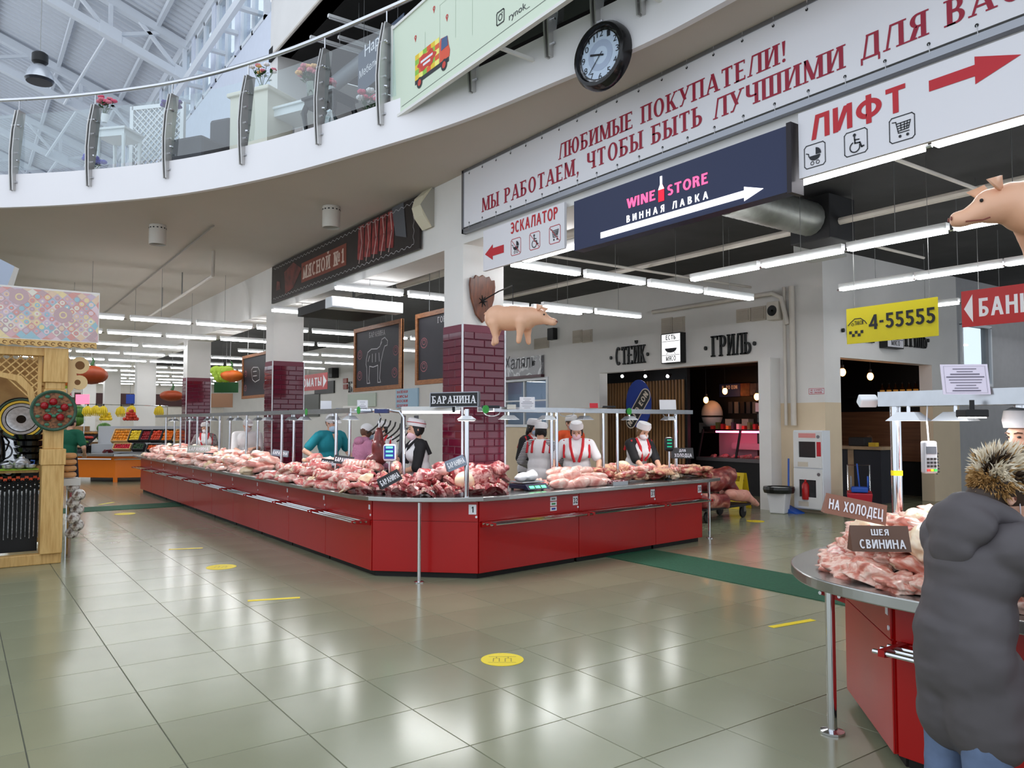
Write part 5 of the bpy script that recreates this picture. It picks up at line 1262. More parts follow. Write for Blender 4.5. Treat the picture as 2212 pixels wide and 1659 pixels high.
tent('dark lamb price card beside the second burgundy column', 604, 979, 12.6, .26, .1, 'БАРАНИНА', 0, .12, (120, 124, 140))
tent('dark price card with two lines at the right end of the beef display', 1475, 979, 10.6, .3, .14, 'ХОЛОДЦА', 0, 0, (60, 58, 60), two='ДЛЯ')
# platform scale with bag of wrapped meat
p = RP(.95, .3, CT); ang = math.atan2(RE.y, RE.x)
t = thing('platform_scale', 'navy platform scale with green digits beside the nearest column', 'scale', p, ang)
NV = M('navy_plastic', (28, 28, 62), .35)
MB().box(-.16, .16, -.13, .15, .02, .075).build('body', NV, t, w=0, bev=.012)
MB().add([(-.16, -.19, .015), (.16, -.19, .015), (.16, -.13, .075), (-.16, -.13, .075), (-.16, -.13, .015), (.16, -.13, .015)], [(0, 1, 2, 3), (0, 4, 5, 1), (0, 3, 4), (1, 5, 2)]).build('front_panel', NV, t, w=0)
MB().box(-.17, .17, -.1, .16, .085, .1).build('pan', STEEL, t, w=0, bev=.004)
DIG = M('green_digits', (90, 255, 150), .4, emit=1.5)
for x_ in (-.09, 0, .09): m = MB(); m.add([(x_-.035, -.177, .03), (x_+.035, -.177, .03), (x_+.035, -.152, .056), (x_-.035, -.152, .056)], [(0, 1, 2, 3)]); m.build('display', DIG, t, w=0)
for x_, y_ in ((-.13, -.1), (.13, -.1), (-.13, .12), (.13, .12)): m = MB(); m.cyl((x_, y_, 0), (x_, y_, .022), .016, n=8); m.build('foot', BLACK, t, w=0)
pb = p+V3(0, 0, .1); t = thing('wrapped_parcel', 'white plastic-wrapped parcel lying on the navy scale', 'parcel', pb)
blob('bag', [('e', (0, .02, .045), (.15, .1, .05)), ('e', (.08, .04, .06), (.08, .07, .055)), ('e', (-.1, 0, .035), (.08, .07, .04))], M('white_plastic_bag', (240, 240, 242), .35), .014, 2, t, disp=lambda c: Vector((0, 0, .012*noise.noise(c*22))))
# pole displays
def pole_display(label, px, py, d, w_, h_, scr, body, digits):
    p = CP+ray(px, py)*d; t = thing('pole_display', label, 'scale display', (p.x, p.y, CT), math.atan2(RT.y, RT.x))
    zc = p.z-CT
    MB().cyl((0, .03, 0), (0, .03, zc-h_/2), .014, n=10).build('pole', CHROME, t, w=0, smooth=True)
    MB().box(-w_/2, w_/2, 0, .06, zc-h_/2, zc+h_/2).build('case', body, t, w=0, bev=.03 if w_ > .1 else .012)
    MB().box(-w_/2+.015, w_/2-.015, -.004, 0, zc-h_/2+.03, zc+h_/2-.02).build('screen', scr, t, w=0)
    for k in range(3): MB().box(-w_*.26, w_*.26, -.007, -.004, zc+h_*.26-k*h_*.23, zc+h_*.26-k*h_*.23+h_*.09).build('digits', digits, t, w=0)
    MB().lathe([(.07, 0), (.07, .015), (.02, .03)], c=(0, .03, 0), n=14).build('base', BLACK, t, w=0)
pole_display('white oval customer display with blue screen on a pole', 841, 978, 9.0, .15, .2, M('blue_screen', (48, 56, 150), .3), M('white_plastic', (236, 238, 244), .35), DIG)
pole_display('black customer display with three green rows on a pole', 1446, 960, 10.4, .12, .19, M('black_screen', (16, 22, 22), .2), BLACK, M('teal_digits', (30, 160, 120), .4, emit=.7))
# papers, boxes and clutter on the racks
def sheet(label, px, py, d, w_, h_, yaw=0., lines=0, col_=(240, 238, 242), tint=None):
    p = CP+ray(px, py)*d; t = thing('notice_sheet', label, 'notice', (p.x, p.y, p.z-h_/2), math.atan2(RT.y, RT.x)+yaw)
    m = MB(); m.add([(-w_/2, 0, 0), (w_/2, 0, 0), (w_/2, .03, h_), (-w_/2, .03, h_), (-w_/2, .004, 0), (w_/2, .004, 0), (w_/2, .034, h_), (-w_/2, .034, h_)], [(0, 1, 2, 3), (7, 6, 5, 4), (3, 2, 6, 7), (0, 4, 5, 1), (1, 5, 6, 2), (0, 3, 7, 4)]); m.build('sheet', M('sheet_%d' % col_[1], col_, .3), t, w=0)
    if lines:
        fr = (V3(-w_/2, -.002, 0), V3(1, 0, 0), V3(0, .03/h_, 1).normalized(), V3(0, -1, .03/h_).normalized()); m = MB()
        for i in range(lines):
            ww = [.5, .34, .62, .8, .7, .66, .42, .5, .6][i % 9]*w_; yy = h_*(.86-.74*i/max(1, lines-1)); m.poly(rect(w_/2-ww/2, w_/2+ww/2, yy-h_*.012, yy+h_*.012*(2 if i in (2, 3, 8) else 1)), fr, .001)
        for r_ in (rect(w_*.06, w_*.94, h_*.05, h_*.055), rect(w_*.06, w_*.94, h_*.95, h_*.955), rect(w_*.06, w_*.065, h_*.05, h_*.955), rect(w_*.935, w_*.94, h_*.05, h_*.955)): m.poly(r_, fr, .001)
        m.build('printed_lines', M('grey_ink', (110, 104, 120), .6), t, w=0)
    return t
sheet('leaning white notice on the left rack, left of the blue-lit edge', 704, 879, 10.2, .14, .16, .2)
sheet('leaning white notice on the left rack near its right end', 783, 879, 9.7, .13, .17, .2, 6)
sheet('white printed notice at the left end of the right rack', 1139, 871, 8.8, .17, .14, 0, 7)
sheet('blank white card at the right end of the right rack', 1443, 874, 10.4, .22, .13, 0)
sheet('small red and yellow leaflet on the right rack', 1283, 876, 9.5, .1, .06, 0, 0, (206, 60, 70))
def clutter(label, name, cat, px, py, d, s, c_, yaw=0.):
    p = CP+ray(px, py)*d; return one(MB().obox((p.x, p.y, p.z), V3(RT.x, RT.y, 0)*s[0]/2, V3(-RT.y, RT.x, 0)*s[1]/2, V3(0, 0, s[2]/2)), name, M('clutter_%d_%d_%d' % c_, c_, .5), label, cat, bev=.006)
clutter('white carton with printed sides on the left rack', 'carton', 'box', 760, 885, 9.9, (.2, .16, .09), (224, 216, 204))
clutter('blue box on the left rack between the notices', 'carton', 'box', 735, 887, 10.1, (.1, .1, .06), (80, 110, 180))
clutter('dark blue box at the right end of the left rack', 'carton', 'box', 825, 888, 9.4, (.16, .14, .05), (50, 60, 110))
clutter('black folder lying on the right rack behind the lamb sign', 'folder', 'folder', 1060, 879, 8.6, (.2, .15, .03), (34, 36, 46))
clutter('black calculator lying on the right rack', 'calculator', 'calculator', 1315, 879, 9.6, (.16, .12, .025), (26, 26, 30))
clutter('stack of white leaflets on the right rack', 'leaflets', 'paper', 1105, 879, 8.7, (.1, .1, .05), (214, 210, 200))
GTAG = M('green_tag', (60, 170, 70), .4)
def on_right_rack(px, py, t_=.29):
    r = ray(px, py); q0 = RP(0, t_); return CP+r*((q0-CP).dot(RN)/r.dot(RN))
for p, nv, lb in ((on_right_rack(1049, 890), -RN, 'left end of the right rack'), (on_right_rack(1359, 891), -RN, 'right part of the right rack'), (pX(775, 893, 3.853), V3(-1, 0, 0), 'right half of the left rack'), (pX(662, 897, 3.853), V3(-1, 0, 0), 'left half of the left rack')):
    p.z = 1.745; one(MB().lathe([(.045, 0), (.045, .006)], c=p, axis=nv, n=20), 'green_badge', GTAG, 'green badge on the %s' % lb, 'badge')
# loops of cable under racks
for p, lb in ((RP(.5, .4, 1.722), 'at the corner lamp'), (V3(3.97, 9.3, 1.722), 'under the left rack'), (RP(3.7, .4, 1.722), 'at the right end of the right rack'), (RP(1.7, .42, 1.722), 'above the rolls')):
    rt_ = V3(RT.x, RT.y, 0)
    one(MB().tube([p+rt_*(.09*cos(a_))+V3(0, 0, -.05*sin(a_)) for a_ in [pi*i/10 for i in range(11)]], .006, 6), 'lamp_cable', WMET, 'white looped lamp cable %s' % lb, 'cable', smooth=True)
# steel tray with offal, copper pot
p = RP(2.2, .1, CT+.002); t = thing('steel_tray', 'shallow steel tray of dark offal between the rolls and the beef', 'tray', p, ang)
MB().box(-.14, .14, -.1, .1, 0, .004).build('bottom', STEEL, t, w=0)
for r_ in ((-.14, .14, -.1, -.095), (-.14, .14, .095, .1), (-.14, -.135, -.1, .1), (.135, .14, -.1, .1)): MB().box(*r_, .004, .045).build('side', STEEL, t, w=0)
dark = M('offal', (90, 24, 34), .2)
for i in range(9): one(MB().ball(p+RE*(-.1+.1*(i % 3))+RN*(-.06+.06*(i//3))+V3(0, 0, .03), (.05, .04, .025), 10, 6), 'offal_piece', dark, 'dark piece of offal in the shallow steel tray', 'meat', 'offal in the tray', smooth=True)
# ================================================================ the near counter at right
top2 = [(3.36, -3.0), (3.36, 1.7), (3.38, 2.0), (3.45, 2.28), (3.6, 2.5), (3.85, 2.7), (4.2, 2.82), (4.6, 2.86), (9.4, 2.86), (9.4, 2.0), (4.75, 1.98), (4.35, 1.6), (4.35, -3.0)]
t = thing('worktop', 'stainless worktop with round nose at the right edge of the picture', 'worktop', (3.9, 1.6, CT-.05))
MB().poly([(q_.x, q_.y) for q_ in catmull(top2[1:8], 5)]+top2[8:]+top2[:1], G0, CT-.055, CT).build('steel_top', TOPS, t, bev=.006)
m = MB(); m.cyl((3.74, 2.4, .012), (3.74, 2.4, CT-.055), .024, n=14); lg = m.build('leg', CHROME, t, smooth=True)
MB().lathe([(.06, .001), (.06, .012), (.026, .02)], c=(3.74, 2.4, 0), n=18).build('foot', CHROME, lg)
cabinet_unit('red unit set at an angle under the nose of the near right counter', (4.26, 2.64), (3.6, 2.0), .5, tray=False)
for i, (y1, y0) in enumerate(((1.98, .7), (.7, -.6), (-.6, -1.9))): cabinet_unit('red unit of the near right counter, %s' % ['beside the customer in grey', 'behind the customer, cut by the frame', 'out past the right edge'][i], (3.6, y1), (3.6, y0), .65)
for i, (x1, x0) in enumerate(((5.6, 4.3), (6.9, 5.6), (8.2, 6.9))): cabinet_unit('red unit on the far side of the near right counter, %s' % ['by the nose', 'middle', 'end'][i], (x1, 2.64), (x0, 2.64), .55)
m_pork = ramp_mat('meat_pork', [(.22, (150, 60, 50)), (.42, (212, 132, 112)), (.55, (240, 206, 188)), (.72, (218, 146, 128))], 8, .28, 6, 1.4, rnd=1)
KIT['pork'] = [with_mat(lump(60+i, .2, .13, .075, .5, .4), m_pork) for i in range(6)]+[with_mat(lump(70, .15, .09, .085, .3, .6), m_fat), with_mat(lump(71, .21, .07, .06, .25, .6), m_pink)]
k = 0
for row_, (off, z) in enumerate(((.13, 0), (.34, .05), (.56, .1), (.3, .14), (.55, .19))):
    pts = [(3.4+off, .9), (3.4+off, 1.2), (3.4+off, 1.5), (3.4+off, 1.78), (3.47+off*.9, 2.1-off*.25), (3.64+off*.75, 2.36-off*.5), (3.9+off*.5, 2.58-off*.75), (4.2+off*.3, 2.7-off), (4.5+off*.2, 2.74-off)]
    for x, y in pts+[((a_[0]+b_[0])/2, (a_[1]+b_[1])/2) for a_, b_ in zip(pts, pts[1:])]:
        cut('pork', (x, y, CT+z), 'pork cut in %s of the heap on the near right counter' % ['the front row', 'the second row', 'the back row', 'the upper layer', 'the top layer'][row_], 'pork cuts on the near right counter', sc=.74, rz=R.uniform(-.8, .8)+1.2)
for i in range(12): cut('pale', (4.45+R.uniform(-.1, .15), 2.15+R.uniform(-.15, .15), CT+.14+.05*(i//3)), 'pale trimming in the tall heap beside the steel post', 'pale trimmings by the post', sc=.55)
tent('brown tent card for jelly meat on the near right counter', 1846, 1100, 3.95, .3, .1, 'НА ХОЛОДЕЦ', -.15, .2, (140, 92, 72))
tent('brown tent card for pork neck beside the customer', 1905, 1165, 3.45, .25, .11, 'СВИНИНА', -.1, 0, (104, 76, 62), two='ШЕЯ')
rack('steel lamp rack over the near right counter', lambda s, t_, z: V3(4.42+t_, 2.45-s, z), -.05, 4.2, [(0, .1, .031), (.62, .2, .026), (2.2, .1, .026)], z=1.695, w_=.26, th=.085, lamps=[(.12, .02), (.34, .1), (1.6, .1), (2.4, .1)])
p = V3(4.52, 2.45, 1.29); one(MB().lathe([(.0325, 0), (.0325, .03)], c=p, n=16, cap=False), 'tape_band', M('yellow_tape', (236, 216, 30), .4), 'yellow tape band around the near steel post', 'tape')
# twin floodlight at the post head, black floodlight
a_ = V3(4.5, 2.52, 1.73); t = thing('floodlight', 'small silver floodlight tipped on the head of the near steel post', 'lamp', a_-V3(0, 0, .03))
MB().obox(a_+V3(-.05, .06, .0), V3(.04, -.033, 0), V3(.012, .018, .018), V3(-.006, -.012, .024)).build('head', SHADE, t, bev=.008); MB().cyl(a_, a_+V3(-.05, .06, .02), .01, n=6).build('arm', CHROME, t)
a_ = CP+ray(2100, 893)*4.1; t = thing('floodlight', 'black floodlight shining down under the near rack', 'lamp', a_-V3(0, 0, .04))
MB().obox(a_, V3(RT.x, RT.y, 0)*.06, V3(-RT.y, RT.x, 0)*.05, V3(0, 0, .02)).build('head', BLACK, t, bev=.006); MB().obox(a_-V3(0, 0, .022), V3(RT.x, RT.y, 0)*.05, V3(-RT.y, RT.x, 0)*.04, V3(0, 0, .003)).build('lens', LED, t); MB().cyl(a_, a_+V3(0, 0, .07), .012, n=6).build('arm', BLACK, t)
sheet('large printed notice standing on the near rack', 2088, 819, 4.1, .235, .16, -.12, 9, (232, 222, 238))
# card terminal hanging on second post
p = CP+ray(2012, 988)*4.35; t = thing('card_terminal', 'plastic-wrapped payment terminal with coloured keys strapped to a post', 'terminal', (p.x, p.y, p.z-.09), math.atan2(RT.y, RT.x)+.15)
TG = M('terminal_grey', (150, 152, 156), .25)
MB().box(-.04, .04, 0, .04, 0, .18).build('body', TG, t, w=0, bev=.01); MB().box(-.03, .03, -.003, 0, .11, .15).build('screen', M('lcd', (70, 74, 80), .2), t, w=0)
for r_ in range(3):
    for c_ in range(3): MB().box(-.028+.021*c_, -.014+.021*c_, -.004, 0, .035+.02*r_, .047+.02*r_).build('key', BLACK, t, w=0)
for c_, cc in enumerate(((220, 50, 40), (230, 200, 40), (50, 190, 80))): MB().box(-.03+.021*c_, -.012+.021*c_, -.005, 0, .013, .025).build('key', M('key_%d' % c_, cc, .4), t, w=0)
MB().tube([V3(.03, .03, .18), V3(.05, .03, .12)]+[V3(.055+.012*cos(i*2.2), .03+.012*sin(i*2.2), .11-.006*i) for i in range(20)], .004, 5).build('cord', BLACK, t, w=0)
MB().tube([V3(0, .02, .17), V3(0, .03, .3), V3(.01, .03, .45)], .004, 5).build('strap', WMET, t, w=0)
# ================================================================ steak shop in the right wall
struct(MB().box(17.2, 17.4, 8.3, 15.5, 0, 3), 'wall_shop_back', BLACK); struct(MB().box(13.72, 17.4, 15.3, 15.5, 0, 3), 'wall_shop_side', BLACK)
struct(MB().box(12.75, 17.4, 8.3, 15.5, 2.95, 3.05), 'ceiling_shop', BLACK)
struct(MB().box(13.7, 13.8, 12.3, 15.5, 0, 2.95), 'wall_shop_partition', BLACK)
SLAT = ramp_mat('shop_slat', [(.3, (140, 100, 62)), (.7, (186, 140, 92))], 5, .5, stretch=(1, 1, .2))
sw = thing('slat_wall', 'wall of upright wooden slats inside the left shop opening', 'slat wall', (13.68, 13.8, .3))
sm_ = MB().box(-.03, .02, -.024, .024, 0, 2.3).mesh('slat', SLAT)
for i in range(27): o = bpy.data.objects.new('slat', sm_); link(o, sw); o.location = (0, -1.4+.102*i, 0)
MB().box(13.69, 13.7, 12.35, 15.25, .25, 2.65).build('backing', BLACK, sw)
SPOT = M('spot_glow', (255, 255, 255), .5, emit=60)
for i, px in enumerate((1347, 1397, 1445)):
    p = pX(px, 811, 13.2); t = thing('track_spot', 'small bright spotlight over the slat wall, %s' % ['left of three', 'middle of three', 'right of three'][i], 'lamp', (p.x, p.y, p.z-.05))
    MB().cyl(p+V3(.06, 0, .02), p+V3(-.04, 0, -.02), .035, .05, 12).build('head', BLACK, t); MB().ball(p+V3(-.045, 0, -.02), .035, 10, 6).build('bulb', SPOT, t); MB().cyl(p, V3(p.x, p.y, 2.95), .01, n=6).build('stem', BLACK, t)
c_ = pX(1379, 872, 13.0); t = thing('flag_banner', 'round blue fabric flag with black badge in front of the slats', 'flag', (c_.x, c_.y, .05))
fr = (c_, V3(0, -1, 0), V3(0, 0, 1), V3(-1, 0, 0)); sca = (c_-CP).dot(FW)/F
MB().poly(ell(0, 0, 38*sca, 52*sca, 32), fr, -.015, 0).build('fabric', M('flag_blue', (34, 62, 150), .7), t)
MB().cyl(c_+V3(.01, 0, -52*sca), V3(c_.x+.01, c_.y, .02), .015, n=8).build('pole', BLACK, t); MB().lathe([(.2, .0), (.2, .02), (.03, .04)], c=(c_.x+.01, c_.y, .001), n=16).build('base', BLACK, t)
r2 = (fr[0]-V3(0, 0, .1), (fr[1]*.62+fr[2]*.78), (fr[2]*.62-fr[1]*.78), fr[3])
def capsule2(x0, x1, r): return ell(x1, 0, r, r, 10, -pi/2, pi/2)+ell(x0, 0, r, r, 10, pi/2, 1.5*pi)
MB().poly(capsule2(-.4, .36, .17), r2, .002).build('badge_rim', M('badge_cream', (220, 206, 190), .6), t); MB().poly(capsule2(-.4, .36, .145), r2, .004).build('badge', BLACK, t)
m = MB(); lettering(m, 'NAPOLEON', r2, -.5, -.07, .14, .95, T=.24, t=.18, z0=.006); m.build('lettering', M('badge_cream', (0, 0, 0)), t)
# letters over the openings
LTR = M('black_letters', (20, 24, 24), .45)
def wall_word(word, label, fr, x0, x1, y, h):
    t = thing('wall_lettering', label, 'lettering', fr[0]+fr[1]*(x0+x1)/2+fr[2]*y)
    for i, ch in enumerate(word):
        m = MB(); n0 = len(word); lettering(m, ch, fr, x0+(x1-x0)*i/n0, y, h, (x1-x0)/n0*(.82 if ch not in '·' else .3), T=.17, t=.09, sf=(ch not in '·'), z0=.012, z1=.05); m.build('letter', LTR, t)
fx = (V3(WX, 0, 0), V3(0, -1, 0), V3(0, 0, 1), V3(-1, 0, 0)); fy = (V3(0, 8.04, 0), V3(1, 0, 0), V3(0, 0, 1), V3(0, -1, 0))
UX = lambda px, py: (-pX(px, py, WX).y, pX(px, py, WX).z)
UY = lambda px, py: (pY(px, py, 8.04).x, pY(px, py, 8.04).z)
a_, b_ = UX(1320, 795), UX(1413, 783); wall_word('·СТЕЙК·', 'black raised word for steak over the left shop opening', fx, a_[0], b_[0], 2.93, .41)
a_, b_ = UX(1524, 775), UX(1648, 762); wall_word('·ГРИЛЬ·', 'black raised word for grill over the left shop opening', fx, a_[0], b_[0], 2.93, .42)
a_, b_ = UY(1817, 742), UY(1886, 742); wall_word('·СТЕЙК', 'black raised word for steak over the right shop opening, partly behind the taxi sign', fy, a_[0], b_[0], 3.1, .38)
a_, b_ = UY(1944, 750), UY(2010, 752); wall_word('·ГРИЛЬ·', 'black raised word for grill over the right shop opening', fy, a_[0], b_[0], 3.1, .38)
def shop_box(label, fr, x0, x1, y0, y1, lit):
    t = thing('light_box', label, 'sign', fr[0]+fr[1]*(x0+x1)/2+fr[2]*y0); W_, H_ = x1-x0, y1-y0
    MB().poly(rect(x0, x1, y0, y1), fr, .01, .16).build('case', BLACK, t)
    MB().poly(rect(x0+.02, x1-.02, y0+.02, y1-.02), fr, .163).build('face', M('lit_face', (250, 250, 250), .5, emit=.8) if lit else PAPER, t)
    m = MB(); f2 = (fr[0]+fr[3]*.163,)+fr[1:]
    lettering(m, 'ЕСТЬ', f2, (x0+x1)/2, y1-.17*H_/.62*.8, .1*H_/.62, W_*.5, T=.2, t=.17, align='c'); lettering(m, 'МЯСО', f2, (x0+x1)/2, y0+.05, .1*H_/.62, W_*.5, T=.2, t=.17, align='c')
    cy = (y0+y1)/2; m.poly(ell((x0+x1)/2, cy, W_*.3, H_*.15, 14, pi, 2*pi), f2, .003)
    for yy in (y0+H_*.27, y1-H_*.27): m.poly(rect(x0+.03, x1-.03, yy-.005, yy+.005), f2, .003)
    for s_ in (-1, 1):
        for q_ in line2([((x0+x1)/2+s_*W_*.15, cy-H_*.12), ((x0+x1)/2+s_*W_*.22, cy-H_*.2)], .012): m.poly(q_, f2, .003)
    m.build('lettering', INK, t)
a_, b_ = UX(1440, 790), UX(1482, 733); shop_box('lit white and black sign box between the words over the left opening', fx, a_[0], b_[0], 2.86, 3.5, True)
a_, b_ = UY(1899, 760), UY(1934, 720); shop_box('unlit sign box between the words over the right opening', fy, a_[0], b_[0], 3.02, 3.62, False)
# bulbs
BULB = M('bulb_glow', (255, 150, 60), .4, emit=12, erg=(255, 160, 80)); CAGE = M('bulb_cage', (40, 30, 22), .4)
def bulb(px, py, X, lb):
    p = pX(px, py, X); t = thing('pendant_bulb', 'warm filament bulb hanging in the dark shop, %s' % lb, 'lamp', (p.x, p.y, p.z-.08))
    MB().ball(p, (.06, .06, .08), 12, 8).build('bulb', BULB, t, smooth=True); MB().cyl(p+V3(0, 0, .07), p+V3(0, 0, .14), .03, n=8).build('socket', CAGE, t); MB().cyl(p+V3(0, 0, .14), V3(p.x, p.y, 2.95), .006, n=5).build('cord', BLACK, t)
for px, py, X, lb in ((1525, 864, 14.5, 'lowest in the left opening'), (1566, 845, 15, 'in front of the blue poster'), (1635, 857, 14.2, 'right side of the left opening'), (1820, 804, 14, 'left in the right opening'), (1880, 813, 15, 'right in the right opening')): bulb(px, py, X, lb)
# poster, heater, boxes on back wall
SXB = 15.4
struct(MB().box(SXB+.02, SXB+.12, 9.8, 13.7, 0, 2.95), 'wall_shop_middle', BLACK)
def back_panel(name, label, cat, px0, py0, px1, py1, mat, th=.03, X=SXB):
    a, b = pX(px0, py1, X), pX(px1, py0, X); return one(MB().box(X-th, X+.01, b.y, a.y, a.z, b.z), name, mat, label, cat, bev=.004)
back_panel('poster', 'blue brand poster at the back of the shop', 'poster', 1556, 828, 1600, 858, M('poster_blue', (40, 56, 110), .5))
a_ = pX(1560, 850, SXB-.035); m = MB(); lettering(m, 'NAPOLEON', (a_, V3(0, -1, 0), V3(0, 0, 1), V3(-1, 0, 0)), .0, .1, .09, .46, T=.22, t=.18); one(m, 'poster_lettering', PAPER, 'white brand lettering on the blue shop poster', 'lettering')
back_panel('photo_print', 'warm food photo beside the blue poster', 'poster', 1601, 827, 1621, 856, M('photo_brown', (110, 60, 44), .5, var=.4, scale=9)); back_panel('photo_print', 'grey food photo at the right of the blue poster', 'poster', 1622, 827, 1642, 854, M('photo_grey', (96, 84, 84), .5, var=.4, scale=9))
p = pX(1538, 895, SXB-.35); t = thing('grill_lid', 'white egg-shaped ceramic grill standing in the dark shop', 'grill', (p.x, p.y, p.z-.35))
MB().ball(p, (.26, .26, .34), 18, 12).build('shell', M('ceramic_white', (220, 214, 208), .3), t, smooth=True); MB().lathe([(.265, -.02), (.275, 0), (.265, .02)], c=p-V3(0, 0, .05), n=20, cap=False).build('band', BLACK, t); MB().lathe([(.2, -.42), (.22, -.3)], c=p, n=16).build('stand', BLACK, t)
cc = [(196, 60, 50), (226, 220, 210), (60, 60, 70), (210, 150, 60), (150, 40, 40), (90, 110, 60)]
SB = []
for i in range(13):
    SB.append((i, cc[i % 6]))
for i in range(5): back_panel('tool_pack', 'hanging pack of grill tools on the dark shop wall', 'package', 1575+13*i, 868, 1583+13*i, 893, M('tool_%d' % (i % 3), [(60, 60, 64), (120, 116, 112), (40, 34, 34)][i % 3], .5))['group'] = 'grill tool packs'
for i in range(4): back_panel('black_box', 'black and white product box stacked above the display case', 'package', 1560+18*i, 905, 1574+18*i, 922, M('box_%d' % (i % 2), [(40, 40, 44), (200, 196, 190)][i % 2], .5), .2, SXB)['group'] = 'product boxes'
back_panel('product_board', 'white product board left of the product boxes', 'poster', 1512, 913, 1545, 935, M('board_white', (206, 198, 190), .5))
# refrigerated display case with pink light
a_ = pX(1508, 1005, 14.3); b_ = pX(1662, 1005, 14.3); y0, y1 = b_.y, a_.y
t = thing('display_case', 'glass meat display case glowing pink in the dark shop', 'display case', (14.7, (y0+y1)/2, 0))
MB().box(14.3, 15.1, y0, y1, .0, .72).build('base', CHAR, t); MB().box(14.26, 15.14, y0-.02, y1+.02, .72, .8).build('ledge', M('ledge_grey', (120, 116, 118), .4, metal=.5), t)
CG = glass_mat('case_glass', (236, 214, 220), .06)
MB().add([(14.32, y0, .8), (14.32, y1, .8), (14.5, y1, 1.42), (14.5, y0, 1.42)], [(0, 1, 2, 3)]).build('front_glass', CG, t)
MB().box(14.5, 15.1, y0, y1, 1.42, 1.45).build('top_glass', CG, t)
for i, c4 in SB: y_ = y0+.08+(y1-y0-.16)*i/12; one(MB().box(14.7, 14.8, y_-.035, y_+.035, 1.45, 1.53+.04*(i % 3)), 'sauce_box', M('sauce_%d' % (i % 6), c4, .5), 'small sauce package on top of the pink-lit glass case', 'package', 'sauce boxes on the display case')
PKL = M('pink_tube', (255, 90, 140), .5, emit=9, erg=(255, 110, 150)); MB().box(14.52, 14.56, y0+.1, y1-.35, 1.37, 1.41).build('pink_tube', PKL, t)
for yy in (y0, (y0+y1)/2-.1, y1): MB().bar((14.31, yy, .8), (14.49, yy, 1.44), .04, .04).build('upright', CHAR, t)
MB().box(15.06, 15.1, y0, y1, .8, 1.42).build('back_panel', M('pink_white', (230, 200, 206), .5), t); MB().box(14.9, 15.06, y0+.1, y1-.5, .98, 1.12).build('air_grille', M('grille_white', (226, 210, 212), .5), t)
for i in range(12): cut('pink', (14.5+.2*(i % 2), y0+.15+(y1-y0-.3)*i/11, .8), 'meat piece inside the pink-lit glass case', 'meat in the glass case', sc=.6)
# tall fridge
a_, b_ = pX(1632, 900, 14.9), pX(1662, 900, 14.9); t = thing('upright_fridge', 'tall glass-door fridge at the right of the left shop opening', 'fridge', (15.1, (a_.y+b_.y)/2, 0))
MB().box(14.95, 15.4, b_.y, a_.y, 0, 2.0).build('body', CHAR, t); MB().box(14.9, 14.95, b_.y, a_.y, 1.85, 2.05).build('header', PAPER, t); MB().box(14.93, 14.945, b_.y+.03, a_.y-.03, .3, 1.8).build('glass_door', glass_mat('dark_pane', (150, 150, 150), .15), t)
# right opening: wood panel, bottles, counter
one(MB().box(17.12, 17.195, 8.4, 11, .75, 1.85), 'wood_panel', ramp_mat('brown_panel', [(.3, (118, 78, 54)), (.7, (146, 98, 68))], 3, .5, stretch=(1, .3, 6)), 'brown wood panel behind the shop till in the right opening', 'panel')
t = thing('wall_shelf', 'dark bottle shelf high in the right shop opening', 'shelf', (17.0, 9.3, 2.2)); MB().box(16.9, 17.2, 8.4, 10.3, 2.17, 2.2).build('board', CHAR, t); MB().box(17.17, 17.2, 8.4, 10.3, 2.0, 2.17).build('bracket', CHAR, t)
for i in range(8):
    y_ = pX(1906+14.5*i, 850, 17.0).y
    if y_ < 8.4: continue
    t = thing('sauce_bottle', 'amber bottle on the high dark shelf, number %s from the left' % ['one', 'two', 'three', 'four', 'five', 'six', 'seven', 'eight'][i], 'bottle', (17.0, y_, 2.2), group='bottles on the high shelf')
    MB().lathe([(.05, 0), (.05, .16), (.02, .2), (.018, .26)], n=12).build('glass', M('amber_glass', (70, 40, 16), .15), t, w=0, smooth=True); MB().lathe([(.022, .26), (.022, .29)], n=10).build('cap', BLACK, t, w=0); MB().lathe([(.0505, .04), (.0505, .13)], n=12, cap=False).build('label', M('gold_label_glow', (226, 160, 70), .5, emit=.15), t, w=0)  # bottle labels glow faintly: light put into their material
t = thing('till_counter', 'black till counter with pale wooden top in the right shop opening', 'counter', (15.2, 8.9, 0))
MB().box(14.95, 15.6, 8.42, 9.55, 0, 1.06).build('body', M('ink_blue', (34, 36, 46), .5), t); MB().box(14.88, 15.65, 8.36, 9.65, 1.06, 1.12).build('top', ramp_mat('pale_wood', [(.3, (150, 124, 96)), (.7, (184, 156, 122))], 4, .5), t); 
for y_ in (9.05, 9.55): MB().box(14.93, 14.96, y_-.06, y_+.06, 0, 1.06).build('corner_board', MATS['pale_wood'], t)
one(MB().box(15.0, 15.12, 8.55, 8.7, 1.12, 1.2), 'till_box', M('till_yellow', (206, 170, 40), .5), 'yellow box on the shop till counter', 'box'); one(MB().box(15.1, 15.4, 8.85, 9.2, 1.12, 1.3), 'cash_register', CHAR, 'dark till machine on the shop counter', 'till', bev=.02)
t = thing('kettle_grill', 'black dome grill at the edge of the right shop opening', 'grill', (13.4, 8.75, 0)); MB().lathe([(.02, .55), (.2, .6), (.32, .8), (.34, .95), (.34, .97), (.3, 1.15), (.16, 1.28), (.02, 1.31)], c=(13.4, 8.75, 0), n=24).build('kettle', M('black_enamel', (12, 12, 13), .08), t, smooth=True)
for a2 in (0, 2.1, 4.2): MB().cyl((13.4+.15*cos(a2), 8.75+.15*sin(a2), .62), (13.4+.3*cos(a2), 8.75+.3*sin(a2), 0), .013, n=6).build('leg', CHROME, t)
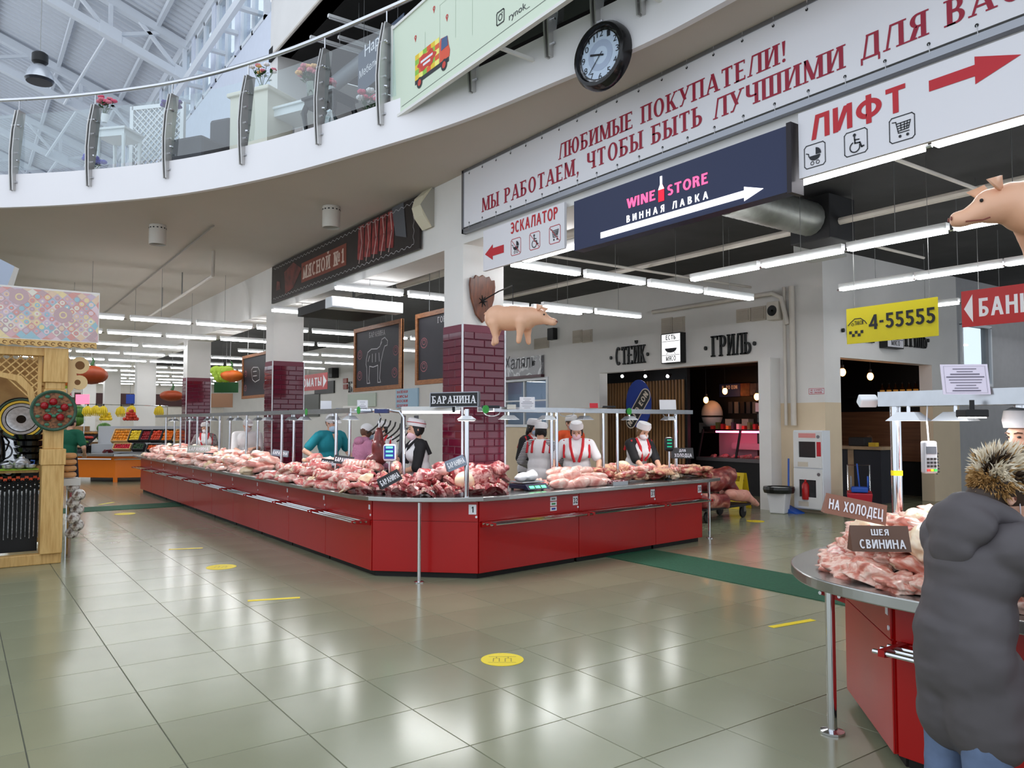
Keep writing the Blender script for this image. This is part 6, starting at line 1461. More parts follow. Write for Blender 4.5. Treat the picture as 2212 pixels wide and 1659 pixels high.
# ---- wall details
one(MB().box(12.2, 12.5, 8.95, 9.21, 0, 2.8), 'wall_pilaster', WHITE, 'white boxed pilaster right of the left shop opening', 'pilaster')
for yy, r_, lb in ((8.62, .05, 'thicker vertical white pipe beside the fire cabinet'), (8.78, .03, 'thinner vertical white pipe beside the fire cabinet')):
    one(MB().cyl((12.42, yy, 1.55), (12.42, yy, 4.1), r_, n=12), 'wall_pipe', PIPE, lb, 'pipe', smooth=True)
one(MB().tube([(12.3, 12.0, 4.0), (12.3, 8.95, 4.0), (12.36, 8.8, 3.9), (12.4, 8.7, 3.4)], .045, 10), 'wall_pipe', PIPE, 'white pipe bending down the wall above the shop corner', 'pipe', smooth=True)
def wall_grille(px0, py0, px1, py1, lb):
    a, b = pX(px0, py1, WX), pX(px1, py0, WX); t = thing('wall_grille', 'beige square wall vent %s' % lb, 'vent', (WX, (a.y+b.y)/2, a.z)); c1 = M('beige_vent', (196, 186, 172), .6)
    MB().box(WX-.02, WX, b.y, a.y, a.z, b.z).build('plate', c1, t)
    for k in range(7): z_ = a.z+.04+(b.z-a.z-.08)*k/6; MB().box(WX-.035, WX-.02, b.y+.04, a.y-.04, z_-.008, z_+.012).build('louvre', c1, t)
for a4, lb in (((1430, 685, 1453, 722), 'above the words, left of a pair'), ((1455, 683, 1480, 720), 'above the words, right of a pair'), ((1155, 728, 1186, 755), 'behind the small pig'), ((1238, 712, 1258, 742), 'left of the pair of vents, outer'), ((1259, 711, 1280, 741), 'left of the pair of vents, inner'), ((1592, 665, 1622, 698), 'above the word for grill, left'), ((1624, 660, 1655, 695), 'above the word for grill, right')): wall_grille(*a4, lb)
p = pX(1682, 673, WX); t = thing('loudspeaker', 'white and black wall loudspeaker above the pilaster', 'speaker', (12.4, p.y, p.z-.15)); MB().box(12.3, 12.5, p.y-.12, p.y+.12, p.z-.17, p.z+.17).build('cabinet', M('speaker_cream', (216, 208, 196), .5), t, bev=.01); MB().lathe([(.1, 0), (.1, .01), (.02, -.0)], c=(12.3, p.y, p.z), axis=(-1, 0, 0), n=16).build('grille', BLACK, t)
p = pX(1198, 722, WX); one(MB().box(12.35, 12.5, p.y-.12, p.y+.12, p.z-.15, p.z+.15), 'wall_speaker_box', BLACK, 'small black wall speaker behind the small pig', 'speaker', bev=.01)
a_, b_ = pX(1093, 815, 12.45), pX(1172, 767, 12.45); t = thing('script_sign', 'grey marbled sign with dark script word by the nearest column', 'sign', (12.45, (a_.y+b_.y)/2, a_.z))
MB().box(12.4, 12.48, b_.y, a_.y+.5, a_.z, b_.z).build('panel', ramp_mat('grey_marble', [(.45, (130, 130, 134)), (.5, (206, 206, 210)), (.55, (126, 126, 132))], 1.2, .3, 4, 2.), t); MB().box(12.38, 12.49, b_.y-.02, a_.y+.52, a_.z-.07, a_.z).build('edge', M('maroon_edge', (70, 30, 40), .4), t)
soft_text('Халяль', (V3(12.4, a_.y, a_.z), V3(0, -1, 0), V3(0, 0, 1), V3(-1, 0, 0)), .02, .2, .5, (a_.y-b_.y)*.85, 'lettering', INK, t)
a_, b_ = pX(1748, 852, WX), pX(1781, 838, WX); t = thing('smoking_notice', 'small white no-smoking notice with red border on the wall corner', 'notice', (WX, (a_.y+b_.y)/2, a_.z)); MB().box(WX-.008, WX, b_.y, a_.y, a_.z, b_.z).build('plate', PAPER, t)
fr = (V3(WX-.008, a_.y, a_.z), V3(0, -1, 0), V3(0, 0, 1), V3(-1, 0, 0)); W_ = a_.y-b_.y; H_ = b_.z-a_.z; m = MB(); lettering(m, 'НЕ КУРИТЬ', fr, W_/2, H_*.56, H_*.24, W_*.8, align='c'); lettering(m, 'NO SMOKING', fr, W_/2, H_*.18, H_*.24, W_*.8, align='c')
for r_ in (rect(0, W_, 0, .008), rect(0, W_, H_-.008, H_), rect(0, .008, 0, H_), rect(W_-.008, W_, 0, H_)): m.poly(r_, fr, .001)
m.build('lettering', RED2, t)
# fire cabinet
a_, b_ = pX(1715, 1080, 12.25), pX(1775, 930, 12.25); y0, y1 = b_.y, a_.y; z1 = b_.z+.0
t = thing('fire_cabinet', 'white two-door fire cabinet with small windows on the wall corner', 'cabinet', (12.37, (y0+y1)/2, .08))
MB().box(12.27, 12.5, y0, y1, .08, z1).build('body', WMET, t, bev=.005); WENAM = M('cabinet_white', (226, 226, 226), .35)
zm = .08+(z1-.08)*.52
for k, (z0_, z1_) in enumerate(((.1, zm-.01), (zm+.01, z1-.02))):
    h_ = z1_-z0_; wz0, wz1 = z0_+h_*.28, z0_+h_*.72; wy0, wy1 = y0+(y1-y0)*.22, y1-(y1-y0)*.2
    m = MB()
    for q_ in ((y0+.01, y1-.01, z0_, wz0), (y0+.01, y1-.01, wz1, z1_), (y0+.01, wy0, wz0, wz1), (wy1, y1-.01, wz0, wz1)): m.box(12.245, 12.268, *q_)
    dr = m.build('door', WENAM, t); MB().box(12.262, 12.27, wy0, wy1, wz0, wz1).build('window', M('cabinet_dark', (54, 54, 56), .15), dr)
    MB().lathe([(.03, 0), (.03, .008)], c=(12.245, y0+.07, z1_-.09), axis=(-1, 0, 0), n=14).build('latch', ALU, dr); MB().box(12.24, 12.246, y1-.3, y1-.1, wz0-.16, wz0-.08).build('label', M('label_tan', (206, 196, 180), .5), dr)
MB().box(12.24, 12.246, y0+.12, y1-.12, z1-.13, z1-.05).build('red_label', M('label_pink', (226, 150, 146), .5), t); MB().box(12.24, 12.246, y0+.02, y0+.1, z1-.45, z1-.2).build('red_label', RED2, t)
ym = (y0+y1)/2; MB().lathe([(.06, .25), (.065, .27), (.065, .5), (.04, .54), (.02, .56), (.02, .6)], c=(12.252, ym+.05, 0), n=14).build('extinguisher', M('extinguisher_red', (176, 24, 26), .3), t, smooth=True)
# trash can, broom, dustpan
p = pz(1690, 1100); t = thing('trash_can', 'white waste bin with black liner beside the fire cabinet', 'bin', (11.95, 8.62, 0), .3)
MB().add([(-.13, -.13, 0), (.13, -.13, 0), (.13, .13, 0), (-.13, .13, 0), (-.18, -.18, .45), (.18, -.18, .45), (.18, .18, .45), (-.18, .18, .45)], [(0, 3, 2, 1), (4, 5, 6, 7), (0, 1, 5, 4), (1, 2, 6, 5), (2, 3, 7, 6), (3, 0, 4, 7)]).build('bin', M('bin_white', (224, 224, 226), .4), t, w=0, bev=.02)
m = MB(); m.lathe([(.255, .36), (.272, .42), (.262, .47), (.2, .465)], n=20, cap=False); m.build('liner', M('liner_black', (30, 32, 30), .3), t, w=0)
bl = M('broom_blue', (34, 84, 180), .4)
t = thing('dustpan', 'blue long-handled dustpan leaning by the fire cabinet', 'dustpan', (12.32, 8.64, 0)); MB().bar((12.28, 8.66, .12), (12.36, 8.7, .95), .03).build('handle', bl, t); MB().add([(12.05, 8.35, .01), (12.3, 8.35, .01), (12.3, 8.7, .14), (12.05, 8.7, .14), (12.05, 8.72, .0), (12.3, 8.72, 0), (12.05, 8.34, 0), (12.3, 8.34, 0)], [(0, 1, 2, 3), (3, 2, 5, 4), (0, 3, 4, 6), (1, 7, 5, 2), (6, 4, 5, 7), (0, 6, 7, 1)]).build('pan', bl, t)
# mop bucket trolley
p = V3(12.62, 7.5, 0); t = thing('mop_bucket', 'red double mop bucket trolley with blue wringer and steel handle', 'bucket', (p.x, p.y, 0), .55)
rb = M('bucket_red', (186, 34, 50), .35)
for x_ in (-.17, .17): MB().add([(x_-.13, -.16, .1), (x_+.13, -.16, .1), (x_+.13, .16, .1), (x_-.13, .16, .1), (x_-.16, -.2, .42), (x_+.16, -.2, .42), (x_+.16, .2, .42), (x_-.16, .2, .42)], [(0, 3, 2, 1), (4, 5, 6, 7), (0, 1, 5, 4), (1, 2, 6, 5), (2, 3, 7, 6), (3, 0, 4, 7)]).build('bucket', rb, t, w=0, bev=.02)
MB().box(-.3, -.05, -.13, .13, .43, .52).build('wringer', bl, t, w=0, bev=.02)
for y_ in (-.13, .13): MB().lathe([(.12, -.012), (.12, .012)], c=(-.17, y_, .58), axis=(0, 1, 0), n=20).build('wringer_cheek', bl if y_ < 0 else M('grey_cheek', (120, 124, 134), .4), t, w=0)
MB().tube([(.3, -.18, .1), (.5, -.18, .85), (.5, .18, .85), (.3, .18, .1)], .012, 8).build('handle', CHROME, t, w=0, smooth=True); MB().box(-.36, .36, -.2, .2, .07, .1).build('frame', CHROME, t, w=0); MB().cyl((-.17, 0, .5), (-.05, .03, .9), .012, n=8).build('press_handle', bl, t, w=0)
for x_ in (-.3, .3):
    for y_ in (-.17, .17): MB().lathe([(.035, -.012), (.035, .012)], c=(x_, y_, .035), axis=(0, 1, 0), n=12).build('wheel', BLACK, t, w=0)
# wet floor sign, meat cart
p = V3(12.05, 9.55, 0); t = thing('wet_floor_sign', 'yellow folding wet-floor sign behind the meat trolley', 'sign', (12.05, p.y, 0)); ys = M('caution_yellow', (214, 184, 20), .45)
for s_ in (-1, 1): 
    m = MB(); 
    for q_ in ((-.13, .13, 0, .5), (-.13, -.05, .5, .6), (.05, .13, .5, .6), (-.13, .13, .6, .66)): m.add([(12.05+s_*(.16-.2*z_), p.y+y_, z_) for y_, z_ in ((q_[0], q_[2]), (q_[1], q_[2]), (q_[1], q_[3]), (q_[0], q_[3]))]+[(12.05+s_*(.17-.2*z_), p.y+y_, z_) for y_, z_ in ((q_[0], q_[2]), (q_[1], q_[2]), (q_[1], q_[3]), (q_[0], q_[3]))], [(0, 1, 2, 3), (7, 6, 5, 4), (0, 4, 5, 1), (1, 5, 6, 2), (2, 6, 7, 3), (3, 7, 4, 0)])
    m.build('leaf', ys, t)
p = V3(10.4, 8.75, 0); ang2 = .15; t = thing('meat_trolley', 'low flat trolley on black castors carrying carcasses', 'trolley', p, ang2)
MB().box(-.75, .65, -.3, .3, .2, .235).build('deck', CHAR, t, w=0, bev=.01)
for x_ in (-.6, .5):
    for y_ in (-.22, .22):
        f_ = MB().box(x_-.03, x_+.03, y_-.045, y_+.045, .1, .2).build('castor_fork', GALV, t, w=0); MB().lathe([(.085, -.02), (.09, -.015), (.09, .015), (.085, .02)], c=(x_, y_, .09), axis=(0, 1, 0), n=20).build('castor_wheel', BLACK, f_, w=0, smooth=True)
m_carc = ramp_mat('carcass_flesh', [(.3, (92, 24, 28)), (.5, (140, 54, 52)), (.62, (212, 150, 132)), (.75, (176, 96, 88))], 3.2, .3, 4, .8, rnd=1); m_hide = ramp_mat('carcass_pale', [(.35, (206, 130, 114)), (.6, (230, 168, 150)), (.75, (170, 80, 76))], 3.5, .35, 4, .6, rnd=1)
def joint(label, prims, mat, loc, rz=ang2): 
    t = thing('carcass_joint', label, 'meat', loc, rz, 'carcass joints on the trolley'); blob('meat', prims, mat, .02, 4, t, disp=lambda c: Vector((noise.noise(c*7), noise.noise(c*7+Vector((5, 1, 2))), noise.noise(c*7+Vector((1, 9, 4)))))*.018); return t
joint('big beef quarter lying on top of the trolley load', [('c', (-.6, 0, .22), (-.1, 0, .2), .16, .18), ('c', (-.1, 0, .2), (.35, .02, .27), .2, .17), ('c', (.35, .02, .27), (.52, 0, .34), .12, .05), ('c', (.3, 0, .12), (.45, -.05, .02), .12, .1)], m_carc, (10.5, 8.78, .42))
joint('pale split pig half hanging over the right end of the trolley', [('c', (-.1, -.1, .14), (.3, -.15, .1), .1, .11), ('c', (.3, -.15, .1), (.62, -.2, -.06), .1, .05)], m_hide, (10.65, 8.7, .26))
joint('long pig leg with trotter sticking out of the trolley', [('c', (0, 0, .1), (.4, .0, .07), .07, .05), ('c', (.4, 0, .07), (.78, -.02, -.02), .045, .025), ('c', (.78, -.02, -.02), (.86, -.02, -.04), .026, .02)], m_hide, (10.85, 8.95, .3))
joint('dark red joint at the front of the trolley load', [('c', (-.35, -.1, .1), (.15, -.15, .08), .13, .12), ('c', (.1, -.15, .08), (.2, -.18, .0), .1, .06)], m_carc, (10.1, 8.6, .25))
joint('pale joint at the left end of the trolley', [('c', (-.2, -.1, .1), (.1, -.1, .1), .12, .12)], m_hide, (9.55, 8.6, .25))
# ================================================================ floor stickers
SY = M('floor_yellow', (240, 214, 20), .5); SK = M('sticker_print', (150, 130, 20), .5)
for px, py, r_, lb in ((1085, 1425, .145, 'nearest, in the middle of the aisle'), (478, 1225, .16, 'left of the red counter'), (270, 1110, .17, 'far left by the green runner'), (1632, 1126, .14, 'beside the meat trolley')):
    p = pz(px, py); t = thing('floor_sticker', 'round yellow distance sticker on the floor, %s' % lb, 'sticker', (p.x, p.y, .001)); fr = (V3(p.x, p.y, 0), V3(RT.x, RT.y, 0), V3(-RT.y, RT.x, 0), V3(0, 0, 1))
    MB().poly(ell(0, 0, r_, n=32), fr, .001, .0025).build('disc', SY, t); m = MB()
    for l_ in ([(-.06, -.05), (-.06, .02), (-.02, .02), (-.02, -.05)], [(.02, -.05), (.02, .02), (.06, .02), (.06, -.05)], [(-.09, -.07), (.09, -.07)], [(-.09, .06), (.09, .06)], [(-.04, .03), (-.04, .05)], [(.04, .03), (.04, .05)]):
        for q_ in line2(l_, .006): m.poly(q_, fr, .003)
    m.build('print', SK, t)
for a4, lb in (((1665, 1355, 1757, 1339), 'at right by the near counter'), ((535, 1298, 648, 1291), 'left of the red counter'), ((365, 1187, 438, 1184), 'farther back on the left aisle'), ((215, 1090, 245, 1085), 'in front of the fruit stall')):
    a_, b_ = pz(a4[0], a4[1]), pz(a4[2], a4[3]); n_ = (b_-a_).normalized().cross(V3(0, 0, 1))*.03; m = MB(); m.add([a_+n_+V3(0, 0, .0022), b_+n_+V3(0, 0, .0022), b_-n_+V3(0, 0, .0022), a_-n_+V3(0, 0, .0022), a_+n_+V3(0, 0, .001), b_+n_+V3(0, 0, .001), b_-n_+V3(0, 0, .001), a_-n_+V3(0, 0, .001)], [(3, 2, 1, 0), (4, 5, 6, 7), (0, 1, 5, 4), (1, 2, 6, 5), (2, 3, 7, 6), (3, 0, 4, 7)])
    one(m, 'floor_tape', SY, 'yellow tape line on the floor, %s' % lb, 'tape')
# ================================================================ wooden gift kiosk at left
PINE = ramp_mat('pine', [(.3, (196, 150, 84)), (.6, (222, 182, 116)), (.8, (204, 160, 96))], 6, .5, stretch=(6, 6, .6))
KY = 10.4
ki = thing('wooden_kiosk', 'carved pine souvenir kiosk with patterned header at the left edge', 'kiosk', (0, KY+.8, 0))
MB().box(-3, 1.04, KY-.06, KY+.06, 0, .12).build('sill', PINE, ki, bev=.01)
def kpost(x, y, w_=.11, z1=2.45, lower=True):
    m = MB(); m.box(x-w_, x+w_, y-w_, y+w_, 0.12, 1.12); m.box(x-w_*1.12, x+w_*1.12, y-w_*1.12, y+w_*1.12, 1.12, 1.3); m.box(x-w_*.88, x+w_*.88, y-w_*.88, y+w_*.88, 1.3, 1.62); m.box(x-w_, x+w_, y-w_, y+w_, 1.62, 1.98)
    m.box(x-w_*.9, x+w_*.9, y-w_*.9, y+w_*.9, 1.98, 2.06); m.box(x-w_*1.1, x+w_*1.1, y-w_*1.1, y+w_*1.1, 2.06, z1); return m.build('post', PINE, ki, bev=.008)
kpost(.93, KY)
for i in range(1, 5): kpost(.93-.02*i, KY+1.1*i)
MB().box(-3, 1.35, KY-.16, KY-.12, 2.53, 3.12).build('header_panel', M('header_edge', (232, 226, 222), .5), ki)
# printed mosaic on header
HF = (V3(-3, KY-.16, 2.53), V3(1, 0, 0), V3(0, 0, 1), V3(0, -1, 0)); HW, HH = 4.35, .59
cl = [(222, 178, 182), (232, 202, 176), (164, 198, 210), (236, 228, 214), (210, 190, 204), (222, 160, 152), (238, 216, 168), (200, 170, 174), (234, 208, 214)]
mats_ = [M('mosaic_%d' % i, c, .45) for i, c in enumerate(cl)]; m = MB(); rr = random.Random(5); d = .098
i = 0
for a in range(-2, int(HW/d)+2):
    for b in range(0, 14):
        cx, cy = a*d+(d/2 if b % 2 else 0), b*d/2*1.0
        pts = [(cx-d/2, cy), (cx, cy-d/2), (cx+d/2, cy), (cx, cy+d/2)]
        pts = [(min(max(x, .01), HW-.01), min(max(y, .01), HH-.02)) for x, y in pts]
        if max(p[0] for p in pts)-min(p[0] for p in pts) < .02 or max(p[1] for p in pts)-min(p[1] for p in pts) < .02 or cx < 2.4: continue
        k = rr.randrange(9); m.m = k; m.poly([(x*.97+cx*.03, y*.97+cy*.03) for x, y in pts], HF, .0015)
        if .06 < cy < HH-.06 and cx < HW-.06:
            m.m = (k+1+rr.randrange(7)) % 9; m.poly(ell(cx, cy, d*.27, n=12), HF, .0022); m.m = (k+3+rr.randrange(4)) % 9; m.poly(ell(cx, cy, d*.12, n=8), HF, .003)
m.build('mosaic_print', mats_, ki)
m = MB()
for cx, cy in ((3.1, .3), (3.98, .3), (3.55, .47)):
    m = MB(); m.m = 7; m.poly(ell(cx, cy, .095, .09, 24), HF, .0035); m.m = 6; mb_ring(m, HF, cx, cy, .04, .014, .0045); m.build('mosaic_rosette', mats_, ki)
# carved fringe
fr = (V3(-3, KY-.13, 2.43), V3(1, 0, 0), V3(0, 0, 1), V3(0, -1, 0)); pts = [(0, .1), (0, .03)]
for i in range(0, 87): x = i*.05; pts.append((x, .02+.025*abs(sin(i*1.05))))
pts += [(4.33, .03), (4.33, .1)]; MB().poly(pts, fr, 0, .035).build('carved_fringe', PINE, ki)
m = MB()
for i in range(22):
    cx = 2.9+i*.066
    for q_ in band(cx, .062, .024, .02, 20, 300, .009, .009, 10): m.poly(q_, fr, .036)
m.build('fringe_scroll', M('pine_dark', (120, 78, 34), .6), ki)
MB().box(-3, 1.05, KY-.1, KY+.1, 2.36, 2.45).build('lintel', PINE, ki)
# lattice bracket under lintel
lf = (V3(.1, KY, 1.85), V3(1, 0, 0), V3(0, 0, 1), V3(0, -1, 0))
for i in range(-8, 12):
    for s_ in (-1, 1):
        # slat from (x0,.53) going down at 45 deg, clipped to an L-shaped bracket
        x0 = .09*i; a, b = ((x0, .0), (x0+.53, .53)) if s_ > 0 else ((x0+.53, .0), (x0, .53))
        n = 12; ok = [k/n for k in range(n+1) if -.4 < a[0]+(b[0]-a[0])*k/n < .7 and ((a[1]+(b[1]-a[1])*k/n) > .26 or (a[0]+(b[0]-a[0])*k/n) > .55 - (0 if True else 0) and (a[1]+(b[1]-a[1])*k/n) > 0)]
        if len(ok) < 3: continue
        f0, f1 = min(ok), max(ok); A = lf[0]+V3(a[0]+(b[0]-a[0])*f0, -.008*s_, a[1]+(b[1]-a[1])*f0); B = lf[0]+V3(a[0]+(b[0]-a[0])*f1, -.008*s_, a[1]+(b[1]-a[1])*f1)
        MB().bar(A, B, .014, .022, up=(0, 1, 0)).build('lattice_slat', PINE, ki)
MB().poly([(-.4, .26), (.3, .26), (.45, .22), (.56, .1), (.6, -.08), (.66, -.08), (.62, .14), (.5, .28), (.32, .31), (-.4, .31)], lf, -.02, .02).build('arch_rail', PINE, ki); MB().box(.76, .8, KY-.02, KY+.02, 1.75, 2.36).build('bracket_stile', PINE, ki)
# scroll bracket at right of the post
sf_ = (V3(1.06, KY, 1.95), V3(1, 0, 0), V3(0, 0, 1), V3(0, -1, 0)); outl = [(0, .42)]+[(.12+.1*cos(a_), .32+.1*sin(a_)) for a_ in [radians(150-20*k) for k in range(14)]]+[(.09, .2)]+[(.12+.085*cos(a_), .12+.085*sin(a_)) for a_ in [radians(110-20*k) for k in range(13)]]+[(.0, -.06)]
MB().poly(outl, sf_, -.02, .02).build('scroll_bracket', M('pine_pale', (228, 196, 144), .5), ki, bev=.004)
for c4 in ((.12, .32, .05), (.1, .12, .032)): m = MB(); m.poly(ell(*c4, n=16), sf_, .0205); m.build('scroll_hole', MATS['pine_dark'], ki)
# shelf, back panel
MB().box(-3, .8, KY+.1, KY+.6, 1.03, 1.07).build('shelf', PINE, ki); MB().box(-3, .82, KY+.25, KY+.3, .12, 1.03).build('back_panel', BLACK, ki)
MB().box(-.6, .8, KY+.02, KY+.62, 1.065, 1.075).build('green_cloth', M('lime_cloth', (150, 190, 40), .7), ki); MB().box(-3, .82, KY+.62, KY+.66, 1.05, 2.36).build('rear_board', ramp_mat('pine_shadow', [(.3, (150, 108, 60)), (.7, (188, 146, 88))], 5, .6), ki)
# skewers on hooks
skm = MB(); skm.bar((0, 0, 0), (0, 0, .5), .02, .004); skm.cyl((0, 0, .5), (0, 0, .54), .008, n=6); sk1 = skm.mesh('blade', ramp_mat('blade_steel', [(.4, (120, 122, 126)), (.6, (210, 212, 216))], 30, .3))
hm = MB(); 
for k in range(3): hm.ball((0, 0, .57+.04*k), (.014, .014, .018), 8, 5)
hm.m = 1; hm.ball((0, 0, .59), .012, 6, 4); sk2 = hm.mesh('handle', [BLACK, CHROME], True)
skt = MB().box(-.018, .018, -.006, .006, .66, .69).mesh('tag', M('tag_orange', (230, 90, 50), .5))
for i in range(13):
    x = .32+.0415*i; t = thing('skewer', 'twisted steel skewer hanging in the kiosk, number %s from the left' % ['one', 'two', 'three', 'four', 'five', 'six', 'seven', 'eight', 'nine', 'ten', 'eleven', 'twelve', 'thirteen'][i], 'skewer', (x, KY+.16, .28+.02*(i % 2)), R.uniform(-.5, .5), 'skewers in the kiosk')
    for nm, me in (('blade', sk1), ('handle', sk2), ('tag', skt)): link(bpy.data.objects.new(nm, me), t)
# plates, bowls, teapot on the kiosk shelf
SIL = M('silver_glaze', (190, 190, 192), .2, metal=.6, var=.2, scale=30); BG = M('black_glaze', (16, 16, 18), .1); 
def plate(label, x, y, z, r, rings, tilt=1.25, yaw=0.):
    ax = V3(sin(yaw)*sin(tilt), -cos(yaw)*sin(tilt), cos(tilt)); t = thing('ceramic_plate', label, 'plate', (x, y, z-r*sin(tilt)))
    c = V3(x, y, z); MB().lathe([(r*.4, -.03), (r*.98, -.005), (r, 0), (r*.97, .006), (r*.45, -.015), (0, -.018)], c=c, axis=ax, n=36).build('dish', BG, t, smooth=True)
    for k, (r0, r1, mt) in enumerate(rings):
        MB().lathe([(r0, -.015+.02*(r0/r)**2+.004+.0004*k), (r1, -.015+.02*(r1/r)**2+.006+.0004*k)], c=c, axis=ax, n=36, cap=False).build('glaze_ring', mt, t)
GO = M('gold_glaze', (226, 186, 60), .3)
plate('large black and silver ceramic plate with yellow ring in the kiosk', pY(46, 905, KY+.42).x, KY+.42, pY(46, 905, KY+.42).z, .27, [(.05, .15, SIL), (.16, .19, SIL), (.2, .225, GO), (.235, .25, M('green_glaze', (70, 100, 80), .3))])
plate('smaller silver-patterned plate at the left edge of the kiosk', pY(6, 975, KY+.3).x, KY+.3, pY(6, 975, KY+.3).z, .18, [(.03, .08, SIL), (.1, .16, SIL)])
plate('dark flower plate low in the kiosk', pY(18, 1018, KY+.22).x, KY+.22, pY(18, 1018, KY+.22).z, .13, [(.0, .04, PAPER), (.06, .08, M('dark_green_glaze', (50, 70, 60), .3))])
for i in range(5): one(MB().lathe([(.06, 0), (.14+.012*(i % 2), .035), (.16, .085), (.152, .085), (.13, .04), (.02, .02)], c=(pY(62, 1000, KY+.3).x, KY+.3, 1.078+.075*i), n=28), 'ceramic_bowl', BG, 'glossy black bowl, %s from the bottom of the kiosk stack' % ordn[i], 'bowl', 'stacked black bowls', smooth=True)
t = thing('jug', 'black ceramic jug behind the bowl stack', 'jug', (.42, KY+.32, 1.078)); MB().lathe([(.05, 0), (.08, .1), (.06, .3), (.035, .38), (.045, .44), (.04, .44)], c=(.42, KY+.32, 1.078), n=20).build('body', BG, t, smooth=True); MB().tube([(.47, KY+.32, 1.45), (.52, KY+.32, 1.38), (.49, KY+.32, 1.26)], .01, 6).build('handle', BG, t)
t = thing('teapot', 'silver patterned teapot with blue handle on the kiosk shelf', 'teapot', (.64, KY+.14, 1.077)); c = V3(.64, KY+.14, 1.077)
MB().lathe([(.05, 0), (.085, .03), (.09, .07), (.06, .11), (.03, .12)], c=c, n=22).build('body', SIL, t, smooth=True); MB().lathe([(.035, .118), (.03, .135), (.01, .145), (.012, .155), (.004, .165)], c=c, n=14).build('lid', SIL, t, smooth=True)
MB().tube([c+V3(.08, 0, .04), c+V3(.12, 0, .05), c+V3(.125, 0, .085), c+V3(.085, 0, .09)], .009, 8).build('handle', M('cobalt', (60, 96, 170), .3), t, smooth=True); MB().tube([c+V3(-.08, 0, .05), c+V3(-.11, 0, .07), c+V3(-.125, 0, .1)], [.014, .011, .008], 8).build('spout', SIL, t, smooth=True)
for i in range(3): one(MB().lathe([(.02, 0), (.05, .02), (.055, .05), (.05, .05), (.03, .02)], c=(.5+.11*i, KY+.04, 1.076), n=18), 'tea_bowl', SIL, 'small silver tea bowl in front of the teapot, %s' % ['left', 'middle', 'right'][i], 'bowl', smooth=True)
# wicker wreath plate on the post
cw = pY(116, 887, KY-.15); t = thing('wicker_plate', 'round wicker wall plate with red apples on the kiosk post', 'wall plate', (cw.x, cw.y, cw.z-.24)); ax = V3(0, -1, 0); WK = ramp_mat('wicker', [(.4, (92, 58, 38)), (.6, (150, 100, 66))], 40, .7)
MB().lathe([(0, .0), (.21, .0), (.215, .012), (0, .012)], c=cw, axis=ax, n=32).build('weave', WK, t); MB().lathe([(.2, 0), (.225, .0), (.235, .015), (.22, .03), (.2, .02)], c=cw, axis=ax, n=32, cap=False).build('rim', M('rim_green', (50, 84, 66), .5, var=.3, scale=20), t)
for a_, r_ in ((20, .11), (95, .1), (150, .11), (230, .1), (310, .1)): a_ = radians(a_); MB().ball(cw+V3(r_*cos(a_), -.035, r_*sin(a_)), .042, 12, 8).build('apple', M('apple_red', (150, 14, 26), .12), t, smooth=True)
for k in range(16): a_ = 2*pi*k/16; r_ = .06+.11*(k % 2); MB().ball(cw+V3(r_*cos(a_), -.025, r_*sin(a_)), (.026, .008, .018), 8, 5).build('leaf', M('leaf_painted', (64, 120, 92), .4), t)
# bagels and shiny bags behind the post
for i in range(4):
    m = MB(); c = V3(1.12, KY+.3, .98+.075*i); m.tube([c+V3(.06*cos(a_), .06*sin(a_), 0) for a_ in [2*pi*k/12 for k in range(13)]], .034, 8); one(m, 'bread_ring', M('bread', (206, 150, 96), .6, var=.1), 'stacked bread ring beside the kiosk post, %s from the bottom' % ordn[i], 'bread', 'bread rings', smooth=True)
t = thing('snack_stand', 'small stand with bread rings and shiny bags at the kiosk side', 'stand', (1.14, KY+.3, 0)); MB().box(1.04, 1.24, KY+.15, KY+.45, .86, .94).build('tray', M('stand_white', (206, 204, 200), .5), t); MB().cyl((1.14, KY+.3, 0), (1.14, KY+.3, .86), .03, n=8).build('pole', CHROME, t)
FOIL = ramp_mat('foil', [(.35, (110, 90, 80)), (.5, (226, 222, 216)), (.65, (80, 60, 56))], 14, .15)
for i in range(7): one(MB().ball((1.17+.05*(i % 2), KY+.22-.05*(i % 3), .3+.09*i), (.075, .06, .07), 10, 7), 'snack_bag', FOIL, 'shiny snack bag hanging at the kiosk side, %s from below' % ordn[i], 'bag', 'shiny snack bags')
# ================================================================ fruit stall at far left
ORN = M('orange_laminate', (232, 120, 24), .35); OUT = [(1.9, 25.3), (2.72, 24.3), (3.56, 23.4), (4.4, 23.1), (5.4, 23.1)]
for i in range(4):
    fr = frAB((*OUT[i], 0), (*OUT[i+1], 0)); L = (Vector(OUT[i+1])-Vector(OUT[i])).length; md = fr[0]+fr[1]*L/2-fr[3]*.3
    t = thing('stall_unit', 'orange fruit stall unit with steel top, %s' % ['leftmost', 'second from left', 'behind the end of the red counter', 'mostly behind the red counter'][i], 'counter', (md.x, md.y, 0), group='orange fruit stall units')
    MB().poly(rect(.0, L, .12, .7), fr, -.7, 0).build('body', ORN, t)
    for x_ in (0, L-.06): MB().poly(rect(x_, x_+.06, 0, .12), fr, -.06, 0).build('leg', ORN, t)
    MB().poly(rect(-.02, L+.02, .7, .76), fr, -.75, .12).build('steel_top', TOPS, t); MB().cyl(fr[0]+V3(0, 0, .62)+fr[3]*.15, fr[0]+fr[1]*L+V3(0, 0, .62)+fr[3]*.15, .02, n=8).build('rail', CHROME, t)
RTH = V3(RT.x, RT.y, 0); FWH = V3(FX, FY, 0)
WCR = M('crate_wood', (216, 176, 120), .6); BCR = M('crate_black', (30, 30, 34), .5)
fruit_me = {}
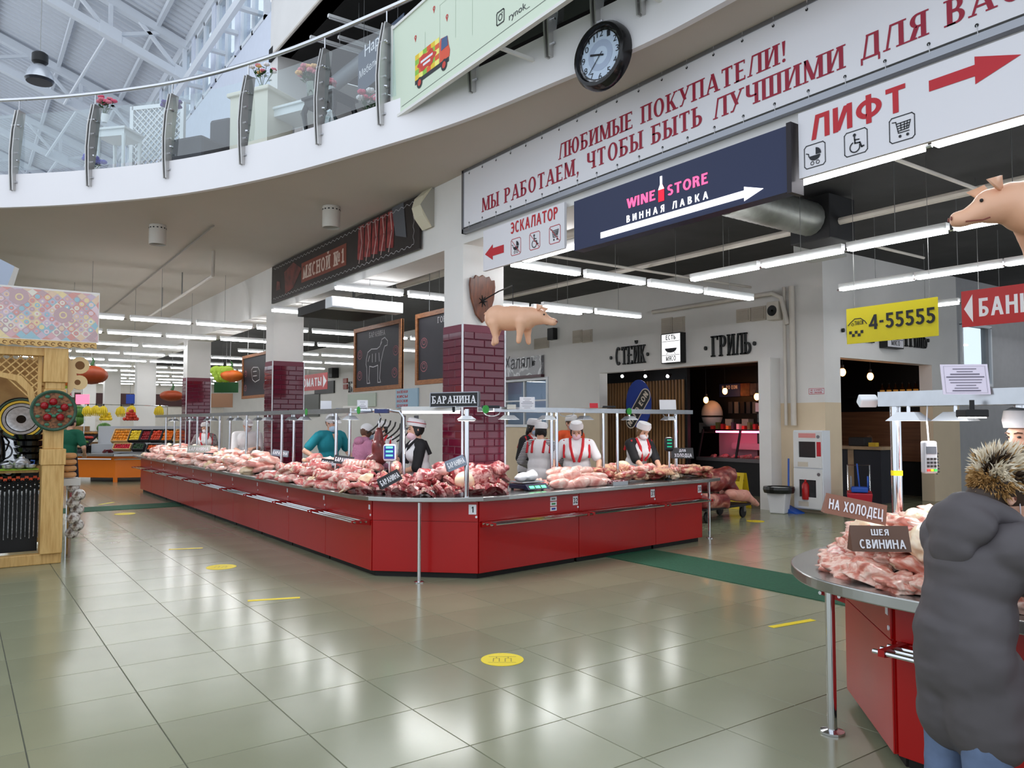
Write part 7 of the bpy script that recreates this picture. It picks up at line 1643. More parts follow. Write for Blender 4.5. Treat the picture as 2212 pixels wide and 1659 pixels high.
def fruit(kind, c, p, label, group, r=.045, shape=(1, 1, 1)):
    key = (kind, r, shape)
    if key not in fruit_me: fruit_me[key] = MB().ball((0, 0, 0), (r*shape[0], r*shape[1], r*shape[2]), 8, 6).mesh(kind, M('fruit_'+kind, c, .35, rnd=.18, var=.08), True)
    o = bpy.data.objects.new(kind, fruit_me[key]); col.objects.link(o); o.location = p; return tag(o, label, 'fruit', group)
def crate(px, py, w_, h_, d, mat, kind, c, lb, r=.045, nx=6, ny=4, shape=(1, 1, 1)):
    o = CP+ray(px, py)*d; upv = (V3(0, 0, 1)*.8+FWH*.6).normalized(); nv = RTH.cross(upv).normalized(); nv = nv if nv.dot(FWH) < 0 else -nv
    t = thing('fruit_crate', 'tilted %s crate of %s' % (('wooden' if mat is WCR else 'black'), lb), 'crate', o-upv*h_/2)
    MB().obox(o-nv*.05, RTH*w_/2, upv*h_/2, nv*.01).build('bottom', mat, t)
    for s_ in (-1, 1): MB().obox(o+RTH*s_*w_/2, RTH*.01, upv*h_/2, nv*.06).build('side', mat, t); MB().obox(o+upv*s_*h_/2, RTH*w_/2, upv*.01, nv*.06).build('side', mat, t)
    for i in range(nx):
        for j in range(ny):
            q_ = o+RTH*((i+.5)/nx-.5)*w_*.92+upv*((j+.5)/ny-.5)*h_*.92+nv*R.uniform(.0, .03); fruit(kind, c, q_, '%s lying in the tilted crate of %s' % (kind, lb), '%s in crate' % lb, r, shape)
crate(263, 942, .44, .4, 21.5, WCR, 'apricot', (236, 150, 40), 'apricots', .042)
crate(293, 942, .3, .36, 21.5, BCR, 'lemon', (240, 206, 50), 'lemons', .042, 5, 4)
crate(316, 942, .24, .34, 21.5, BCR, 'plum', (150, 30, 40), 'plums', .04, 4, 4)
crate(339, 942, .28, .36, 21.5, BCR, 'peach', (214, 74, 44), 'peaches', .045, 4, 4)
crate(364, 942, .3, .38, 21.5, BCR, 'orange', (240, 120, 20), 'oranges', .045, 5, 4)
crate(388, 942, .24, .38, 21.5, WCR, 'nectarine', (226, 130, 60), 'nectarines', .042, 4, 4)
crate(265, 966, .46, .18, 21.2, WCR, 'strawberry', (206, 44, 66), 'strawberries', .03, 8, 3)
crate(300, 966, .3, .2, 21.2, BCR, 'avocado', (30, 60, 30), 'dark green avocados', .04, 5, 3)
crate(335, 968, .4, .18, 21.2, BCR, 'pepper', (226, 90, 30), 'mixed peppers', .045, 6, 2)
def heap(px, py, d, n, kind, c, lb, r=.05, w_=.4, shape=(1, 1, 1)):
    o = CP+ray(px, py)*d; k = 0
    for lv in range(4):
        for i in range(max(1, n-lv*2)):
            q_ = o+RTH*((i+.5)/max(1, n-lv*2)-.5)*(w_*(1-lv*.22))+V3(0, 0, lv*r*1.5)+FWH*R.uniform(-.05, .05); fruit(kind, c, q_, '%s in the heap %s' % (kind, lb), '%s heap' % kind, r, shape)
heap(283, 905, 22, 8, 'red_apple', (196, 60, 40), 'on the white box above the crates', .05, .4)
heap(229, 905, 23, 7, 'yellow_melon', (240, 204, 40), 'on the upper shelf behind the watermelons', .05, .36)
t = thing('fruit_stand', 'white stepped stand behind the fruit crates', 'stand', CP+ray(300, 1000)*22.6-V3(0, 0, .2)); c = CP+ray(290, 915)*22.3
q_ = V3(c.x, c.y, 0)
MB().obox(q_+FWH*.4+V3(0, 0, .75)+RTH*.3, RTH*1.4, FWH*.25, V3(0, 0, .75)).build('step', M('stand_grey', (190, 192, 196), .5), t); MB().obox(q_+FWH*.1+V3(0, 0, .5)+RTH*.4, RTH*1.5, FWH*.3, V3(0, 0, .5)).build('step', MATS['stand_grey'], t)
t = thing('lower_stand', 'dark sloped vegetable rack at the left of the fruit stall', 'stand', V3(2.6, 25.4, 0)); MB().obox(V3(2.75, 25.3, 1.05), RTH*.5, (FWH+V3(0, 0, .5)).normalized()*.6, V3(0, 0, .04)).build('slope', CHAR, t); MB().obox(V3(2.9, 25.5, .85), RTH*.5, FWH*.3, V3(0, 0, .1)).build('base', CHAR, t)
cv = [(150, 70, 40), (190, 150, 110), (90, 130, 50), (200, 60, 50), (170, 120, 60)]
for i in range(40):
    p = V3(2.75, 25.3, 1.13)+RTH*(-.45+.1*(i % 10))+(FWH+V3(0, 0, .5)).normalized()*(-.45+.28*(i//10)); fruit('vegetable_%s' % ['carrot', 'potato', 'cucumber', 'tomato', 'onion'][i//8], cv[i//8], p, '%s on the sloped vegetable rack' % ['carrot', 'potato', 'cucumber', 'tomato', 'onion'][i//8], 'vegetables on the sloped rack', .06, (1.3, .8, .7))
WM = ramp_mat('watermelon', [(.4, (60, 110, 40)), (.5, (150, 190, 100)), (.6, (70, 120, 46))], 3, .35, 2, 1., kind='wave')
for px, py, r_, lb in ((169, 890, .2, 'highest, by the post'), (165, 907, .19, 'under the highest one'), (225, 925, .17, 'upper by the apricots'), (224, 942, .17, 'lower by the apricots')):
    p = CP+ray(px, py)*23.3
    if py in (907, 942): one(MB().obox((p.x, p.y, (p.z-r_+.76)/2), RTH*.3, FWH*.2, V3(0, 0, (p.z-r_-.76)/2)), 'melon_box', M('carton_brown', (170, 130, 90), .7), 'brown carton under the watermelons %s' % lb, 'box')
    one(MB().ball(p, (r_*1.2, r_, r_), 16, 10), 'watermelon', WM, 'striped green watermelon %s' % lb, 'watermelon', smooth=True)
GRN = M('lettuce', (70, 140, 40), .6, var=.3, scale=10, rnd=.2)
for i in range(16):
    p = CP+ray(165+5*i, 972+6*(i % 3))*22.4; m = MB(); m.ball(p, (.12, .1, .08), 10, 6)
    for v in m.v: v += Vector((noise.noise(v*14), noise.noise(v*14+Vector((3, 3, 3))), noise.noise(v*11)))*.05
    one(m, 'salad_bunch', GRN, 'green salad bunch at the front of the fruit stall, %s' % ('left part' if i < 6 else 'middle part' if i < 11 else 'right part'), 'salad', 'salad bunches')
for i in range(3): p = CP+ray(166+21*i, 986)*22.0; one(MB().lathe([(.06, 0), (.12, .08), (.115, .08), (.05, .01)], c=p-V3(0, 0, .08), n=14), 'lime_bowl', M('lime_plastic', (120, 214, 40), .4), 'lime green bowl at the stall front, %s' % ['left', 'middle', 'right'][i], 'bowl', smooth=True)
p = CP+ray(233, 980)*22.0; t = thing('grape_bowl', 'dark bowl heaped with red grapes at the stall front', 'bowl', p-V3(0, 0, .1)); MB().lathe([(.1, -.1), (.15, 0), (.14, 0), (.08, -.08)], c=p, n=16).build('bowl', M('teal_bowl', (40, 60, 76), .4), t, smooth=True)
m = MB()
for i in range(40): m.ball(p+V3(R.uniform(-.12, .12), R.uniform(-.1, .1), R.uniform(.0, .1)), .028, 6, 4)
m.build('grapes', M('grape_red', (110, 30, 40), .3), t, kind='stuff')
# bananas on a rail
BAN = M('banana_yellow', (236, 206, 50), .5); 
def bananas(px, py, d, lb):
    p = CP+ray(px, py)*d; t = thing('banana_bunch', 'bunch of bananas hanging %s' % lb, 'bananas', p-V3(0, 0, .3))
    for k in range(5):
        s_ = (k-2)*.04; MB().tube([p+RTH*s_*.2, p+RTH*(s_*1.2)+V3(0, 0, -.08)-FWH*.04, p+RTH*(s_*1.5)+V3(0, 0, -.2)-FWH*.05, p+RTH*s_*1.1+V3(0, 0, -.3)], [.012, .028, .028, .01], 7).build('banana', BAN, t, smooth=True)
    MB().cyl(p, p+V3(0, 0, .06), .018, n=6).build('stem', BLACK, t)
for px, py, lb in ((262, 878, 'left, before the white column'), (285, 876, 'middle, beside the blue sign'), (345, 877, 'right, before the wide column'), (208, 876, 'far left on the rail, centre'), (190, 877, 'far left on the rail, left'), (224, 877, 'far left on the rail, right')): bananas(px, py, 22.5, lb)
a_, b_ = CP+ray(183, 873)*22.5, CP+ray(362, 877)*22.5; one(MB().cyl(a_, b_, .01, n=6).cyl(b_, V3(b_.x, b_.y, .8), .012, n=6).cyl(a_, V3(a_.x, a_.y, .8), .012, n=6), 'banana_rail', CHROME, 'thin steel rail carrying banana bunches over the fruit', 'rail')
# hanging pumpkins
PUM = ramp_mat('pumpkin', [(.4, (206, 84, 26)), (.6, (240, 128, 50))], 2, .5)
def pumpkin(px, py, d, rx, rz, mat, lb, leafy):
    p = CP+ray(px, py)*d; t = thing('hanging_pumpkin', 'large decorative pumpkin hanging %s' % lb, 'pumpkin', p-V3(0, 0, rz)); m = MB(); n = 32; k = 10
    for i in range(k+1):
        th = pi*i/k
        for j in range(n):
            a2 = 2*pi*j/n; f = 1+.1*abs(cos(a2*4)); m.v.append(p+V3(rx*f*max(sin(th), .02)*cos(a2), rx*f*max(sin(th), .02)*sin(a2), -rz*cos(th)))
    for i in range(k):
        for j in range(n): m.f.append([i*n+j, i*n+(j+1) % n, (i+1)*n+(j+1) % n, (i+1)*n+j]); m.mi.append(0)
    m.build('flesh', mat, t, smooth=True); MB().tube([p+V3(0, 0, rz), p+V3(.05, 0, rz+.12), p+V3(.02, 0, rz+.2)], [.05, .03, .02], 8).build('stem', LEAF, t); MB().cyl(p+V3(0, 0, rz+.2), V3(p.x, p.y, 4.66), .006, n=5).build('cord', GALV, t)
    if leafy:
        for k in range(7):
            a2 = 2.2+.5*k; q_ = p+RTH*rx*(-.9+.15*k)+V3(0, 0, rz*(.7-.5*(k % 3))); MB().ball(q_-FWH*rx*.6, (.16, .05, .13), 10, 6).build('leaf', M('leaf_lime', (150, 180, 50), .5), t)
pumpkin(497, 812, 19.5, .3, .16, PUM, 'with lime leaves by the faint chalkboard', True); pumpkin(371, 855, 24, .32, .17, M('pumpkin_brown', (156, 62, 24), .5), 'low by the farthest tiled column', False)
pumpkin(197, 810, 20, .36, .24, MATS['pumpkin_brown'], 'in front of the plain columns', False); pumpkin(150, 826, 19, .24, .12, PUM, 'behind the kiosk scroll', True)
# far signs
def far_sign(label, px0, py0, px1, py1, d, c_, txt=None, emit=0.):
    a, b = CP+ray(px0, py1)*d, CP+ray(px1, py1)*d; b.z = a.z; fr = frAB(a, b); W_ = (b-a).length; H_ = (py1-py0)/F*d; t = thing('hanging_sign', label, 'sign', (a+b)/2)
    MB().poly(rect(0, W_, 0, H_), fr, -.03, 0).build('panel', M('far_%d_%d_%d' % c_, c_, .5, emit=emit), t)
    if txt: m = MB(); lettering(m, txt, fr, W_/2, H_*.25, H_*.5, W_*.8, T=.22, t=.18, align='c'); m.build('lettering', PAPER if c_[1] < 150 else RED2, t)
    MB().cyl(fr[0]+fr[1]*W_/2+V3(0, 0, H_), V3((a+b).x/2, (a+b).y/2, 4.66 if (a+b).x/2 < 5 else 4.73), .006, n=5).build('cord', GALV, t)
far_sign('green hanging shop sign behind the leafy pumpkin', 462, 826, 514, 848, 22, (40, 96, 50)); far_sign('blue hanging sign beside a plain column', 272, 852, 290, 872, 26, (40, 70, 160))
far_sign('pink neon sign glowing far behind the fruit stall', 163, 852, 192, 873, 28, (255, 110, 140), None, 1.2); far_sign('white board with red letters by the kiosk post', 126, 845, 159, 858, 19, (236, 232, 230), 'ХБМК'); far_sign('brown shop board far behind the leafy pumpkin', 455, 850, 502, 880, 30, (150, 110, 84))
# posters between columns on the right wall
def wall_poster(label, px0, py0, px1, py1, c_, txt=None, X=12.46):
    a, b = pX(px0, py1, X), pX(px1, py0, X); t = thing('wall_poster', label, 'poster', (X, (a.y+b.y)/2, a.z)); MB().box(X-.02, X+.03, b.y, a.y, a.z, b.z).build('sheet', M('poster_%d_%d_%d' % c_, c_, .5), t)
    if txt:
        fr = (V3(X-.02, a.y, a.z), V3(0, -1, 0), V3(0, 0, 1), V3(-1, 0, 0)); W_, H_ = a.y-b.y, b.z-a.z; m = MB()
        for i, s_ in enumerate(txt): lettering(m, s_, fr, W_*.06, H_*(.78-.24*i), H_*.14, W_*.5, T=.22, t=.18)
        m.build('lettering', RED2 if c_[2] > 100 else PAPER, t)
    return t
wall_poster('pale blue poster with red words between the columns', 856, 838, 903, 882, (170, 206, 232), ['ВАЛЕНКИ', 'КИСЫ', 'НОСКИ', 'ШУБЕНКИ']); wall_poster('black shop sign with pale letters behind the red arrow sign', 680, 822, 722, 852, (24, 24, 26), ['КЕТ'])
wall_poster('pale green shutter board between the columns', 752, 848, 812, 880, (196, 208, 196)); wall_poster('dark doorway panel below the red arrow sign', 655, 850, 690, 900, (96, 98, 96))
a_ = UX(754, 848); m = MB(); lettering(m, 'БАНК', fx, a_[0], a_[1], .42, 1.6, T=.22, t=.18, z0=.01, z1=.03); one(m, 'wall_lettering', LTR, 'black letters on the far right wall beside the sheep chalkboard', 'lettering')
p = pX(728, 806, WX); one(MB().box(12.2, 12.5, p.y-.2, p.y+.2, p.z-.2, p.z+.2), 'wall_speaker_box', BLACK, 'black box speaker on the far right wall', 'speaker', bev=.02)
for i in range(2): wall_poster('small food photo by the far letters, %s' % ['upper', 'lower'][i], 742, 817+13*i, 750, 828+13*i, (150, 70, 60))
# dark air heater box under the meat banner
a_ = pz(722, 636, 3.45); t = thing('air_heater', 'white and dark air curtain unit hanging under the meat banner', 'heater', (a_.x, a_.y, 3.2))
MB().box(4.55, 5.75, 11.05, 11.3, 3.33, 3.5).build('front', WMET, t, bev=.01); MB().box(4.6, 5.7, 11.3, 12.6, 3.36, 3.5).build('duct', CHAR, t)
MB().box(4.56, 4.9, 11.04, 11.05, 3.35, 3.48).build('label', PAPER, t)
for x_ in (5.15, 5.5): MB().cyl((x_, 11.6, 3.5), (x_, 11.6, 3.785), .02, n=6).build('hanger', BLACK, t)
# ================================================================ people
SKIN = M('skin', (222, 172, 146), .5, var=.05, scale=9); HAIRB = M('hair_black', (26, 22, 22), .45, bump=.4, scale=60); HAIRBR = M('hair_brown', (92, 62, 44), .5, bump=.4, scale=60)
CLOTHW = M('cloth_white', (232, 230, 232), .8, var=.04, scale=8); MASKB = M('mask_blue', (176, 200, 222), .7); MASKW = M('mask_white', (232, 226, 232), .7); MASKP = M('mask_pink', (232, 196, 206), .7)
REDC = M('cloth_red', (196, 34, 44), .75); DKC = M('cloth_black', (28, 27, 30), .8, var=.1); EYE = M('eye_dark', (34, 26, 24), .3); LIP = M('lips', (176, 92, 90), .5); DENIM = M('denim', (96, 112, 142), .8, var=.15, scale=12, bump=.15); TEAL = M('cloth_teal', (22, 128, 142), .8, var=.06); KNIT = M('knit_pink', (176, 118, 146), .9, bump=.6, scale=45); ORNG = M('cloth_orange', (226, 84, 36), .75)
def stripe_mat():
    m = bpy.data.materials.new('cloth_striped'); m.use_nodes = True; nt = m.node_tree; b = nt.nodes['Principled BSDF']; b.inputs['Roughness'].default_value = .8
    tc = nt.nodes.new('ShaderNodeTexCoord'); wv = nt.nodes.new('ShaderNodeTexWave'); wv.bands_direction = 'Z'; wv.inputs['Scale'].default_value = 14; cr = nt.nodes.new('ShaderNodeValToRGB'); cr.color_ramp.interpolation = 'CONSTANT'
    cr.color_ramp.elements[0].color = C(40, 40, 44); cr.color_ramp.elements[1].color = C(226, 224, 226); cr.color_ramp.elements[1].position = .5
    nt.links.new(tc.outputs['Object'], wv.inputs[0]); nt.links.new(wv.outputs['Fac'], cr.inputs[0]); nt.links.new(cr.outputs[0], b.inputs['Base Color']); return m
STRIPE = stripe_mat(); MATS['cloth_striped'] = STRIPE
def ik(S, T, l1, l2, hint):
    d = T-S; L = min(d.length, (l1+l2)*.985); u = d.normalized(); a = (l1*l1-l2*l2+L*L)/(2*L); h = math.sqrt(max(l1*l1-a*a, 1e-5)); q = (hint-u*hint.dot(u)).normalized()
    return S+u*a+q*h, S+u*L
def hand(wr, dr, palm_n, side):
    """palm, four unequal bent fingers and a thumb from the wrist"""
    dr = dr.normalized(); palm_n = (palm_n-dr*palm_n.dot(dr)).normalized(); sd = dr.cross(palm_n).normalized()*side
    pr = []
    for k in (-1, 0, 1): pr.append(('c', tuple(wr+sd*.02*k), tuple(wr+dr*.075+sd*.024*k), .016, .016))
    for k, L in ((-1.5, .06), (-.5, .072), (.5, .068), (1.5, .052)):
        a = wr+dr*.08+sd*.023*k; b = a+(dr*.85+palm_n*.35+sd*.06*k).normalized()*L*.55; c = b+(dr*.45+palm_n*.85).normalized()*L*.5; pr += [('c', tuple(a), tuple(b), .0095, .009), ('c', tuple(b), tuple(c), .009, .008)]
    a = wr+dr*.025-sd*.03; b = a+(dr*.6-sd*.75+palm_n*.2)*.045; c = b+(dr*.8-sd*.1+palm_n*.5)*.03; pr += [('c', tuple(a), tuple(b), .013, .011), ('c', tuple(b), tuple(c), .011, .009)]
    return pr
def person(label, loc, f, H=1.62, lean=0., hp=0., hy=0., hands=None, top=CLOTHW, sleeve='short', vest=None, trim=None, hair=HAIRB, hairlen=0, cap=None, stripe=None, mask=None, maskdown=False, pants=DKC, glove=None, apron=None, stout=1., vox=.013, held=None, female=True, hood=None, v_neck=False, shoe=DKC, legs=None):
    s = H/1.65; rz = math.atan2(f[0], -f[1]); t = thing('person', label, 'person', loc, rz)
    RL = Matrix.Rotation(lean, 4, 'X'); piv = V3(0, 0, .9)
    def U(p): return (RL @ (Vector(p)-piv))+piv        # upper body lean, local units of a 1.65 m figure
    sw = .165 if female else .19
    neck = U((0, .01, 1.4)); HM = Matrix.Translation(U((0, -.005, 1.44))) @ Matrix.Rotation(hy, 4, 'Z') @ Matrix.Rotation(lean*.6+hp, 4, 'X')
    def Hd(p): return HM @ Vector(p)
    he = HM.to_euler()
    B = [('e', Hd((0, 0, .085)), (.076, .092, .112), he), ('e', Hd((0, -.028, .035)), (.052, .06, .062), he), ('c', Hd((0, -.088, .09)), Hd((0, -.106, .062)), .011, .015), ('e', Hd((0, -.07, .115)), (.055, .025, .018), he),
         ('e', Hd((.078, .012, .08)), (.012, .022, .032), he), ('e', Hd((-.078, .012, .08)), (.012, .022, .032), he), ('e', Hd((0, -.085, .028)), (.024, .012, .012), he), ('c', neck, Hd((0, .005, .03)), .055, .052)]
    k = stout
    TOR = [('e', U((0, 0, 1.22)), (sw*.98*k, .115*k, .18), (lean, 0, 0)), ('e', U((0, 0, 1.02)), (.15*k, .11*k, .18), (lean, 0, 0)), ('c', U((-sw+.03, .01, 1.335)), U((sw-.03, .01, 1.335)), .062, .062), ('e', (0, 0, .9), (.165*k, .125*k, .13))]
    if female: TOR += [('e', U((sg*.07, -.08*k, 1.22)), (.075, .075, .075)) for sg in (-1, 1)]
    hands = hands or ((-.22, -.06, .8), (.22, -.06, .8)); ARM = []; HND = []; wr_ = []
    for sg, T in zip((-1, 1), hands):
        S = U((sg*(sw+.015), .01, 1.325)); E, W = ik(S, Vector(T), .28, .25, V3(sg*.6, .5, -.6)); ARM.append((S, E, W)); d_ = (W-E).normalized(); HND.append(hand(W, d_, V3(-sg*.3, 0, -1) if abs(d_.z) < .8 else V3(-sg, 0, 0), sg)); wr_.append(W)
    for (S, E, W), hd in zip(ARM, HND): B += [('c', S, E, .05*k, .04), ('c', E, W, .042, .027)]+hd
    LEGS = []
    lg = legs or (((-.085, 0, .46), (-.09, .01, .07)), ((.085, 0, .46), (.09, .01, .07)))
    for sg, (kn, an) in zip((-1, 1), lg): LEGS += [('c', (sg*.085, 0, .86), kn, .085*k, .055), ('c', kn, an, .056, .036)]
    FEET = [('c', an, (an[0], an[1]-.04, an[2]-.035), .04, .036) for kn, an in lg]+[('c', (an[0], an[1]+.02, max(.036, an[2]-.034)), (an[0], an[1]-.15, max(.032, an[2]-.038)), .036, .032) for kn, an in lg]
    B += TOR[:4]+LEGS
    def sc(pr): return [tuple([q[0]]+[(tuple(c*s for c in v) if hasattr(v, '__len__') and i < 2 or (q[0] == 'e' and i == 1) else (v*s if isinstance(v, (int, float)) else v)) for i, v in enumerate(q[1:])]) for q in pr]
    blob('body', sc(B), SKIN, min(vox, .011), 3, t)
    def infl(pr, r): return [('c', q[1], q[2], q[3]+r, q[4]+r) if q[0] == 'c' else ('e', q[1], tuple(c+r for c in q[2]))+tuple(q[3:]) for q in pr]
    SL = []
    for S, E, W in ARM:
        if sleeve == 'long': SL += [('c', S, E, .05*k, .044), ('c', E, E.lerp(W, .92), .046, .036)]
        elif sleeve == 'half': SL += [('c', S, E, .052*k, .048)]
        elif sleeve == 'short': SL += [('c', S, S.lerp(E, .7), .054*k, .054)]
    blob('shirt', sc(infl(TOR+SL, .016)), top, vox, 2, t)
    if vest is not None: blob('apron_bodice', sc(infl(TOR[:2]+TOR[3:], .026)), vest, vox, 2, t)
    if trim is not None:
        m = MB()
        for sg in (-1, 1):
            pts = [U((sg*.03, -.155*k, 1.12)), U((sg*.06, -.165*k, 1.22)), U((sg*.085, -.13*k, 1.33)), U((sg*.09, -.02, 1.408)), U((sg*.09, .09, 1.36)), U((sg*.085, .14*k, 1.2))]
            m.tube([p*s for p in pts], .02*s, 6)
        m.build('trim', trim, t, w=0, smooth=True)
        m = MB()
        for sg in (-1, 1): m.tube([U((sg*(sw+.01), y_, z_))*s for y_, z_ in ((-.1*k, 1.16), (-.085*k, 1.26), (-.02, 1.385), (.06, 1.36), (.1*k, 1.2))], .017*s, 6)
        m.build('armhole_trim', trim, t, w=0, smooth=True)
    blob('trousers', sc(infl(LEGS+[('e', (0, 0, .88), (.16*k, .12*k, .1))], .014)), pants, vox, 2, t)
    blob('shoes', sc(FEET), shoe, vox, 2, t)
    if apron is not None: blob('apron_skirt', sc([('c', (0, -.05, .92), (0, -.06, .55), .16*k, .17*k)]), apron, vox, 2, t)
    if hood is not None: blob('hood', sc([('e', U((0, .09, 1.37)), (.12, .07, .07)), ('c', U((-.09, .03, 1.4)), U((.09, .03, 1.4)), .05, .05)]), hood, vox, 3, t)
    if v_neck:
        m = MB(); m.add([U((-.05, -.11, 1.38))*s, U((.05, -.11, 1.38))*s, U((0, -.15*k, 1.22))*s], [(0, 1, 2)]); m.build('neck_skin', SKIN, t, w=0)
    # hair
    HR = [('e', Hd((0, .018, .105)), (.086, .098, .108), he)]
    if hairlen: HR += [('e', Hd((0, .06, .02)), (.07, .05, .1+.05*hairlen), he)]
    if female: HR += [('e', Hd((sg*.07, .01, .07)), (.02, .045, .07), he) for sg in (-1, 1)]
    if hair: blob('hair', sc(HR), hair, .011, 2, t, disp=lambda c: Vector((noise.noise(c*60), noise.noise(c*60+Vector((4, 0, 0))), 0))*.004)
    # face
    for sg in (-1, 1):
        MB().ball(Hd((sg*.033, -.085, .093))*s, (.0125*s, .008*s, .006*s), 8, 6).build('eye', EYE, t, w=0, smooth=True)
        MB().tube([Hd((sg*.015, -.094, .112))*s, Hd((sg*.034, -.092, .118))*s, Hd((sg*.052, -.078, .112))*s], .0035*s, 5).build('eyebrow', HAIRB if hair is HAIRB else HAIRBR, t, w=0)
    MB().ball(Hd((0, -.09, .026))*s, (.022*s, .01*s, .008*s), 10, 6).build('mouth', LIP, t, w=0, smooth=True)
    if mask is not None:
        dz = -.028 if maskdown else .0; blob('face_mask', sc([('e', Hd((0, -.05, .035+dz)), (.064, .068, .056), he)]), mask, .01, 2, t)
        m = MB(); m.tube([Hd((-.066, -.04, .05+dz))*s, Hd((-.082, .02, .09))*s], .003*s, 4); m.tube([Hd((.066, -.04, .05+dz))*s, Hd((.082, .02, .09))*s], .003*s, 4); m.build('mask_strap', MASKW, t, w=0)
    if cap == 'fold':
        m = MB(); n = 22; P_ = []
        for z_, rx, ry in ((.125, .094, .116), (.165, .097, .12), (.215, .078, .108), (.228, .03, .08)):
            P_.append([Hd((rx*cos(a), ry*sin(a)+.012, z_-.02*sin(a)))*s for a in [2*pi*i/n for i in range(n)]])
        vs_ = sum(P_, []); m.add(vs_, [(r*n+i, r*n+(i+1) % n, (r+1)*n+(i+1) % n, (r+1)*n+i) for r in range(3) for i in range(n)]+[tuple(range(3*n, 4*n))]); cp_ = m.build('cap', CLOTHW, t, w=0, smooth=True)
        if stripe is not None: m = MB(); m.tube([Hd((.0985*cos(a), .1215*sin(a)+.012, .172-.02*sin(a)))*s for a in [2*pi*i/24 for i in range(25)]], .0045*s, 5); m.build('cap_stripe', stripe, cp_, w=0)
    elif cap == 'ball':
        m = MB(); m.ball(Hd((0, .01, .125))*s, (.092*s, .108*s, .09*s), 18, 10, Euler(he).to_matrix()); cp_ = m.build('cap', CLOTHW, t, w=0, smooth=True)
        m = MB(); m.add([Hd((x_, -.09-y_, .135-z_))*s for x_, y_, z_ in ((-.07, 0, 0), (-.05, .07, .02), (0, .09, .025), (.05, .07, .02), (.07, 0, 0))], [(0, 1, 2, 3, 4)]); b_ = m.build('brim', CLOTHW, cp_, w=0); so = b_.modifiers.new('s', 'SOLIDIFY'); so.thickness = .006
    if glove is not None:
        blob('gloves', sc(infl(sum(HND, []), .004)), glove, .009, 1, t)
    return t
def at(px, d): r = ray(px, 913); v = CP+r*d; return (v.x, v.y, 0)
nF = -FWH; rF = RTH
def dirv(right, toward): v = rF*right+nF*toward; return (v.x, v.y)
VIOL = M('glove_violet', (62, 30, 150), .4)
person('vendor in white striped cap and dark polka vest looking left behind the corner', (4.82, 8.75, 0), dirv(-.95, .35), 1.64, .12, -.05, 0, ((-.05, -.42, 1.2), (.05, -.3, .98)), top=DKC, sleeve='half', vest=CLOTHW, trim=DKC, hair=HAIRB, hairlen=0, cap='fold', stripe=REDC, mask=MASKP, maskdown=True, glove=VIOL, apron=CLOTHW)
person('man in teal scrub shirt and white ball cap working behind the lamb', (4.72, 11.55, 0), dirv(.75, .65), 1.74, .15, .1, 0, ((-.3, -.18, 1.0), (.25, -.25, 1.0)), top=TEAL, sleeve='short', hair=HAIRBR, cap='ball', mask=MASKB, maskdown=True, female=False, v_neck=True)
person('woman in ribbed mauve sweater and white cap with her back turned', (4.7, 10.35, 0), dirv(.75, -.65), 1.6, .2, .15, 0, ((-.2, -.35, 1.0), (.2, -.35, 1.0)), top=KNIT, sleeve='long', hair=HAIRBR, cap='ball', mask=MASKB, hood=KNIT, stout=1.12)
person('vendor in white cap half hidden behind the hanging lamb', (6.0, 12.2, 0), dirv(-.3, .9), 1.62, .1, .1, 0, None, top=CLOTHW, vest=CLOTHW, trim=REDC, cap='fold', stripe=None, mask=MASKW)
person('stout person in plain white shirt and cap handling a dark parcel', (4.75, 15.75, 0), dirv(.35, .9), 1.68, .1, .15, .3, ((-.12, -.36, 1.02), (.1, -.38, 1.08)), top=CLOTHW, sleeve='half', hair=HAIRBR, cap='ball', mask=MASKW, female=False, stout=1.3)
person('vendor in white cap and red-edged apron farthest along the counter', (4.62, 18.4, 0), dirv(.2, .95), 1.6, .12, .1, .2, ((-.2, -.36, .98), (.2, -.36, .98)), top=M('cloth_print', (110, 100, 100), .8, var=.6, scale=30), sleeve='short', vest=CLOTHW, trim=REDC, cap='fold', hair=HAIRBR, mask=MASKW)
person('person in white bending down behind the far meat', (4.95, 17.1, 0), dirv(.9, .2), 1.5, .7, .3, 0, ((-.15, -.55, .8), (.15, -.55, .8)), top=CLOTHW, sleeve='short', hair=HAIRBR, cap='fold', stout=1.15)
person('vendor with ponytail, blue mask and white cap beside the column', (7.1, 9.55, 0), dirv(.7, .6), 1.66, .15, .2, 0, ((-.2, -.3, 1.0), (.2, -.3, 1.0)), top=DKC, sleeve='long', vest=CLOTHW, trim=REDC, hair=HAIRB, hairlen=1, cap='fold', mask=MASKB)
person('vendor in striped sleeves and white apron with her back turned', (6.78, 8.85, 0), dirv(.3, -.9), 1.6, .12, .15, 0, ((-.34, -.2, 1.0), (.25, -.3, 1.0)), top=STRIPE, sleeve='long', vest=CLOTHW, trim=REDC, hair=HAIRB, cap='fold', stout=1.08)
person('person in orange jacket and knitted cap behind the vendors', (8.75, 10.55, 0), dirv(.4, .85), 1.72, .05, .15, 0, None, top=ORNG, sleeve='long', hair=HAIRBR, cap='fold', mask=MASKB, female=False)
person('vendor in red-edged white tunic and pink mask looking down at the rolls', (7.05, 8.35, 0), dirv(-.1, 1), 1.63, .2, .35, 0, ((-.3, -.3, .95), (.28, -.32, .95)), top=CLOTHW, sleeve='short', vest=CLOTHW, trim=REDC, hair=HAIRB, hairlen=0, cap='fold', mask=MASKP, stout=1.15)
person('vendor in black jacket and white apron bending to cut beef', (8.1, 8.3, 0), dirv(.45, .85), 1.64, .32, .3, 0, ((-.15, -.5, .92), (.12, -.48, .92)), top=DKC, sleeve='half', vest=CLOTHW, trim=REDC, hair=M('hair_auburn', (112, 84, 54), .5), cap='fold', mask=MASKW)
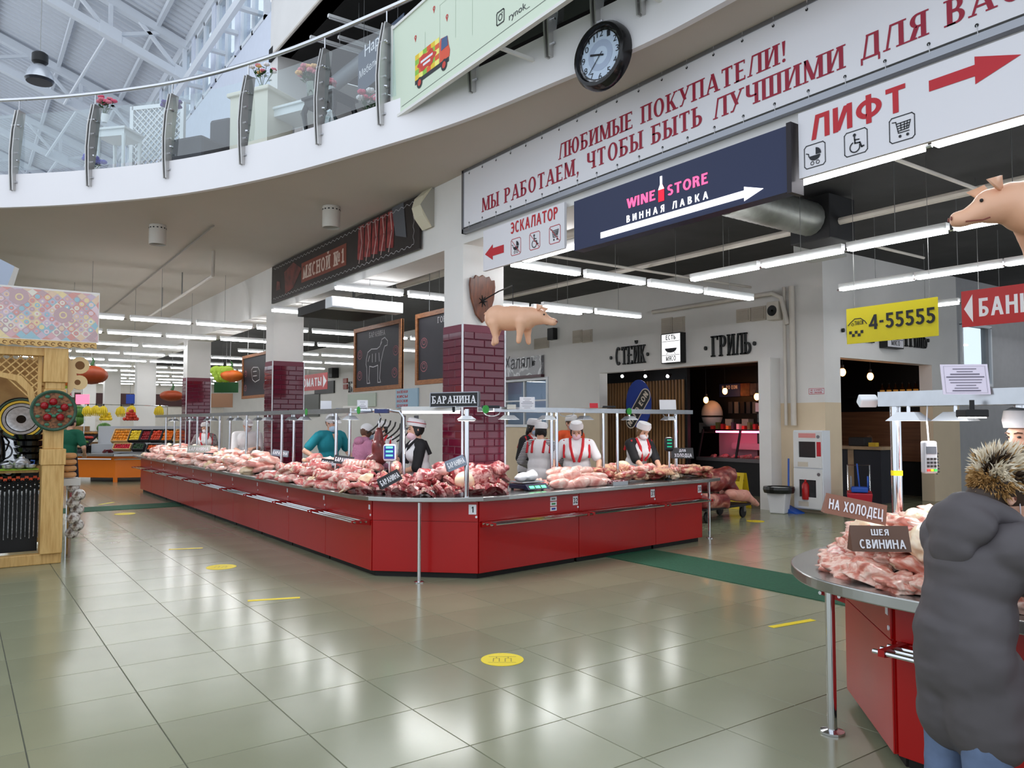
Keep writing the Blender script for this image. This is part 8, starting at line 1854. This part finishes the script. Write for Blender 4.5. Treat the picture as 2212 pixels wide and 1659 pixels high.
p = at(2222, 4.15); person('vendor in white cap with pink mask at the right edge of the picture', (p[0]+.05, p[1]-.02, 0), dirv(-.93, .25), 1.66, .1, .1, 0, ((-.2, -.4, 1.0), (.2, -.38, 1.0)), top=CLOTHW, sleeve='half', vest=None, trim=REDC, hair=HAIRBR, cap='fold', mask=MASKP, maskdown=True, vox=.011, glove=M('glove_teal', (50, 190, 200), .4))
GRV = M('cloth_green', (18, 96, 72), .8, var=.08)
person('person in green vest walking away beside the kiosk', (1.83, 17.6, 0), dirv(.1, -1), 1.72, .1, .2, 0, ((-.2, -.2, .95), (.22, -.25, .98)), top=GRV, sleeve='short', hair=HAIRB, pants=M('trousers_navy', (28, 30, 44), .8), female=False, legs=(((-.08, -.12, .46), (-.08, -.1, .07)), ((.09, .06, .48), (.09, .38, .22))))
person('dark-clothed shopper cut off by the left edge', (.02, 9.85, 0), dirv(-.3, -1), 1.66, .1, .2, 0, ((-.28, -.05, .85), (.3, -.02, .85)), top=M('coat_navy', (30, 32, 44), .8), sleeve='long', hair=HAIRBR, pants=M('trousers_navy', (28, 30, 44)), stout=1.15)
t = thing('plastic_bag', 'pale plastic bag held by the shopper at the left edge', 'bag', (.27, 9.72, .12)); blob('bag', [('e', (0, 0, .2), (.11, .08, .2)), ('c', (0, 0, .4), (.0, 0, .55), .03, .015)], M('bag_pale', (214, 190, 176), .35), .015, 2, t, disp=lambda c: Vector((noise.noise(c*16), noise.noise(c*16+Vector((3, 0, 0))), 0))*.02)
person('shop assistant sitting low behind the till', (15.9, 9.2, -.25), dirv(-.5, .8), 1.6, .15, .2, 0, ((-.2, -.3, 1.1), (.2, -.3, 1.1)), top=DKC, sleeve='long', hair=HAIRBR, mask=MASKW)
# ---------------------------------------------------------------- the customer in the grey coat
t = thing('person', 'customer with spiky blond hair in long charcoal coat leaning over the near counter', 'person', (2.95, 1.37, 0), pi/2-.42); t.scale = (.93, .93, .93)
COAT = M('coat_charcoal', (82, 77, 80), .6, var=.07, scale=5, bump=.12)
lean = .24; RL = Matrix.Rotation(lean, 4, 'X'); piv = V3(0, 0, .85)
def U(p): return (RL @ (Vector(p)-piv))+piv
HM = Matrix.Translation(U((0, -.03, 1.385))) @ Matrix.Rotation(-.3, 4, 'Z') @ Matrix.Rotation(.5, 4, 'X'); he = HM.to_euler()
def Hd(p): return HM @ Vector(p)
Sx = .2; B = [('e', Hd((0, 0, .09)), (.078, .094, .115), he), ('e', Hd((0, -.03, .035)), (.052, .06, .06), he), ('c', Hd((0, -.09, .09)), Hd((0, -.108, .062)), .011, .015), ('c', U((0, .02, 1.32)), Hd((0, .0, .02)), .06, .056), ('e', Hd((0, -.085, .028)), (.024, .012, .012), he),
     ('e', U((0, 0, 1.1)), (.16, .11, .22), (lean, 0, 0)), ('e', (0, 0, .88), (.16, .13, .14))]
arms = []
for sg, T in ((-1, (-.3, -.5, 1.02)), (1, (.12, -.62, 1.0))):
    S = U((sg*Sx, 0, 1.28)); E, W = ik(S, Vector(T), .29, .26, V3(sg*.5, .4, -.8)); arms.append((S, E, W)); B += [('c', S, E, .05, .042), ('c', E, W, .043, .028)]+hand(W, W-E, V3(0, 0, -1), sg)
for sg in (-1, 1): B += [('c', (sg*.09, 0, .86), (sg*.1, -.0, .46), .085, .058), ('c', (sg*.1, 0, .46), (sg*.1, .03, .07), .058, .038)]
blob('body', B, SKIN, .009, 3, t)
def wr(c):
    a = noise.noise(Vector((c.x*2.5+c.z*3, c.y*3, c.z*11)))*.011+noise.noise(Vector((c.x*9, c.y*9, c.z*26)))*.005
    return Vector((a*.6, a, a*.2))
CO = [('e', U((0, .03, 1.16)), (.225, .125, .2), (lean, 0, 0)), ('e', U((0, .02, .98)), (.215, .13, .22), (lean, 0, 0)), ('c', U((-Sx+.02, .01, 1.26)), U((Sx-.02, .01, 1.26)), .1, .1), ('e', (0, .01, .84), (.22, .135, .25)), ('c', (-.06, -.02, .78), (-.07, -.03, .58), .15, .145), ('c', (.06, -.02, .78), (.07, -.03, .58), .15, .145)]
for S, E, W in arms: CO += [('c', S, E, .095, .085), ('c', E, E.lerp(W, .85), .08, .062)]
cut_ = blob('coat', CO, COAT, .013, 5, t, disp=wr)
for v in cut_.data.vertices:
    if v.co.z < .47: v.co.z = .47+(v.co.z-.47)*.06
blob('hood', [('e', U((0, .115, 1.315)), (.17, .075, .1), (lean, 0, 0)),  ('e', U((0, .13, 1.23)), (.12, .045, .09), (lean, 0, 0))]+[('c', U((.115*cos(a_), .01+.1*sin(a_), 1.37+.035*sin(a_))), U((.115*cos(a_+.5), .01+.1*sin(a_+.5), 1.37+.035*sin(a_+.5))), .042, .042) for a_ in [-.9+.5*k for k in range(10)]], COAT, .011, 8, t, disp=lambda c: Vector((0, noise.noise(Vector((c.x*5, c.y*6, c.z*16)))*.012, 0)))
blob('jeans', [('c', (sg*.1, 0, .7), (sg*.1, 0, .46), .1, .085) for sg in (-1, 1)]+[('c', (sg*.1, 0, .46), (sg*.1, .03, .1), .085, .07) for sg in (-1, 1)], DENIM, .013, 2, t, disp=lambda c: Vector((0, noise.noise(Vector((c.x*4, c.y*4, c.z*18)))*.008, 0)))
blob('boots', [('c', (sg*.1, .04, .055), (sg*.1, -.12, .045), .052, .042) for sg in (-1, 1)]+[('c', (sg*.1, .03, .14), (sg*.1, .03, .06), .055, .052) for sg in (-1, 1)], DKC, .013, 2, t)
ear = -1
for sg in (-1, 1):
    blob('ear', [('e', Hd((sg*.08, .015, .082)), (.011, .024, .036), he), ('e', Hd((sg*.085, .012, .055)), (.01, .012, .012), he)], SKIN, .005, 2, t)
    MB().ball(Hd((sg*.086, .008, .082)), (.006, .009, .014), 8, 6).build('ear_hollow', M('skin_dark', (120, 70, 56), .6), t, w=0)
    MB().ball(Hd((sg*.033, -.088, .093)), (.012, .008, .007), 8, 6).build('eye', EYE, t, w=0)
    MB().tube([Hd((sg*.083, .012, .115)), Hd((sg*.075, -.03, .06)), Hd((sg*.055, -.07, .01))], .0022, 4).build('mask_strap', MASKW, t, w=0)
blob('face_mask', [('e', Hd((0, -.055, -.004)), (.06, .058, .042), he)], MASKB, .008, 2, t)
H1 = M('hair_bleached', (246, 234, 212), .5); H2 = M('hair_dark_root', (62, 46, 34), .55); H3 = M('hair_honey', (190, 150, 96), .55)
blob('hair_base', [('e', Hd((0, .022, .12)), (.1, .112, .112), he), ('e', Hd((0, .055, .045)), (.084, .075, .1), he)], H2, .009, 2, t)
rr = random.Random(3); mh = MB()
for i in range(4200):
    th = math.acos(1-rr.random()*1.55); ph = rr.random()*2*pi; dv = V3(sin(th)*cos(ph), sin(th)*sin(ph), cos(th))
    if dv.y < -.55 and dv.z < .45: continue
    if dv.z < -.12 and dv.y < .1: continue
    root = Hd((dv.x*.096, .022+dv.y*.108, .118+dv.z*.108)); L = rr.uniform(.05, .085)*(1 if dv.z > .2 else .6 if dv.z > -.15 else .4); out = (HM.to_3x3() @ (dv+V3(rr.uniform(-.5, .5), -.45+rr.uniform(-.3, .3), .2+rr.uniform(-.25, .25)))).normalized()
    tip = root+out*L; mid = root.lerp(tip, .55)+V3(0, 0, .008); sd = out.orthogonal().normalized(); sd = Matrix.Rotation(rr.random()*pi, 3, out) @ sd
    band_ = noise.noise(dv*3.2); mh.m = (1 if band_ > .3 else 2 if band_ > .2 or rr.random() < .12 else 0) if dv.z > -.1 else 2
    w_ = rr.uniform(.003, .006); mh.add([root-sd*w_, root+sd*w_, mid+sd*w_*.8, tip, mid-sd*w_*.8], [(0, 1, 2, 3, 4)])
mh.build('hair', [H1, H2, H3], t, w=0)
# hanging cable bundle and steel frame behind the left vendors
p = V3(5.02, 9.98, 1.62); m = MB()
for k in range(7): m.tube([p+RTH*(-.25+.07*k+.1*cos(a_))+V3(0, 0, .05-.22*abs(sin(a_*.5))-.02*k) for a_ in [2*pi*i/12 for i in range(13)]], .012, 5)
one(m, 'cable_bundle', M('cable_dark', (60, 58, 56), .5), 'dark looped cables hanging behind the vendor in the striped cap', 'cable', smooth=True)
t = thing('step_frame', 'grey folding step frame standing behind the striped-cap vendor', 'ladder', (5.2, 9.6, 0))
for s_, y_ in ((-1, 0), (1, 0), (-1, .35), (1, .35)): MB().bar((5.2+s_*.22, 9.6+y_-.15*(1 if y_ else -1), 0), (5.2+s_*.1, 9.6+.17, 1.7), .03, .06).build('rail', M('frame_grey', (110, 112, 116), .4, metal=.6), t)
for k in range(5): MB().box(5.2-.22+.024*k*1.0, 5.2+.22-.024*k, 9.72+.01*k, 9.8+.01*k, .3+.3*k, .33+.3*k).build('tread', MATS['frame_grey'], t)

bpy.data.scenes.remove(TMP)
